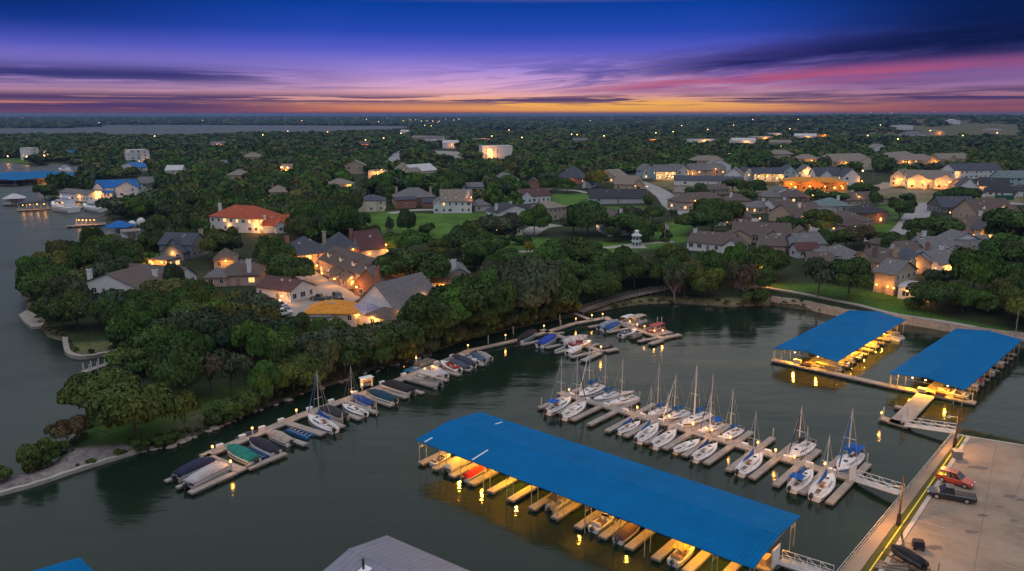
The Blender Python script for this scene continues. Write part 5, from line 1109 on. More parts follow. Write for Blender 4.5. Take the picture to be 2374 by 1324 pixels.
H_((1925, 616), (2000, 614), 11, 3.2, 'h', 2.6, 'G', 'g', 'grey hip roofed bungalow behind the green bank trees', lit=.05)
# small far buildings: (left, right, base, depth, eave, roof, wall, roof colour, lamp)
FAR = [((1597, 1660, 337), 20, 7, 'f', 'W', 'w', 900, 'long pale flat roofed school building in the far distance'), ((1698, 1752, 340), 22, 7, 'g', 'W', 'w', 700, 'pale gabled hall left of the tall mast'),
  ((1745, 1792, 330), 18, 7, 'f', 'T', 'w', 1200, 'far flat building lit rose beside the tall mast'), ((1842, 1893, 327), 24, 7, 'g', 'W', 'w', 500, 'distant white barn with grey gabled roof'),
  ((1896, 1924, 323), 14, 6, 'f', 'O', 'o', 1600, 'far building washed in orange light right of the white barn'), ((1784, 1834, 342), 16, 5, 'g', 'T', 't', 0, 'low tan building below the white barn'),
  ((1602, 1682, 391), 16, 5, 'h', 'T', 't', 0, 'broad tan roof in the trees above the blue terrace'), ((1642, 1694, 402), 16, 5, 'x', 'W', 't', 0, 'white gable in trees above the grey terrace'),
  ((1330, 1362, 336), 12, 5, 'g', 'T', 'g', 0, 'tiny grey roof amid the far woods'), ((1500, 1532, 333), 14, 5, 'f', 'O', 't', 2200, 'far low building with a long orange lit wall'),
  ((985, 1030, 334), 16, 8, 'g', 'W', 'g', 0, 'distant pale church like building right of the far road'), ((1026, 1062, 344), 16, 6, 'g', 'W', 'w', 250, 'distant pale house behind the car park'),
  ((928, 946, 315), 16, 8, 'g', 'W', 'w', 0, 'lone white building on the wooded ridge near the far lake'), ((955, 1000, 330), 14, 6, 'g', 'T', 't', 0, 'distant tan roofs left of the church like building'),
  ((1102, 1136, 331), 16, 5, 'f', 'T', 't', 800, 'distant tan building with a lamp behind the white box'), ((2085, 2116, 301), 30, 9, 'f', 'W', 'w', 0, 'long white shed on the dry hill'),
  ((2198, 2226, 288), 30, 9, 'x', 'W', 'w', 0, 'white angular building on the far hilltop'), ((2156, 2190, 314), 20, 6, 'h', 'T', 't', 500, 'hillside house with a lamp below the dry field'),
  ((2100, 2146, 320), 20, 6, 'h', 'G', 'g', 0, 'grey roofed hillside house'), ((2290, 2330, 312), 24, 6, 'h', 'T', 't', 0, 'tan hillside house near the right edge'),
  ((1788, 1812, 320), 16, 7, 'f', 'W', 'w', 300, 'small pale far building right of the tall mast'), ((830, 856, 345), 14, 5, 'g', 'B', 'b', 900, 'far red glowing house in the woods'),
  ((560, 606, 378), 14, 4, 'h', 'T', 't', 0, 'tan roof peeking from the mid left woods'), ((526, 568, 425), 14, 4, 'h', 'T', 't', 0, 'tan pyramid roof above the mid left woods'),
  ((384, 422, 412), 12, 4, 'g', 'C', 'w', 0, 'cream gabled house half hidden behind the blue roofed house'), ((488, 520, 345), 14, 5, 'g', 'W', 'g', 300, 'far grey house with a white lamp on the wooded rise'),
  ((652, 676, 408), 10, 4, 'g', 'T', 'g', 700, 'grey roofed house between two orange street lamps'), ((854, 894, 418), 12, 5, 'f', 'C', 't', 1000, 'house with glowing yellow walls in the middle woods'),
  ((796, 848, 404), 12, 5, 'x', 'T', 't', 0, 'steep tan roof in the middle woods'), ((1990, 2030, 394), 12, 5, 'x', 'C', 't', 0, 'small cream gabled house below the tan apartments'),
  ((2026, 2056, 356), 14, 5, 'x', 'W', 't', 0, 'pale roof in the dark woods above the apartments'), ((320, 352, 446), 12, 4, 'g', 'G', 'g', 0, 'grey roof right of the royal blue roof'),
  ((505, 528, 388), 10, 4, 'f', 'L', 's', 0, 'small turquoise roof in the left woods'), ((1780, 1840, 372), 16, 4.4, 'h', 'T', 't', 0, 'tan roof left of the lit apartments'), ((1846, 1900, 384), 16, 4.4, 'h', 'T', 't', 300, 'long tan roof above the white gables')]
for (x0, x1, y), d_, h_, rt, wc, rc, W_, lab in FAR:
    house((x0, y), (x1, y), d_, h_ + 2, rt, {'f': .3, 'g': 3.5, 'x': 4.5, 'h': 4}[rt], wc, rc, lab, lit=.15 if W_ else 0, win=.6, lamps=[(.1, 3., 5., W_ * .8)] if W_ else (), group='buildings in the far woods')
# boathouses and piers on the left shore
def boathouse(label, a, b_, d, h, rc, lamps=0, flat=False, wallc=None, z=.6):
    A_, B_ = P(*a, z), P(*b_, z); dv = B_ - A_; w = math.hypot(dv.x, dv.y); rz = math.atan2(dv.y, dv.x); c = (A_ + B_) / 2 + Vector((-math.sin(rz), math.cos(rz), 0)) * d / 2
    t = thing('boathouse', label, 'boathouse', (c.x, c.y, 0), rz, 'boathouses on the left shore'); KEEP.append((min(a[0], b_[0]), max(a[0], b_[0]), Q(c.x, c.y, h)[1], max(a[1], b_[1]), c.y - d)); HS.append((c.x, c.y, max(w, d) / 2 + 2))
    MB().box(0, 0, .3, w + 2, d + 2, .3).build('deck', DECK, t)
    for x in np.linspace(-w / 2, w / 2, 5):
        for y in (-d / 2, d / 2): MB().tube((x, y, -1), (x, y, h), .12, 6).build('post', PAINT, t, color=(.5, .5, .5))
    mb = MB(); roof_on(mb, 'f' if flat else 'h', 0, 0, w, d, h, 2.2, oh=.7); mb.build('roof', SHINGLE, t, color=CC[rc])
    if wallc: MB().box(0, d / 2 - .3, .6, w - .3, .2, h - .6).box(-w * .3, 0, .6, w * .34, d * .7, 1.).build('wall', SIDING, t, color=CC[wallc])
    for k in range(lamps):
        x = -w / 2 + w * (k + .5) / lamps; lo = MB().ball((0, 0, 0), .3, .3, .25).build('lamp', BULB, t, loc=(x, -d / 2 + .6, h - .6)); lamp(lo, (0, -.3, -.4), 220, (1., .42, .09), .3)
boathouse('pale roofed floating boathouse at the far left', (9, 474), (56, 472), 8, 4, 'w', wallc='W')
boathouse('dark flat roofed boathouse with a row of warm lights', (46, 488), (112, 484), 10, 4, 'k', 4, True)
boathouse('boat platform crowded with orange lights on the left shore', (178, 521), (222, 521), 8, 3.4, 'b', 5, True)
boathouse('boathouse with turquoise blue hipped roof', (244, 543), (292, 543), 8, 3.8, 'u', wallc='W')
boathouse('low boathouse with tan flat roof beside the turquoise one', (283, 556), (328, 553), 9, 3.6, 't', 0, True, wallc='W')
def pier(label, pts, w, z=.9, posts=6, c=(.55, .55, .56), ph=2.2):
    o = P(*pts[0], z); t = thing('pier', label, 'pier', (o.x, o.y, 0), 0, 'wooden piers')
    for a, b_ in zip(pts, pts[1:]):
        A_, B_ = P(*a, z) - o, P(*b_, z) - o; slab(t, 'deck', (A_.x, A_.y), (B_.x, B_.y), w, z)
        d = B_ - A_; n = Vector((-d.y, d.x, 0)).normalized() * w * .55
        for k in range(posts):
            q = A_ + d * (k + .5) / posts
            for s in (-1, 1): pile(t, q.x + n.x * s, q.y + n.y * s, ph, .12, c)
pier('small white posted pier off the wooded point', [(192, 862), (262, 838)], 1.6, posts=4)
pier('dark jetty leading to the lit boat platform', [(154, 524), (246, 519)], 3., posts=5, c=(.2, .18, .16), ph=1.)
pier('curved landing stage behind the tan boathouse', [(330, 553), (372, 549), (396, 546)], 2., posts=3, c=(.3, .25, .2), ph=1.)
pier('white ramp and landing beside the white yacht', [(172, 487), (205, 472)], 2.4, posts=4)
farS, _, _ = shelter('boat_shelter', 'long turquoise roofed boat shelter across the bay at the far left', [P(-60, 428, 4), P(-60, 405, 4), P(112, 397, 4), P(112, 406, 4)], 4., 5.6, [-30, -20, -10, 0, 10, 20, 30], [(20, -4), (24, -4)], n_post=9, wat=500)
KEEP.append((0, 118, 395, 425, P(50, 420).y - 5)); HS.append((P(50, 410).x, P(50, 410).y, 30))
def yacht(label, bow, stern):
    a, b_ = P(*stern, .6), P(*bow, .6); d = b_ - a; L = math.hypot(d.x, d.y); s = L / 12.; t = thing('yacht', label, 'yacht', ((a.x + b_.x) / 2, (a.y + b_.y) / 2, 0), math.atan2(d.y, d.x), 'white yachts on the left shore', s)
    MB().loft(hull_rings([(-6, 1.7, 1.3, -.2), (-2, 2., 1.4, -.4), (2, 1.9, 1.6, -.4), (4.6, 1., 1.9, -.2), (6, .06, 2.1, .3)])).build('hull', GLOSS, t, color=(.75, .75, .78))
    cb = MB().loft([[(x, -w, 1.4), (x, w, 1.4), (x, w * .85, z), (x, -w * .85, z)] for x, w, z in ((-4, 1.5, 2.9), (1, 1.5, 2.9), (2.6, 1.1, 1.7))]).build('cabin', GLOSS, t, color=(.72, .72, .75))
    MB().box(-1.4, 0, 2.1, 4.6, 2.86, .45).build('window', GLASS, cb)
    MB().box(-1.6, 0, 3.6, 3.4, 2.4, .1).tube((-2.6, 0, 2.9), (-2.6, 0, 3.6), .06).tube((-.6, 0, 2.9), (-.6, 0, 3.6), .06).build('flybridge', GLOSS, t, color=(.7, .7, .72))
yacht('white cabin yacht moored by the white ramp', (124, 482), (172, 490)); yacht('white yacht on a lift close to the blue roofed house', (195, 483), (238, 489)); yacht('white boat in front of the far turquoise shelter', (138, 396), (162, 398))
# bungalows filling the streets at right
for a_, b2_, d_, rt_, wc_, rc_, lab_, lit_ in [
  ((1742, 496), (1796, 494), 12, 'h', 'T', 'g', 'grey hip roofed bungalow under the tip of the brown house row', .1), ((1690, 522), (1742, 519), 12, 'g', 'P', 'b', 'brown roofed bungalow above the sprawling brown house', .1),
  ((1640, 524), (1684, 524), 11, 'h', 'G', 'g', 'grey bungalow below the lit porch house', .05), ((1895, 516), (1945, 512), 11, 'g', 'W', 'g', 'white gabled bungalow right of the orange lit garage', .3),
  ((1870, 632), (1930, 634), 10, 'g', 'G', 'b', 'low brown roof among the bank trees right of the lit bare tree', .05), ((1948, 640), (2012, 640), 10, 'h', 'T', 'g', 'grey roofed bungalow left of the tan patio house', .15),
  ((2240, 592), (2310, 588), 11, 'g', 'W', 'g', 'white house with grey gable behind the sprawling white house', .2), ((2316, 606), (2380, 602), 11, 'x', 'W', 'n', 'white gabled house with navy roof close to the right edge', .2),
  ((2170, 616), (2226, 612), 10, 'h', 'T', 'g', 'tan grey roofed bungalow in the tight row at right', .3), ((2236, 620), (2290, 616), 10, 'x', 'C', 'b', 'cream gabled bungalow in the tight row at right', .3),
  ((2060, 590), (2100, 586), 10, 'h', 'T', 'b', 'small brown bungalow beside the road loop', .1), ((1800, 456), (1834, 456), 11, 'x', 'W', 'g', 'white gabled bungalow just below the orange timber house', .2),
  ((1560, 456), (1584, 458), 10, 'g', 'T', 't', 'tan bungalow on the outer side of the road bend', .1), ((2060, 456), (2112, 456), 12, 'h', 'C', 't', 'cream bungalow on the dry field below the double gabled terrace', .1) if False else ((2290, 530), (2350, 526), 12, 'h', 'T', 'b', 'brown hip roofed bungalow below the two white dormers', .3),
  ((1640, 452), (1690, 450), 12, 'g', 'T', 'b', 'brown roofed bungalow below the long low white building', .1), ((1760, 588), (1820, 590), 11, 'g', 'P', 'b', 'brown roofed bungalow between the sprawling brown house and the woods', .05)]:
    house(a_, b2_, d_, 3., rt_, 2.6, wc_, rc_, lab_, lit=lit_, ch=[(R.choice([-.3, .3]), .1, R.choice('WTB'), .5)], lamps=[(.1, .6, 2.5, 40)] if lit_ > .25 else ())
# ------------------------------------------------------------------ trees
lm = bpy.data.materials.new('foliage'); lm.use_nodes = True; nt2 = lm.node_tree; b = nt2.nodes['Principled BSDF']
oi = n2('ShaderNodeObjectInfo'); at_ = n2('ShaderNodeAttribute'); at_.attribute_name = 'tint'
mx = n2('ShaderNodeMix'); mx.data_type = 'RGBA'; mx.blend_type = 'MULTIPLY'; mx.inputs[0].default_value = 1
nt2.links.new(oi.outputs['Color'], mx.inputs[6]); nt2.links.new(at_.outputs['Color'], mx.inputs[7]); nt2.links.new(mx.outputs[2], b.inputs['Base Color'])
b.inputs['Roughness'].default_value = .75; b.inputs['Specular IOR Level'].default_value = .2
BARK = mat('bark', (.1, .08, .065), rough=.9, var=.4, scale=5.)
DEAD = mat('bare grey bark', (.2, .17, .165), rough=.9, var=.3, scale=5.)
def crown_arrays(seed, n, q, rx=1., z0=.22, z1=1., nl=14, style='oak'):
    """leaf clump quads of a crown of radius about 1 (x, y) and height 1 (z0..z1)"""
    g = np.random.default_rng(seed); L = []
    cz = (z0 + z1) / 2; hz_ = (z1 - z0) / 2
    for k in range(nl):
        a = g.uniform(0, 2 * np.pi) if k else 0
        if style == 'cone': t = (k + .5) / nl; c = np.array([np.cos(a) * .5 * (1 - t), np.sin(a) * .5 * (1 - t), z0 + (z1 - z0) * t * .92]); r = np.array([.5 * (1.1 - t)] * 2 + [.16])
        else:
            rr = np.sqrt(g.uniform(.02, 1)) * .7; up = g.uniform(-.6, .8) * (1 - .55 * rr * rr)
            c = np.array([np.cos(a) * rr * rx, np.sin(a) * rr * rx, cz + up * hz_ * .75]); s = g.uniform(.26, .48); r = np.array([s, s, s * hz_ * 1.5])
        L.append((c, r))
    C_ = np.array([l[0] for l in L]); R_ = np.array([l[1] for l in L]); w = (R_[:, 0] ** 2); pick = g.choice(nl, n * 3, p=w / w.sum())
    d = g.normal(size=(n * 3, 3)); d /= np.linalg.norm(d, axis=1)[:, None]
    d[:, 2] = np.where(d[:, 2] < -.35, -d[:, 2], d[:, 2])
    p = C_[pick] + d * R_[pick] * g.uniform(.82, 1.08, (n * 3, 1))
    dep = np.ones(n * 3) * 9
    for k in range(nl):
        e = np.sqrt((((p - C_[k]) / R_[k]) ** 2).sum(1)); e[pick == k] = 9; dep = np.minimum(dep, e)
    keep = np.where((dep > .8) & (p[:, 2] > .12))[0][:n]
    p = p[keep]; nn = d[keep] / np.maximum(R_[pick[keep]], .1) ; nn /= np.linalg.norm(nn, axis=1)[:, None]
    nn = nn + g.normal(size=nn.shape) * .5; nn /= np.linalg.norm(nn, axis=1)[:, None]
    u = np.cross(nn, g.normal(size=nn.shape)); u /= np.linalg.norm(u, axis=1)[:, None]; v = np.cross(nn, u)
    s = (q * g.uniform(.6, 1.35, len(p)))[:, None]; s2 = s * g.uniform(.5, .95, (len(p), 1))
    k1 = g.uniform(.6, 1.2, (len(p), 1)); k2 = g.uniform(.5, 1.1, (len(p), 1))
    V = np.stack([p - u * s - v * s2 * k2, p + u * s * k1 - v * s2, p + u * s * k2 + v * s2 * k1, p - u * s + v * s2], 1)
    lobe_t = g.uniform(.66, 1.36, nl)[pick[keep]]; t = lobe_t * g.uniform(.82, 1.18, len(p))
    warm = g.uniform(.9, 1.15, nl)[pick[keep]]
    col = np.stack([t * warm, t, t * (2 - warm) * .95], 1)
    return V, col
def arr_mesh(name, V, col, mats):
    n = len(V); me = npmesh(name, V.reshape(-1, 3), np.arange(n * 4).reshape(-1, 4))
    a = me.attributes.new('tint', 'FLOAT_COLOR', 'POINT'); c = np.repeat(np.concatenate([col, np.ones((n, 1))], 1), 4, 0)
    a.data.foreach_set('color', c.astype(np.float32).ravel()); me.materials.append(mats); return me
def trunk_mesh(seed, lean=.1, fork=5, m=BARK, thin=1., z=.75):
    g = random.Random(seed); mb = MB(); top = Vector((g.uniform(-lean, lean), g.uniform(-lean, lean), .38))
    mb.tube((0, 0, -.06), top, .05 * thin, 8, r2=.035 * thin)
    for k in range(fork):
        a = 2 * math.pi * (k + g.random() * .6) / fork; q = top + Vector((math.cos(a) * g.uniform(.25, .5), math.sin(a) * g.uniform(.25, .5), g.uniform(.15, .4)))
        mb.tube(top - Vector((0, 0, .03)), q, .026 * thin, 6, r2=.012 * thin)
        mb.tube(q, q + Vector((math.cos(a + .6) * .2, math.sin(a + .6) * .2, .14)), .012 * thin, 5, r2=.004)
    return mb.mesh('trunk', m)
def bare_mesh(seed):
    g = random.Random(seed); mb = MB()
    def grow(p, d, l, r, k):
        q = p + d * l; mb.tube(p, q, r, 6 if k < 2 else 4, r2=r * .62)
        if k >= 5: return
        for _ in range(3 if k else 5):
            e = Vector((g.gauss(0, 1), g.gauss(0, 1), g.gauss(.25, .7))).normalized(); grow(q - d * l * g.uniform(0, .3), (d * .75 + e * .75).normalized(), l * g.uniform(.6, .85), r * .58, k + 1)
    grow(Vector((0, 0, -.05)), Vector((.03, .02, 1)), .3, .045, 0); return mb.mesh('branches', DEAD)
NQ = dict(oak=6000, tall=5600, cone=2600, bush=1800, thin=1500)
CROWN, TRUNK = {}, {}
for kind, nv in (('oak', 8), ('tall', 4), ('cone', 2), ('bush', 3), ('thin', 3)):
    for k in range(nv):
        sd = hash_ = {'oak': 100, 'tall': 200, 'cone': 300, 'bush': 400, 'thin': 500}[kind] + k
        q = {'oak': .048, 'tall': .049, 'cone': .056, 'bush': .07, 'thin': .054}[kind]
        V, c = crown_arrays(sd, NQ[kind], q, z0={'oak': .26, 'tall': .2, 'cone': .1, 'bush': .02, 'thin': .35}[kind], nl={'oak': 15, 'tall': 17, 'cone': 12, 'bush': 9, 'thin': 10}[kind], style='cone' if kind == 'cone' else 'oak')
        CROWN[kind, k] = (arr_mesh('crown', V, c, lm)); TRUNK[kind, k] = trunk_mesh(sd, fork=5, thin=.8 if kind in ('thin', 'tall') else 1.)
BARE = [bare_mesh(s) for s in (1, 2)]
NV = dict(oak=8, tall=4, cone=2, bush=3, thin=3)
DKG, OLV, BRT, GRY, BRN, YEL = (.046, .086, .019), (.068, .094, .02), (.05, .108, .016), (.07, .09, .045), (.09, .074, .04), (.14, .145, .016)
TL = []    # (x, y, z, R, H, kind, colour)
def ft(px, py, R_, H_, kind='oak', c=DKG):
    if 600 < px < 1320 and 725 < py < 955 and kind == 'oak':
        g_ = random.Random(int(px)); k = 1.25 if px > 1000 else 1.; R_ *= g_.uniform(.72, 1.4) * k; H_ *= g_.uniform(.8, 1.45) * k; px += g_.uniform(-14, 14); py -= g_.uniform(0, 12); kind = g_.choice(['oak', 'oak', 'tall', 'thin'] if px < 1000 else ['oak', 'oak', 'tall']); c = g_.choice([DKG, OLV, DKG, DKG, GRY, BRT])
    p = G(px, py); TL.append((p.x, p.y, p.z, R_, H_, kind, c, 1))
for a in [(684, 662, 6.4, 8.4, 'oak', DKG), (797, 560, 8.4, 14.5, 'tall', BRT), (946, 552, 4.6, 12., 'tall', DKG), (990, 546, 3.2, 5., 'bush', DKG), (905, 558, 3.4, 12, 'bare', GRY), (1238, 545, 7., 12.5, 'tall', BRT), (960, 676, 10.2, 11.5, 'oak', DKG),
  (1563, 700, 5.6, 13.5, 'bare', GRY), (1728, 698, 6.2, 12.5, 'bare', BRN), (1752, 705, 4., 4.6, 'bush', DKG), (1895, 690, 6.6, 11.5, 'thin', GRY), (1965, 692, 6.4, 11., 'oak', DKG), (82, 1088, 2.3, 4.4, 'bush', OLV), (104, 1082, 1.6, 3., 'bush', DKG), (138, 1062, 2.4, 2.8, 'bush', DKG),
  (160, 1036, 2.6, 4.8, 'thin', BRN), (182, 1020, 2.4, 4., 'thin', OLV), (3, 1116, 1.7, 2.2, 'bush', OLV), (210, 1072, .7, .7, 'bush', OLV), (312, 1016, 6.6, 9.6, 'oak', OLV), (236, 958, 5.4, 8., 'oak', OLV), (205, 975, 3.6, 6.4, 'thin', OLV), (432, 1022, 2.8, 8.6, 'thin', OLV), (424, 928, 5.2, 11., 'tall', DKG),
  (492, 918, 4., 8.6, 'thin', BRN), (536, 918, 3.8, 9., 'thin', GRY), (326, 1040, 1.8, 2., 'bush', DKG), (374, 1034, 1.6, 1.8, 'bush', DKG), (396, 1028, 1.7, 2., 'bush', DKG), (528, 978, 2.8, 4.2, 'bush', DKG), (556, 966, 3., 4.4, 'bush', DKG), (592, 950, 2.8, 4., 'bush', DKG), (500, 986, 2., 2.6, 'bush', DKG),
  (620, 940, 3.6, 6., 'oak', DKG), (655, 925, 3.8, 6.5, 'oak', OLV), (690, 912, 3.8, 6., 'oak', DKG), (724, 902, 4.2, 7., 'oak', DKG), (760, 892, 4.4, 7., 'oak', DKG), (796, 880, 4.6, 7.6, 'oak', DKG), (832, 866, 4.6, 7.6, 'oak', OLV), (868, 854, 5., 8.5, 'tall', DKG), (905, 845, 5.2, 8.5, 'oak', DKG), (940, 834, 5., 8., 'oak', DKG),
  (975, 822, 4.4, 7., 'oak', OLV), (1010, 810, 4.6, 7.4, 'oak', OLV), (1045, 796, 4.8, 8., 'oak', OLV), (1080, 784, 5., 8., 'oak', DKG), (1115, 776, 5.2, 8.6, 'oak', DKG), (1150, 766, 5., 8., 'oak', DKG), (1190, 757, 5.2, 8.6, 'oak', DKG), (1230, 748, 5.4, 9., 'oak', DKG), (1270, 741, 5.2, 8.8, 'oak', DKG), (1305, 732, 4.6, 7.6, 'oak', OLV),
  (108, 470, 7.2, 11.5, 'oak', DKG), (2212, 474, 11., 9., 'oak', DKG), (2064, 592, 5.8, 8., 'oak', DKG), (2086, 512, 6.2, 9.6, 'oak', DKG), (2156, 574, 8.4, 11., 'oak', DKG), (2128, 578, 5.5, 7.5, 'oak', DKG), (2345, 582, 10.5, 15., 'tall', DKG), (2330, 612, 9.5, 9., 'oak', BRT), (2370, 640, 8., 11., 'oak', DKG), (2255, 690, 7.6, 14., 'tall', BRT), (1385, 436, 7.4, 11.5, 'tall', YEL),
  (1460, 548, 9.4, 9.6, 'oak', DKG), (1502, 560, 6.6, 8., 'oak', DKG), (1365, 545, 8., 12.5, 'tall', DKG), (1330, 540, 6., 8., 'oak', GRY), (1418, 560, 3.2, 6., 'tall', DKG), (1545, 560, 3., 6.4, 'cone', DKG), (1204, 566, 3.2, 3.4, 'bush', DKG), (1218, 566, 2.6, 3., 'bush', DKG), (1228, 588, 2., 4.6, 'oak', YEL), (1080, 538, 1.8, 5., 'cone', BRT),
  (1320, 632, 8.4, 11., 'oak', DKG), (1360, 640, 8., 9.6, 'oak', DKG), (1285, 646, 6.4, 9., 'oak', BRT), (1150, 580, 7.2, 13.5, 'tall', GRY), (1095, 580, 7.8, 11., 'oak', DKG), (1060, 590, 6.6, 8.6, 'oak', DKG), (1120, 606, 8.2, 9.6, 'oak', DKG), (940, 590, 8.6, 8.6, 'oak', BRT), (1020, 600, 5., 7., 'oak', OLV), (880, 572, 2.4, 7., 'cone', DKG),
  (1640, 510, 7., 10., 'oak', DKG), (1690, 520, 7., 10., 'oak', DKG), (1610, 545, 7.6, 10., 'oak', DKG), (1650, 540, 8., 11.5, 'oak', DKG), (1606, 476, 4., 6., 'oak', BRT), (1612, 464, 5.6, 7., 'oak', DKG), (1700, 446, 7., 8., 'oak', DKG), (1745, 455, 7.6, 9., 'oak', DKG), (1926, 474, 8.6, 6.4, 'oak', DKG), (1905, 545, 8.8, 10., 'oak', OLV), (1830, 552, 6., 8.4, 'oak', DKG),
  (1502, 482, 2.6, 6.6, 'tall', DKG), (1514, 516, 5., 7.4, 'oak', DKG), (1560, 500, 1.8, 3.6, 'oak', DKG), (2146, 716, 4.6, 7.6, 'thin', GRY), (2166, 722, 5.4, 8., 'oak', DKG), (2118, 716, 2.6, 3., 'bush', DKG), (1050, 448, 9., 12., 'oak', BRT), (1170, 458, 10., 12., 'oak', BRT), (880, 452, 9., 12., 'oak', BRT), (905, 470, 6., 9., 'oak', BRT), (1316, 448, 6., 9., 'oak', BRT), (1265, 446, 5., 9., 'oak', DKG), (1290, 440, 5., 8., 'oak', DKG),
  (1995, 570, 5.4, 7.4, 'oak', BRN), (1960, 580, 6., 7.2, 'oak', BRN), (1925, 584, 6., 7.8, 'oak', DKG), (2105, 470, 4., 5., 'bush', DKG), (2068, 474, 3., 4., 'bush', DKG), (2000, 462, 8., 9., 'oak', DKG), (1884, 462, 5., 5.6, 'oak', DKG), (2030, 476, 3., 7., 'cone', DKG)]: ft(*a)
for k in range(30):
    g_ = random.Random(k + 50); t_ = k / 29; q = [(880, 852), (1010, 817), (1150, 772), (1240, 750), (1330, 728)]; f = t_ * 4; i = min(3, int(f)); f -= i
    ft(q[i][0] + (q[i + 1][0] - q[i][0]) * f + g_.uniform(-6, 6), q[i][1] + (q[i + 1][1] - q[i][1]) * f - g_.uniform(2, 8), g_.uniform(1.7, 3.2), g_.uniform(2.4, 4.6), 'bush', g_.choice([DKG, DKG, OLV, GRY]))
def pixpoly(pp): return [tuple(G(*p)[:2]) for p in pp]
WOODS = [pixpoly(p) for p in [
  [(62, 700), (110, 630), (220, 585), (420, 560), (480, 600), (640, 606), (636, 690), (640, 740), (720, 770), (960, 790), (1000, 812), (940, 838), (860, 855), (700, 905), (600, 885), (430, 905), (290, 925), (240, 930), (260, 862), (300, 805), (290, 785), (150, 786), (90, 750)],
  [(960, 790), (980, 700), (1060, 674), (1110, 660), (1300, 648), (1560, 640), (1800, 640), (1830, 656), (1740, 690), (1560, 688), (1420, 684), (1350, 695), (1310, 730), (1150, 765), (1000, 810)],
  [(1800, 634), (2000, 646), (2020, 666), (1900, 666), (1790, 654)], [(2110, 690), (2170, 652), (2374, 640), (2500, 690), (2500, 790), (2374, 768), (2190, 735)],
  [(250, 500), (330, 440), (480, 400), (760, 400), (830, 450), (824, 486), (830, 540), (740, 560), (640, 570), (480, 560), (400, 530), (300, 515)], [(830, 410), (1200, 400), (1340, 410), (1270, 436), (1150, 450), (1000, 430), (860, 460)]]]
OPEN = [pixpoly(p) for p in [REG[0][0], REG[1][0], REG[9][0], REG[10][0], REG[11][0], REG[12][0], REG[13][0], REG[14][0], REG[15][0], REG[19][0], REG[20][0], REG[21][0],
  [(184, 1034), (210, 960), (290, 915), (420, 890), (540, 868), (660, 868), (600, 930), (560, 950), (430, 1012), (330, 1045)], [(-300, 1140), (0, 1090), (320, 1020), (340, 1050), (0, 1160)],
  [(1760, 664), (1830, 668), (2080, 700), (2120, 690), (2190, 742), (2374, 775), (2374, 800), (2100, 750), (1790, 710)], [(1330, 720), (1480, 690), (1700, 690), (1790, 690), (1790, 712), (1400, 725)], [(985, 345), (1080, 348), (1085, 374), (980, 372)], [(1560, 400), (1840, 405), (2374, 415), (2374, 474), (1500, 440)]]] + [COURTP] + [pixpoly(q) for q in CLEAR]
FIELD = [pixpoly(p) for p in [REG[17][0], REG[18][0], REG[16][0]]]
r_ = np.random.default_rng(11); px_, py_ = [], []; y = 95.; rows = []
while y < 16000:
    s = np.interp(y, [90, 300, 700, 2000, 5000, 16000], [6.6, 7.6, 11.5, 20, 48, 150]); w = y * .74 + 60
    x = np.arange(-w, w, s) + r_.uniform(-.5, .5) * s
    rows.append(np.stack([x + r_.uniform(-.42, .42, len(x)) * s, y + r_.uniform(-.42, .42, len(x)) * s, np.full(len(x), s)], 1)); y += s * .92
T_ = np.concatenate(rows); x, y, s = T_.T
shore = np.minimum(-sdist(x, y, WATER1), -sdist(x, y, WATER2)); ok = shore > np.where(y < 320, 3., 6.)
x, y, s = x[ok], y[ok], s[ok]
qy = np.degrees(np.arctan2(49, y))
dens = np.where(y > 640, .93, .19)
for w_ in WOODS: dens = np.where(sdist(x, y, w_) > -1, .97, dens)
for w_ in FIELD: dens = np.where(sdist(x, y, w_) > 0, .16, dens)
u_ = x / y; dens = np.where((u_ > .27) & (y > 1400), np.minimum(dens, .26 + .3 * np.sin(x * .01) * np.cos(y * .006)), dens)
dens = np.where((y < 112) | (y < 130) & (x > 20), 0, dens)
dens = np.where(noise_ := (np.sin(x * .004 + 2) * np.cos(y * .0031 + 1) > .93) & (y > 900), .2, dens)
ok = r_.random(len(x)) < dens
for w_ in OPEN: ok &= ~(sdist(x, y, w_) > 0)
x, y, s = x[ok], y[ok], s[ok]
Rr = s * r_.uniform(.46, .86, len(x)); Hh = np.clip(r_.normal(8.4, 1.9, len(x)), 4.6, 13.) * np.interp(y, [0, 700, 1300, 2600, 6000], [1., .95, .7, .8, 1.1])
ok = np.ones(len(x), bool)
for (hx, hy, hr) in HS: ok &= (x - hx) ** 2 + (y - hy) ** 2 > (hr + Rr * .55) ** 2
for (hx, hy, hr, _w) in ROADS: ok &= (x - hx) ** 2 + (y - hy) ** 2 > (hr + Rr * .5) ** 2
for t in TL: ok &= (x - t[0]) ** 2 + (y - t[1]) ** 2 > (t[3] * .72 + Rr * .4) ** 2
x, y, s, Rr, Hh = x[ok], y[ok], s[ok], Rr[ok], Hh[ok]; zz = hgt(x, y)
vy = y; vz = zz + Hh * .95 - H; zc = vy * CP - vz * SP; yc = vy * SP + vz * CP; PX = 1187 + FPX * x / zc; PYT = 662 - FPX * yc / zc
vz = zz - H; zc2 = vy * CP - vz * SP; PYB = 662 - FPX * (vy * SP + vz * CP) / zc2; PR = FPX * Rr / zc
ok = np.ones(len(x), bool)
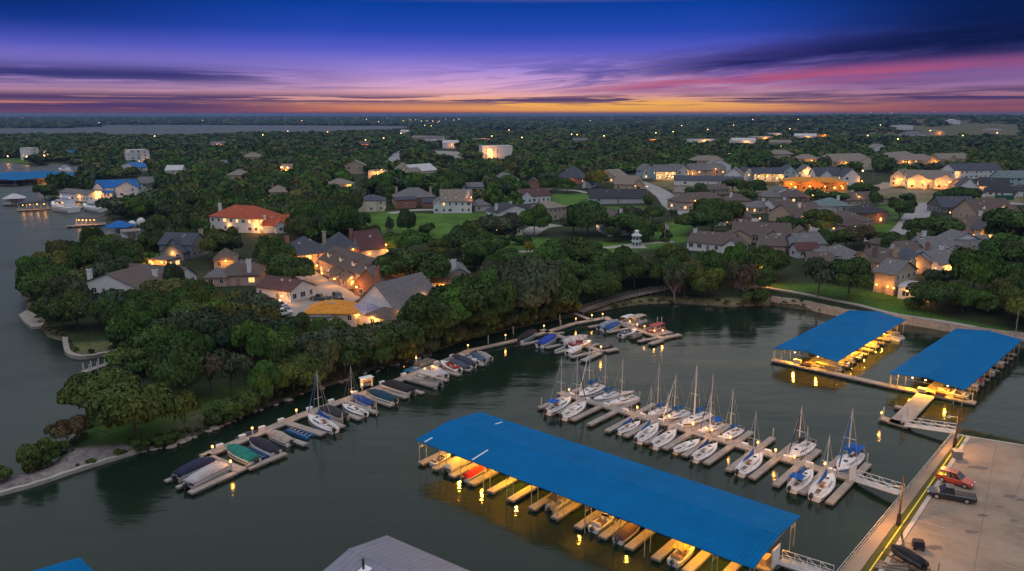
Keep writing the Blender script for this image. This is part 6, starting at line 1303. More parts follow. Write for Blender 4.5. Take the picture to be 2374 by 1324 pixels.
KEEP += [(635, 830, 672, 738, P(700, 700).y), (1340, 1560, 668, 722, P(1400, 715).y - 3), (1540, 1600, 520, 566, 400), (1464, 1488, 530, 568, 330), (1205, 1240, 570, 590, 310), (190, 262, 836, 866, P(220, 850).y - 3), (1165, 1290, 576, 592, P(1200, 590).y - 4), (1480, 1600, 425, 500, P(1560, 495).y - 5), (900, 940, 345, 372, 800), (2070, 2160, 474, 555, P(2100, 550).y - 5), (840, 1130, 488, 578, P(1000, 575).y - 4), (1150, 1300, 540, 590, P(1200, 590).y - 6), (1490, 1600, 505, 562, P(1540, 560).y - 5), (2040, 2374, 466, 476, 430)]
for (x0, x1, yt, yb, d) in KEEP:
    wq = (x1 - x0) * .1; yl = yt + (.5 if d < 290 else .78 if d < 700 else .88) * (yb - yt)
    ok &= ~((y < d + 2) & (PX + PR * .8 > x0 + wq) & (PX - PR * .8 < x1 - wq) & (PYT < yl) & (PYB > yt))
for k, (hx, hy, hr, big) in enumerate(ROADS):
    if not big or k % 6 == 5: continue
    rx, ry = Q(hx, hy, 4.); ok &= ~((y < hy) & (np.abs(PX - rx) < PR * .75 + 4) & (PYT < ry - 1) & (PYB > ry))
x, y, zz, Rr, Hh = x[ok], y[ok], zz[ok], Rr[ok], Hh[ok]
PAL = [DKG, DKG, DKG, DKG, OLV, OLV, GRY, BRT, BRT, (.04, .066, .032), (.1, .105, .03)]
for i in range(len(x)):
    k = 'oak' if r_.random() < .72 else ('tall' if r_.random() < .75 else 'thin')
    c = PAL[r_.integers(len(PAL))]; j = r_.uniform(.85, 1.15)
    TL.append((x[i], y[i], zz[i], Rr[i], Hh[i], k, tuple(v * j for v in c), 0))
# the 300 that show largest become things, all others one mass of woods
def vis(t):
    a, b_ = Q(t[0], t[1], t[2] + t[4] * .5); inside = -60 < a < 2434 and b_ < 1380
    return (t[3] * t[4]) ** .5 / math.hypot(t[0], t[1]) * (1.6 if t[7] else 1.) if inside else -1
TL.sort(key=vis, reverse=True)
IND, REST = TL[:300], TL[300:]
LAND = [('the red roofed mansion', 545, 510), ('the smaller red roofed house', 645, 520), ('the navy roofed peninsula house', 410, 577), ('the white gabled house near the point', 260, 665), ('the pinkish chimneyed house', 550, 635), ('the long white house by the courtyard', 640, 665),
  ('the steep maroon roof', 860, 575), ('the townhouse row with dormers', 800, 620), ('the big white gable', 880, 705), ('the orange hipped roof', 770, 722), ('the grey house with tall white chimney', 1030, 605), ('the small warm lit brown house', 1030, 660), ('the arched cream house', 862, 472), ('the red brick house', 965, 455), ('the white house with three dormers', 1058, 470),
  ('the charcoal roofed white house', 1195, 498), ('the brown shingled house', 1165, 525), ('the long dark roof', 1432, 460), ('the octagonal tower', 1475, 552), ('the tall white gabled house', 1432, 515), ('the low white house with brown roof', 1640, 562), ('the sprawling brown house', 1765, 542), ('the road bend', 1550, 465), ('the orange lit garage', 1860, 500), ('the brick house on the road corner', 1985, 510),
  ('the road crossing', 2130, 490), ('the glowing window row', 2262, 530), ('the sprawling white house', 2220, 575), ('the tan patio house', 2060, 640), ('the modern white flat roofed house', 2115, 670), ('the pale grey sloping roofed house', 1880, 570), ('the white apartment tower', 323, 367), ('the royal blue roof', 265, 435), ('the tan pyramid roof', 930, 390), ('the tan house with brick chimney', 640, 445), ('the tan roofed house with porch light', 785, 428),
  ('the wooden boardwalk', 1450, 695), ('the bend of the boardwalk', 1545, 672), ('the retaining wall', 1850, 700), ('the right blue shelter', 2300, 760), ('the white posted pier', 222, 850), ('the gravel spit', 180, 1060), ('the rock platform at the point', 75, 740), ('the stone seawall', 220, 815), ('the small kiosk', 850, 893), ('the blue covered sailboat', 745, 980), ('the party barge awning', 990, 880), ('the white runabout row', 1090, 830),
  ('the navy covered pontoon', 450, 1085), ('the middle dock spur', 1330, 790), ('the outer dock spur', 1480, 760), ('the small lawn on the point', 400, 960), ('the tall utility pole in the woods', 442, 790), ('the bare masted sailboat', 820, 950), ('the orange lit bare tree', 1730, 640), ('the courtyard', 720, 690), ('the grassy park', 1000, 530), ('the turquoise boathouse', 268, 530), ('the upper path', 1230, 585), ('the brick house with the navy hip', 800, 580)]
ORD = ['', 'second ', 'third ', 'fourth ', 'fifth ', 'sixth ', 'seventh ', 'eighth ', 'ninth ', 'tenth ', 'eleventh ', 'twelfth ', 'thirteenth ', 'fourteenth ', 'fifteenth ', 'sixteenth ', 'seventeenth ', 'eighteenth ', 'nineteenth ', 'twentieth ']
ADJ = {'oak': 'round crowned tree', 'tall': 'tall leafy tree', 'cone': 'pointed conical tree', 'bush': 'low dense bush', 'thin': 'sparse thin tree', 'bare': 'bare grey branched tree'}
def hue(c): return 'yellow green' if c[0] > .1 else 'bright green' if c[1] > .101 else 'dark green' if c[1] < .09 else 'olive' if c[0] > .068 else 'green'
groups = {}
for i, t in enumerate(IND):
    a, b_ = Q(t[0], t[1], t[2] + t[4] * .5); best = None
    for nm, lx, ly in LAND:
        dx, dy = a - lx, (b_ - ly) * 1.3; d = math.hypot(dx, dy)
        if best is None or d < best[0]: best = (d, nm, ('right of' if dx > 0 else 'left of') if abs(dx) > abs(dy) else ('in front of' if dy > 0 else 'behind'))
    groups.setdefault((best[1], best[2]), []).append((best[0], i))
LAB = {}
for (nm, rel), L in groups.items():
    for k, (d, i) in enumerate(sorted(L)):
        t = IND[i]; tail = '' if len(L) == 1 else f', {ORD[k]}nearest' if k < len(ORD) else f', farther off'
        LAB[i] = f"{hue(t[6])} {ADJ[t[5]]} {rel} {nm}{tail}" if t[5] != 'bare' else f"{ADJ[t[5]]} {rel} {nm}{tail}"
for i, (x0, y0, z0, R_, H_t, kind, c, f_) in enumerate(IND):
    nm = {'bush': 'bush', 'cone': 'conifer', 'bare': 'bare_tree'}.get(kind, 'leafy_tree'); rz = R.uniform(0, 6.28)
    if len(LAB[i].split()) > 16: LAB[i] = LAB[i].replace('round crowned ', '').replace('tall leafy ', 'tall ').replace('sparse thin ', 'thin ').replace('bare grey branched', 'bare').replace('low dense ', '')
    t = thing(nm, LAB[i], 'bush' if kind == 'bush' else 'tree', (x0, y0, z0 - .1), rz, 'bushes along the banks' if kind == 'bush' else 'trees of the lakeside woods')
    if kind == 'bare':
        mk('branches', BARE[i % 2], t).scale = (R_ * 1.25, R_ * 1.25, H_t * .82)
        cr = mk('crown', CROWN['thin', 1], t, tuple(v * .9 for v in c)); cr.scale = (R_ * .62, R_ * .62, H_t * .8)
    else:
        k = R.randrange(NV[kind]); sx_ = R_ * R.uniform(.95, 1.12) * 1.06; cr = mk('crown', CROWN[kind, k], t, c); cr.scale = (sx_, R_ * 1.06, H_t)
        if kind != 'bush': mk('trunk', TRUNK[kind, k], t).scale = (R_ * .9, R_ * .9, H_t)
# mass of far woods: leaf clumps merged into one mesh, coarser with distance
LODS = []
for n, q in ((620, .13), (230, .19), (80, .3), (34, .44)):
    LODS.append([crown_arrays(900 + k + n, n, q, z0=.1, nl=10 if n > 100 else 7) for k in range(5)])
BV, BC = [], []
g = np.random.default_rng(5)
for (x0, y0, z0, R_, H_t, kind, c, f_) in REST:
    if abs(x0) > y0 * .74 + 40: continue
    lod = 0 if y0 < 420 else 1 if y0 < 900 else 2 if y0 < 2200 else 3
    V, cc = LODS[lod][g.integers(5)]; a = g.uniform(0, 6.28); ca, sa = math.cos(a), math.sin(a)
    W_ = np.empty_like(V); W_[..., 0] = (V[..., 0] * ca - V[..., 1] * sa) * R_ * 1.15 + x0; W_[..., 1] = (V[..., 0] * sa + V[..., 1] * ca) * R_ * 1.15 + y0; W_[..., 2] = V[..., 2] * H_t + z0 - .2
    BV.append(W_.astype(np.float32)); BC.append(cc * np.array(c))
BV = np.concatenate(BV); BC = np.concatenate(BC)
# weeds along the water's edge: one stuff mesh
WV, WC = [], []
for pl in (SHORE_L[14:], SHORE_M[2:24]):
    c_ = [P(*q) for q in pl]
    for a_, b2 in zip(c_, c_[1:]):
        for k in range(int((b2 - a_).length / .9)):
            if g.random() < .45: continue
            q = a_ + (b2 - a_) * g.random(); nv = Vector((-(b2 - a_).y, (b2 - a_).x, 0)).normalized() * g.uniform(.2, 2.2); q = q + nv; R_ = g.uniform(.25, .9); V, cc = LODS[2][g.integers(5)]
            z0 = hz1(q.x, q.y)
            if z0 < .05: continue
            WV.append(np.stack([V[..., 0] * R_ + q.x, V[..., 1] * R_ + q.y, V[..., 2] * R_ * g.uniform(.6, 1.3) + z0 - .1], -1)); WC.append(cc * np.array(OLV if g.random() < .6 else BRN) * g.uniform(.7, 1.3))
tag(mk('bank_weeds', arr_mesh('bank_weeds', np.concatenate(WV), np.concatenate(WC), lm)), 'rough weeds and tufts along the stony water edge', 'weeds', kind='stuff')
print('woods quads', len(BV), 'trees', len(TL))
wd = mk('distant_woods', arr_mesh('distant_woods', BV, BC, lm)); tag(wd, 'mass of dark green trees spreading to the far lake and horizon', 'woods', kind='stuff')
# ------------------------------------------------------------------ car park, cars, poles, walls, boardwalk, small things
STONE = mat('tan stone', (.28, .245, .22), rough=.95, var=.35, scale=.9, bump=.4)
LOTM = mat('car park concrete', (.265, .205, .155), rough=.9, var=.36, scale=.16)
ZL = 1.4
def lp(px, py, z=ZL): return P(px, py, z)
Wa, Wb = lp(2215, 1003), lp(1950, 1324); dW = (Wb - Wa)
Sa, Sb = lp(2226, 1010), lp(1994, 1324); Sa2, Sb2 = lp(2241, 1012), lp(2036, 1324); Ka, Kb = lp(2250, 1014), lp(2050, 1324)
def ext(a, b_, k): return a + (b_ - a) * k
far1, far2 = lp(2374, 1034), lp(2900, 1150)
pr = lambda pts, z0, z1, m=0: MB().prism([(p.x, p.y) for p in pts], z0, z1, m)
tag(pr([Wa, ext(Wa, Wb, 1.5), ext(Sa, Sb, 1.5), Sa], -2., ZL + .02).build('promenade', LOTM), kind='structure')
tag(pr([Ka, ext(Ka, Kb, 1.5), ext(Ka, Kb, 1.5) + Vector((60, 0, 0)), far2, far1], -2., ZL).build('car_park', LOTM), kind='structure')
tag(pr([Sa, ext(Sa, Sb, 1.5), ext(Sa2, Sb2, 1.5), Sa2], -2., ZL - .1).build('verge', mat('olive verge', (.075, .08, .008), rough=.95, var=.3, scale=1.2)), kind='structure')
tag(pr([Sa2, ext(Sa2, Sb2, 1.5), ext(Ka, Kb, 1.5), Ka], -2., ZL + .13).build('kerb', mat('kerb concrete', (.42, .38, .34), rough=.9, var=.18, scale=.6)), kind='structure')
tag(pr([Wa - Vector((.3, -.2, 0)), Sa + Vector((.2, .5, 0)), Ka + Vector((.1, .4, 0)), far1 + Vector((0, .5, 0)), far2 + Vector((0, 1.2, 0)), far2, far1, Ka, Sa, Wa], -2., ZL + .06).build('quay_edge', CONC), kind='structure')
ya, yb = (Sa + Sa2) / 2, (Sb + Sb2) / 2; ye = ext(ya, yb, 1.5); nn = (yb - ya).normalized(); nn = Vector((-nn.y, nn.x, 0)) * .075
tag(pr([ya - nn, ya + nn, ye + nn, ye - nn], ZL - .3, ZL - .07).build('yellow_line', mat('yellow paint', (.75, .62, .05), rough=.6, var=.15, scale=2.)), kind='structure')
mk_ = MB()
def zz5(x, y): return lp(1974 + x / 3.7825, 974 + y / 3.7825)
for a, b_ in (((680, 700), (940, 766)), ((640, 760), (905, 828)), ((600, 815), (880, 890)), ((550, 870), (850, 955)), ((505, 930), (815, 1020)), ((1430, 988), (1600, 1030)), ((1410, 1050), (1600, 1097)), ((1380, 1115), (1600, 1170)), ((1340, 1185), (1600, 1255)), ((1320, 1262), (1600, 1340)), ((1450, 920), (1600, 955)), ((800, 470), (1000, 520)), ((850, 400), (1040, 450)), ((760, 520), (780, 526))):
    A_, B_ = zz5(*a), zz5(*b_); d = (B_ - A_).normalized(); n_ = Vector((-d.y, d.x, 0)) * .06
    mk_.add([(*(q.xy), ZL + .006) for q in (A_ - n_, B_ - n_, B_ + n_, A_ + n_)], [(0, 1, 2, 3)])
tag(mk_.build('parking_lines', mat('worn white paint', (.33, .29, .255), rough=.8, var=.5, scale=3.)), kind='structure')
cr_ = MB()   # slab joints
for a, b_ in (((1270, 215), (1060, 1400)), ((1600, 260), (1420, 700)), ((900, 1060), (1600, 1240)), ((1000, 180), (1600, 330)), ((930, 360), (1600, 520))):
    A_, B_ = zz5(*a), zz5(*b_); d = (B_ - A_).normalized(); n_ = Vector((-d.y, d.x, 0)) * .03
    cr_.add([(*(q.xy), ZL + .004) for q in (A_ - n_, B_ - n_, B_ + n_, A_ + n_)], [(0, 1, 2, 3)])
tag(cr_.build('slab_joints', mat('joint tar', (.12, .11, .1), rough=.9)), kind='structure')
st_ = MB()
for k, (a, b_, ra) in enumerate(((1105, 415, 1.1), (1385, 668, .8), (1155, 835, .6), (1500, 700, .7), (1300, 760, .5), (720, 1120, .9), (1050, 980, .7), (1420, 880, .5), (900, 690, .6), (960, 300, .6))):
    c_ = zz5(a, b_); g_ = random.Random(k); st_.add([(c_.x + ra * g_.uniform(.5, 1.2) * 1.4 * math.cos(t_ * .628), c_.y + ra * g_.uniform(.5, 1.2) * .7 * math.sin(t_ * .628), ZL + .005) for t_ in range(10)], [tuple(range(10))])
tag(st_.build('oil_stains', mat('oil stain', (.12, .095, .08), rough=.6, var=.3, scale=3.)), kind='structure')
# railing on the water side
t = thing('railing', 'long pipe railing along the water side of the car park promenade', 'railing', (Wa.x, Wa.y, ZL)); off = Vector((.35, .25, 0)); E_ = ext(Wa, Wb, 1.25) - Wa
for z in (.45, .95): MB().tube(off + Vector((0, 0, z)), off + E_ + Vector((0, 0, z)), .035, 6).build('rail', mat('rail grey', (.5, .47, .44), rough=.5), t)
for k in range(25): MB().tube((0, 0, 0), (0, 0, 1.), .035, 6).build('post', mat('rail grey'), t, loc=off + E_ * k / 24)
def light_pole(label, px, py, h, ang, w):
    p = lp(px, py, ZL - .1); t = thing('light_pole', label, 'light pole', p, ang, 'light poles of the car park')
    MB().tube((0, 0, -.3), (0, 0, h), .15, 10, r2=.09).build('pole', mat('dark brown pole', (.03, .02, .017), rough=.8, var=.3), t)
    MB().box(0, 0, 0, .34, .34, 1.6).build('pole_wrap', mat('pole sleeve', (.025, .012, .011)), t)
    MB().tube((0, 0, h - 1.4), (2., 0, h - .9), .05, 6).build('arm', STEEL, t)
    hd = MB().box(2.3, 0, h - .98, .8, .32, .16).build('lamp_head', STEEL, t)
    MB().box(2.3, 0, h - 1.02, .55, .22, .04).build('lens', WBULB, hd); lamp(hd, (2.3, 0, h - 1.5), w * 1.25, (1., .43, .1), .2)
light_pole('dark light pole beside the gangway foot at the car park corner', 2212, 1037, 6.4, rad(205), 1700)
light_pole('dark light pole at the promenade beside the sailboat dock gangway', 2082, 1218, 6.8, rad(205), 2200)
def car(label, rear, front, kind, c, z=None, group='parked cars'):
    z_ = ZL if z is None else z; a, b_ = P(*rear, z_), P(*front, z_); d = b_ - a; L = {'suv': 4.7, 'pickup': 5.8, 'car': 4.5, 'van': 4.9}[kind]
    t = thing({'pickup': 'pickup_truck'}.get(kind, 'parked_car'), label, 'pickup truck' if kind == 'pickup' else 'car', ((a.x + b_.x) / 2, (a.y + b_.y) / 2, z_), math.atan2(d.y, d.x), group)
    h = L / 2; w = .92; CP_ = mat('car paint', obj=True, rough=.25, var=.05, scale=2., coat=.6)
    bel = 1.0 if kind != 'car' else .86
    def ring(x, ww, z0, z1, r=.12): return [(x, -ww, z0), (x, ww, z0), (x, ww, z1 - r), (x, ww - r, z1), (x, -ww + r, z1), (x, -ww, z1 - r)]
    B_ = [ring(-h, w * .88, .5, bel * .9), ring(-h + .15, w * .97, .34, bel), ring(-h * .3, w, .3, bel), ring(h * .36, w, .3, bel), ring(h * .62, w, .32, bel * .98), ring(h - .3, w * .96, .36, bel * .88), ring(h, w * .82, .45, bel * .7)]
    MB().loft(B_).build('body', CP_, t, color=c)
    top = {'suv': 1.72, 'pickup': 1.82, 'car': 1.45, 'van': 1.9}[kind]; x0, x1 = {'suv': (-h + .25, h * .42), 'pickup': (-h * .12, h * .5), 'car': (-h * .62, h * .42), 'van': (-h + .2, h * .5)}[kind]; sl = {'suv': (.25, .75), 'pickup': (.2, .7), 'car': (.7, .9), 'van': (.15, .7)}[kind]
    g_ = MB().loft([[(x0, -w * .93, bel - .03), (x1, -w * .93, bel - .03), (x1, w * .93, bel - .03), (x0, w * .93, bel - .03)], [(x0 + sl[0], -w * .76, top - .06), (x1 - sl[1], -w * .76, top - .06), (x1 - sl[1], w * .76, top - .06), (x0 + sl[0], w * .76, top - .06)]]).build('window', GLASS, t)
    rf = MB().box((x0 + sl[0] + x1 - sl[1]) / 2, 0, top - .07, x1 - x0 - sl[0] - sl[1] + .06, w * 1.56, .08)
    for fx in (0., .36, .7, 1.):
        for s_ in (-1, 1):
            xb = x0 + (x1 - x0) * fx; xt = x0 + sl[0] + (x1 - sl[1] - x0 - sl[0]) * fx
            rf.tube((xb, s_ * w * .945, bel - .02), (xt, s_ * w * .775, top - .05), .05, 4)
    rf.build('roof', CP_, t, color=c)
    if kind == 'pickup':
        MB().box(-h * .58, 0, bel + .005, h * .8, w * 1.5, .02).build('bed_cover', DARK, t)
    if kind in ('suv', 'van'): MB().tube((-h * .6, -.6, top + .04), (h * .05, -.6, top + .04), .03, 5).tube((-h * .6, .6, top + .04), (h * .05, .6, top + .04), .03, 5).build('roof_rack', STEEL, t)
    for x in (-h * .6, h * .62):
        for s_ in (-1, 1):
            wh = MB().tube((0, -.13, 0), (0, .13, 0), .36, 14).build('tyre', DARK, t, loc=(x, s_ * (w - .1), .36)); MB().tube((0, -.14, 0), (0, .14, 0), .22, 10).build('rim', STEEL, wh)
    for s_ in (-1, 1):
        MB().box(h - .1, s_ * w * .62, bel * .62, .16, .3, .16).build('headlight', WHITE, t); MB().box(-h + .02, s_ * w * .76, bel * .62, .08, .16, .28).build('tail_light', mat('red lens', (.35, .01, .01), rough=.3), t)
    return t
car('red orange estate car parked in the car park beside a dark pickup', (2178, 1109), (2250, 1131), 'suv', (.5, .06, .02))
car('dark navy pickup truck with covered bed in the car park', (2250, 1164), (2160, 1148), 'pickup', (.015, .02, .035))
car('white van shaped car parked at the left edge of the courtyard', (632, 716), (662, 711), 'van', (.7, .7, .72), COURTZ)
car('blue car between two white cars in the courtyard', (638, 723), (664, 719), 'car', (.03, .08, .25), COURTZ)
car('white car nearest the grass at the left edge of the courtyard', (642, 733), (672, 728), 'suv', (.7, .7, .72), COURTZ)
car('grey black pickup truck lying across the middle of the courtyard', (766, 696), (720, 695), 'pickup', (.04, .045, .05), COURTZ)
car('black boxy car facing away on the right of the courtyard', (776, 688), (792, 697), 'suv', (.015, .016, .02), COURTZ)
car('red car under the courtyard tree beside the long white house', (680, 673), (712, 672), 'car', (.3, .02, .02), COURTZ)
# trailers and gear at the bottom right
def trailer(label, px, py, ang, L=5.6):
    p = lp(px, py); t = thing('boat_trailer', label, 'trailer', p, ang)
    RUST = mat('rusty steel', (.16, .09, .06), rough=.8, var=.4, scale=4.)
    mb = MB(); mb.box(-.3, -.75, .45, L, .1, .12).box(-.3, .75, .45, L, .1, .12)
    for x in (-2.4, -.8, .8, 2.2): mb.box(x, 0, .45, .1, 1.5, .1)
    mb.tube((2.4, .75, .5), (3.9, 0, .5), .06).tube((2.4, -.75, .5), (3.9, 0, .5), .06); mb.build('frame', RUST, t)
    for s_ in (-1, 1):
        wh = MB().tube((0, -.1, 0), (0, .1, 0), .33, 12).build('wheel', DARK, t, loc=(-.9, s_ * 1., .33)); MB().tube((0, -.11, 0), (0, .11, 0), .18, 10).build('rim', STEEL, wh)
        MB().tube((-2.6, s_ * .85, .5), (-2.6, s_ * .85, 1.9), .05).build('guide_post', RUST, t)
    return t
tr_a = rad(118); trailer('rusty boat trailer under a black boat at the bottom right', 2112, 1318, tr_a)
b_ = runabout('black covered boat standing on the rusty trailer in the car park', (2098, 1268), (2124, 1322), cover=(.012, .012, .02), hull=(.02, .02, .03), stripe=(.05, .05, .06), group='boats on land'); p = lp(2112, 1318); b_.location = (p.x - .2, p.y + .6, ZL + .75); b_.rotation_euler = (0, 0, tr_a); b_.scale = (.72, .72, .8)
p = lp(2128, 1272); t = thing('covered_cart', 'small dark covered cart beside the boat trailer', 'cart', p, rad(-15))
MB().box(0, 0, .35, 1.3, 1., .75, top=.85).build('cover', CLOTH, t, color=(.02, .02, .035))
for x in (-.45, .45):
    for s_ in (-1, 1): MB().tube((x, s_ * .5 - .05, .18), (x, s_ * .5 + .05, .18), .18, 10).build('wheel', DARK, t)
MB().tube((-.6, 0, .5), (-2.6, .3, .6), .04).build('tow_bar', WOOD, t)
p = lp(2066, 1318); t = thing('timber_pile', 'pile of weathered beams at the kerb by the boat trailer', 'timber', p, rad(-22))
for k, (y, z, a) in enumerate(((-.5, 0, .05), (-.1, 0, -.04), (.3, 0, .02), (.7, 0, -.06), (-.2, .22, .12), (.35, .22, -.1), (.1, .44, .3))): MB().box(0, 0, 0, 3.6 - .2 * k, .24, .2).build('beam', WOOD, t, loc=(.1 * k, y, z), rz=a)
p = lp(2094, 1292); t = thing('pole_rack', 'rack of leaning rusty poles beside the black boat', 'rack', p, rad(60))
for k in range(6): MB().tube((k * .25 - .6, -.3, 0), (k * .3 - .9, .5, 3.4 - .3 * (k % 3)), .04, 6).build('pole', mat('rusty steel'), t)
MB().tube((-1.2, .1, 1.1), (1.4, .1, 1.1), .05).build('crossbar', mat('rusty steel'), t)
p = lp(2218, 1062); t = thing('utility_box', 'grey square utility box on the kerb of the car park', 'utility box', p, rad(-12))
MB().box(0, 0, 0, 1.2, 1.1, 1.15).build('cabinet', PAINT, t, color=(.24, .22, .2)); MB().box(0, 0, 1.15, 1.35, 1.25, .1).build('lid', PAINT, t, color=(.3, .28, .26)); MB().box(0, -.57, .15, .9, .04, .85).build('door', PAINT, t, color=(.2, .19, .18))
# boardwalk with posts and rails
BW = smooth([PV(1346, 722, 1.), PV(1390, 707, 1.2), PV(1436, 693, 1.4), PV(1480, 682, 1.6), PV(1520, 674, 1.8), PV(1556, 667, 2.)], 5); nb = len(BW)
t = thing('boardwalk', 'raised timber boardwalk with railings climbing along the wooded bank', 'boardwalk', (BW[0][0], BW[0][1], 0))
GREYW = mat('grey boards', (.15, .135, .125), rough=.9, var=.3, scale=2.)
dk_, rl = MB(), []
pts = [(Vector((x - BW[0][0], y - BW[0][1], 1. + 1. * k / nb))) for k, (x, y) in enumerate(BW)]
nrm = []
for k in range(nb):
    d = (pts[min(k + 1, nb - 1)] - pts[max(k - 1, 0)]); d.z = 0; d.normalize(); nrm.append(Vector((-d.y, d.x, 0)))
MB().loft([[tuple(pts[k] - nrm[k]), tuple(pts[k] + nrm[k]), tuple(pts[k] + nrm[k] - Vector((0, 0, .2))), tuple(pts[k] - nrm[k] - Vector((0, 0, .2)))][::-1] for k in range(nb)]).build('deck', GREYW, t)
for s_ in (-1, 1):
    mb = MB()
    for k in range(nb - 1):
        for z in (.5, .95): mb.tube(pts[k] + nrm[k] * s_ + Vector((0, 0, z)), pts[k + 1] + nrm[k + 1] * s_ + Vector((0, 0, z)), .06, 5)
        mb.tube(pts[k] + nrm[k] * s_, pts[k] + nrm[k] * s_ + Vector((0, 0, 1.1)), .07, 5)
    mb.build('railing', GREYW, t)
    for k in range(0, nb, 2): MB().tube((0, 0, 0), (0, 0, -3.2), .12, 7).build('post', GREYW, t, loc=pts[k] + nrm[k] * s_ * .9)
# walls and rocks of the shore
def wall(name, label, pix, h0, h1, w, z0=-.4, slope=0., m=STONE, kind=None):
    c = smooth([PV(*p) for p in pix], 6); o = c[0]; n = len(c); mb = MB(); rr = []
    for k in range(n):
        a = Vector(c[max(k - 1, 0)]); e = Vector(c[min(k + 1, n - 1)]); d = (e - a).normalized(); q = Vector(c[k]); nl = Vector((-d.y, d.x)); hh = h0 + (h1 - h0) * k / (n - 1) + .06 * math.sin(k * 1.7)
        rr.append([(q.x - o[0], q.y - o[1], z0), (q.x + nl.x * slope - o[0], q.y + nl.y * slope - o[1], hh), (q.x + nl.x * (slope + w) - o[0], q.y + nl.y * (slope + w) - o[1], hh), (q.x + nl.x * (slope + w) - o[0], q.y + nl.y * (slope + w) - o[1], z0)])
    mb.loft(rr); return tag(mb.build(name, m, None, loc=(o[0], o[1], 0)), label, 'wall')
wall('retaining_wall', 'long tan stone retaining wall below the path on the right bank', [(1786, 707), (1850, 715), (1900, 725), (1960, 737), (2030, 744), (2110, 754), (2230, 774), (2374, 792), (2500, 810)], 2.3, 1.7, .6, slope=.8)
wall('seawall', 'pale stone seawall curving round the small wooded cove', [(300, 814), (245, 826), (190, 834), (156, 826), (147, 806), (146, 788)][::-1], .8, .8, 1.1)
wall('seawall', 'narrow white seawall on the lake side of the small lawn', [(158, 1034), (176, 1004), (202, 960), (240, 920)], .7, .7, .5, m=WHITE) if False else wall('seawall', 'narrow pale seawall on the lake side of the small lawn', [(158, 1034), (176, 1004), (202, 960), (240, 920)][::-1], .75, .75, .5)
wall('spit_kerb', 'pale concrete edging along the marina side of the gravel spit', [(-150, 1194), (0, 1151), (90, 1126), (180, 1095), (260, 1070), (332, 1048)], .55, .55, .7, m=CONC)
o = G(76, 738); mb = MB(); pp = [P(*q) for q in [(44, 735), (62, 724), (92, 738), (112, 752), (96, 762), (74, 764), (56, 750)]]
tag(mb.prism([(q.x - o.x, q.y - o.y) for q in pp], -.5, .7).build('stone_platform', STONE, None, loc=(o.x, o.y, 0)), 'flat grey stone platform jutting into the lake at the point', 'stone platform')
ROCKS = [(331, 1049), (357, 1043), (372, 1040), (398, 1038), (420, 1027), (436, 1021), (452, 1016), (484, 1002), (498, 996), (514, 990), (527, 982), (542, 978), (556, 970), (590, 955), (606, 953), (640, 941), (668, 930), (700, 915), (745, 902), (790, 888), (802, 884), (165, 1034), (62, 1092)]
rp = []
for k in range(4):
    mb = MB(); g_ = random.Random(k); mb.ball((0, 0, .1), .9, .6, .42, nu=9, nv=6); mb.v = [(a * g_.uniform(.8, 1.15), b2 * g_.uniform(.8, 1.15), c2 * g_.uniform(.8, 1.15)) for a, b2, c2 in mb.v]; rp.append(mb.mesh('boulder', STONE))
for k, q in enumerate(ROCKS):
    p = P(*q); ob = mk('boulder', rp[k % 4], None, None, (p.x, p.y, .15), R.uniform(0, 3)); s_ = R.uniform(.5, 1.15); ob.scale = (s_, s_ * R.uniform(.8, 1.2), s_ * .8)
    tag(ob, f'pale flat shore boulder, {ORD[k]}nearest to the gravel spit tip'.replace(', nearest', ', nearest') if k < 20 else ['twenty first boulder from the spit, nearest the kiosk', 'lone boulder at the lake side corner of the small lawn', 'small dark boulder among the spit bushes'][k - 20], 'boulder', 'boulders along the shore')
# octagonal tower, flag, poles, tanks
p = G(1475, 572); t = thing('octagonal_tower', 'small white octagonal two tier tower with cupola above the wooded bank', 'tower', p, sc=.8)
def octo(r, z0, z1, m=0, r2=None): 
    return [[(rr * math.cos(math.pi / 8 + k * math.pi / 4), rr * math.sin(math.pi / 8 + k * math.pi / 4), z) for k in range(8)] for rr, z in ((r, z0), (r2 or r, z1))]
MB().loft(octo(2.1, -1, 5.4)).build('wall', SIDING, t, color=(.45, .52, .53)); MB().loft(octo(2.5, 2.7, 3.)).loft(octo(2.6, 5.3, 5.6)).build('cornice', WHITE, t); rf = MB().loft(octo(2.5, 5.6, 6.5, r2=1.1)).build('roof', SHINGLE, t, color=(.5, .54, .54)); MB().loft(octo(1., 6.5, 7.5)).loft(octo(1.2, 7.5, 8.1, r2=.1)).build('cupola', WHITE, rf)
for k in range(8):
    for z in (.9, 3.6): o_ = mk('window', panes()[0], t, None, (2.0 * math.cos(k * math.pi / 4), 2.0 * math.sin(k * math.pi / 4), z), k * math.pi / 4 + math.pi / 2); o_.scale = (.9, 1, 1.2)
MB().box(-1, -2, -1.2, 10, 7, 1.6).build('terrace', CONC, t)
p = G(1541, 562); t = thing('flagpole', 'flagpole with a hanging flag on the grass left of the brown roofed house', 'flagpole', p)
MB().tube((0, 0, 0), (0, 0, 8), .07, 6, r2=.04).build('pole', WHITE, t)
mb = MB(); rr = [[(x, .14 * math.sin(x * 4), 7.6 - x * .9), (x, .14 * math.sin(x * 4) + .03, 7.6 - x * .9), (x * .75, .1 * math.sin(x * 4) + .03, 6. - x * 1.), (x * .75, .1 * math.sin(x * 4), 6. - x * 1.)] for x in (0, .4, .8, 1.2, 1.6)]; mb.loft(rr).build('flag', mat('flag cloth', (.5, .4, .42), var=.5, scale=4.), t)
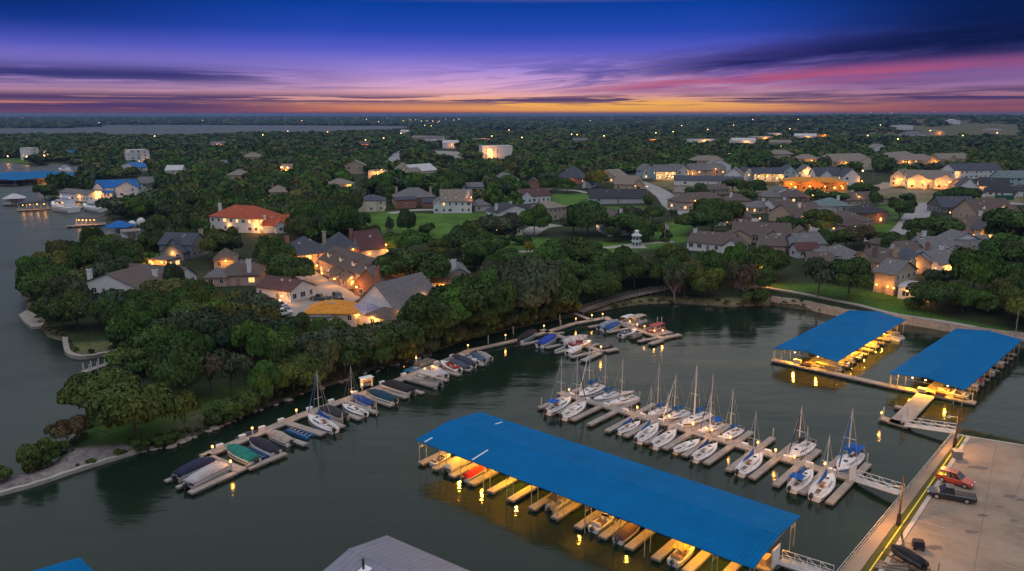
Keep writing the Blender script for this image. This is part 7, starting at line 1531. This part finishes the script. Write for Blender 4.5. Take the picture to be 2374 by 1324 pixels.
def upole(label, px, py, h, arm=1., c=(.3, .27, .25), r=.14):
    p = G(px, py); t = thing('utility_pole', label, 'pole', p, 0, 'utility poles'); MB().tube((0, 0, -.5), (0, 0, h), r, 8, r2=r * .7).build('pole', PAINT, t, color=c)
    if arm: MB().box(0, 0, h - .6, arm * 2, .12, .14).build('crossarm', PAINT, t, color=c)
upole('grey utility pole standing among the peninsula trees', 443, 818, 9.5, .9, (.5, .48, .46)); upole('tall thin pole beside the road by the navy roofed brick house', 2009, 546, 8.5, 0, (.45, .43, .4), .1)
upole('pole in the woods below the orange washed far building', 1919, 357, 17, .8); upole('very tall slim mast by the distant school', 1728, 320, 36, 0, (.25, .3, .32), .3); upole('street pole on the bare earth by the white houses', 2023, 420, 9, .8); upole('slim pole beside the far right shelter bank', 2352, 790, 8, 0, (.3, .28, .26), .1)
for k, (px, py, h, lab) in enumerate([(2017, 281, 30, 'lit radio mast on the far right horizon, leftmost of three'), (2066, 281, 28, 'slim radio mast on the far right horizon, middle of three'), (2163, 281, 30, 'lit radio mast on the far right horizon, rightmost of three'), (1692, 281, 32, 'lone red lit radio mast on the horizon right of centre')]):
    p = P(px, 276, 20.); p *= 5200 / p.y; p.z = hz1(p.x, p.y); t = thing('radio_mast', lab, 'radio mast', p, 0, 'radio masts on the horizon'); mb = MB()
    for s1, s2 in ((-1, -1), (1, -1), (1, 1), (-1, 1)): mb.tube((s1 * 2, s2 * 2, -2), (s1 * .3, s2 * .3, h), .35, 4)
    for z in range(4, h, 5):
        w_ = 2 - 1.7 * z / h; mb.tube((-w_, -w_, z), (w_, -w_, z + 4), .2, 4).tube((w_, w_, z), (-w_, w_, z + 4), .2, 4)
    mb.build('lattice', mat('mast steel', (.3, .1, .08)), t)
    MB().ball((0, 0, h), 1.3, 1.3, 1.3).build('beacon', mat('red beacon', (1., .25, .15), emit=8.), t)
for px, lab in ((308, 'round white tank behind the turquoise boathouse, left one'), (329, 'round white tank behind the turquoise boathouse, right one')):
    p = G(px, 533); t = thing('storage_tank', lab, 'tank', p, 0, 'white tanks on the shore'); MB().ball((0, 0, 2.4), 2., 2., 2.2, nu=14, nv=9).build('tank', PAINT, t, color=(.6, .6, .62)); MB().tube((0, 0, -.5), (0, 0, 1.), 1., 10).build('base', CONC, t)
p = G(2328, 463); t = thing('dumpster', 'long green dumpster in the dry grass at right', 'dumpster', p); MB().box(0, 0, 0, 9, 3, 2.4, top=1.04).build('bin', PAINT, t, color=(.0, .1, .07)); MB().box(0, 0, 2.4, 9.4, 3.2, .15).build('lid', PAINT, t, color=(.0, .08, .06))
# street lamps and yard lamps
FBULB = mat('far lamp', (1., .55, .2), emit=11., var=.05)
SL = [(654, 408), (668, 409), (848, 341), (890, 336), (1126, 424), (474, 372), (476, 356), (247, 370), (282, 364), (64, 378), (105, 376), (20, 378), (1765, 668), (972, 716), (985, 730), (520, 586), (1472, 448), (1500, 449), (1998, 418), (1700, 510), (2105, 418), (1440, 385), (1535, 384), (1520, 322), (1285, 284), (1368, 284), (1745, 284), (1850, 284), (1210, 334), (1000, 300), (985, 298), (1014, 290), (1030, 300), (930, 322), (668, 314), (1076, 352), (1140, 330), (2155, 316), (1325, 325), (1338, 326), (1830, 310), (2040, 300), (1290, 392), (505, 370), (1430, 305), (1580, 300), (630, 478), (885, 415), (1640, 352), (1975, 400), (2300, 405), (1700, 300), (1640, 312), (1560, 318), (1810, 352), (1900, 346), (2010, 330), (2080, 340), (2230, 330), (2310, 322), (1400, 330), (1180, 312), (760, 318), (610, 326), (360, 330), (1690, 372), (2260, 372), (2060, 392), (1990, 476), (2200, 516), (1760, 530), (1930, 556), (2290, 566)]
SL_g = {}
for i, q in enumerate(SL):
    b2 = min(LAND, key=lambda l: math.hypot(l[1] - q[0], (l[2] - q[1]) * 1.3)); dx, dy = q[0] - b2[1], (q[1] - b2[2]) * 1.3
    SL_g.setdefault((b2[0], ('right of' if dx > 0 else 'left of') if abs(dx) > abs(dy) else ('in front of' if dy > 0 else 'beyond')), []).append((math.hypot(dx, dy), i))
SLL = {i: f'glowing street lamp {k[1]} {k[0]}' + ('' if len(L) == 1 else f', {ORD[j]}nearest') for k, L in SL_g.items() for j, (d, i) in enumerate(sorted(L))}
for i, q in enumerate(SL):
    p = G(*q); far = p.y > 520; vf = p.y > 1100; h = 7. if far else 4.4; h = 11. if vf else h
    t = thing('street_lamp', SLL[i], 'street lamp', p, 0, 'street lamps in the woods'); MB().tube((0, 0, -.3), (0, 0, h), .08, 6).build('pole', STEEL, t)
    r = .3 if not far else .55 if not vf else .6 + p.y / 7000; MB().ball((0, 0, h), r, r, r * .8, nu=8, nv=6).build('lamp_head', BULB if not far else FBULB, t)
    if p.y < 900: lamp(t, (0, -.2, h + .7), (3600 if abs(q[0] - 1765) < 2 else 1300 if abs(q[0] - 979) < 9 else 420) if not far else 1500, (1., .4, .07), .4)
FL = [(26, 271), (51, 268), (118, 269), (230, 292), (392, 272), (470, 286), (487, 277), (503, 278), (548, 277), (700, 287), (790, 287), (827, 268), (850, 283), (878, 290), (898, 272), (935, 287), (951, 284), (964, 284), (977, 288), (990, 289), (1003, 288), (1018, 289), (1033, 283), (1045, 284), (1052, 285), (1064, 283), (1258, 268), (1690, 276), (1758, 268), (1815, 283), (1832, 276), (1868, 277), (1900, 276), (1935, 276), (1950, 275), (1975, 275), (2120, 276)]
for i, q in enumerate(sorted(FL)):
    p = P(q[0], max(q[1], 272), 0); p *= min(1, 7500 / p.y); z = max(0, hz1(p.x, p.y)); p.z = z
    t = thing('horizon_lamp', f'tiny distant light on the horizon shore, {["", *ORD[1:]][i] if i < 20 else ORD[len(FL) - 1 - i] }{"from" if False else ""}' + ('outermost from the left' if i < 20 else 'outermost from the right'), 'distant lamp', p, 0, 'lights of the far shore')
    MB().tube((0, 0, -2), (0, 0, 13), .3, 5).build('pole', STEEL, t); r = .5 + p.y / 5500; MB().ball((0, 0, 14), r, r, r, nu=7, nv=5).build('lamp_head', FBULB, t)
# evening haze
hb = MB().box(0, 15700, -4, 68000, 34000, 66)
hm = bpy.data.materials.new('evening haze'); hm.use_nodes = True; nt2 = hm.node_tree; nt2.nodes.clear()
vo = n2('ShaderNodeVolumePrincipled'); vo.inputs['Color'].default_value = (.24, .36, .7, 1); vo.inputs['Density'].default_value = .00008; vo.inputs['Anisotropy'].default_value = 0.
o2 = n2('ShaderNodeOutputMaterial'); nt2.links.new(vo.outputs[0], o2.inputs['Volume']); hm.cycles.homogeneous_volume = True if hasattr(hm.cycles, 'homogeneous_volume') else None
tag(hb.build('haze', hm), 'thin blue evening haze over the lake and far woods', 'haze', kind='stuff')
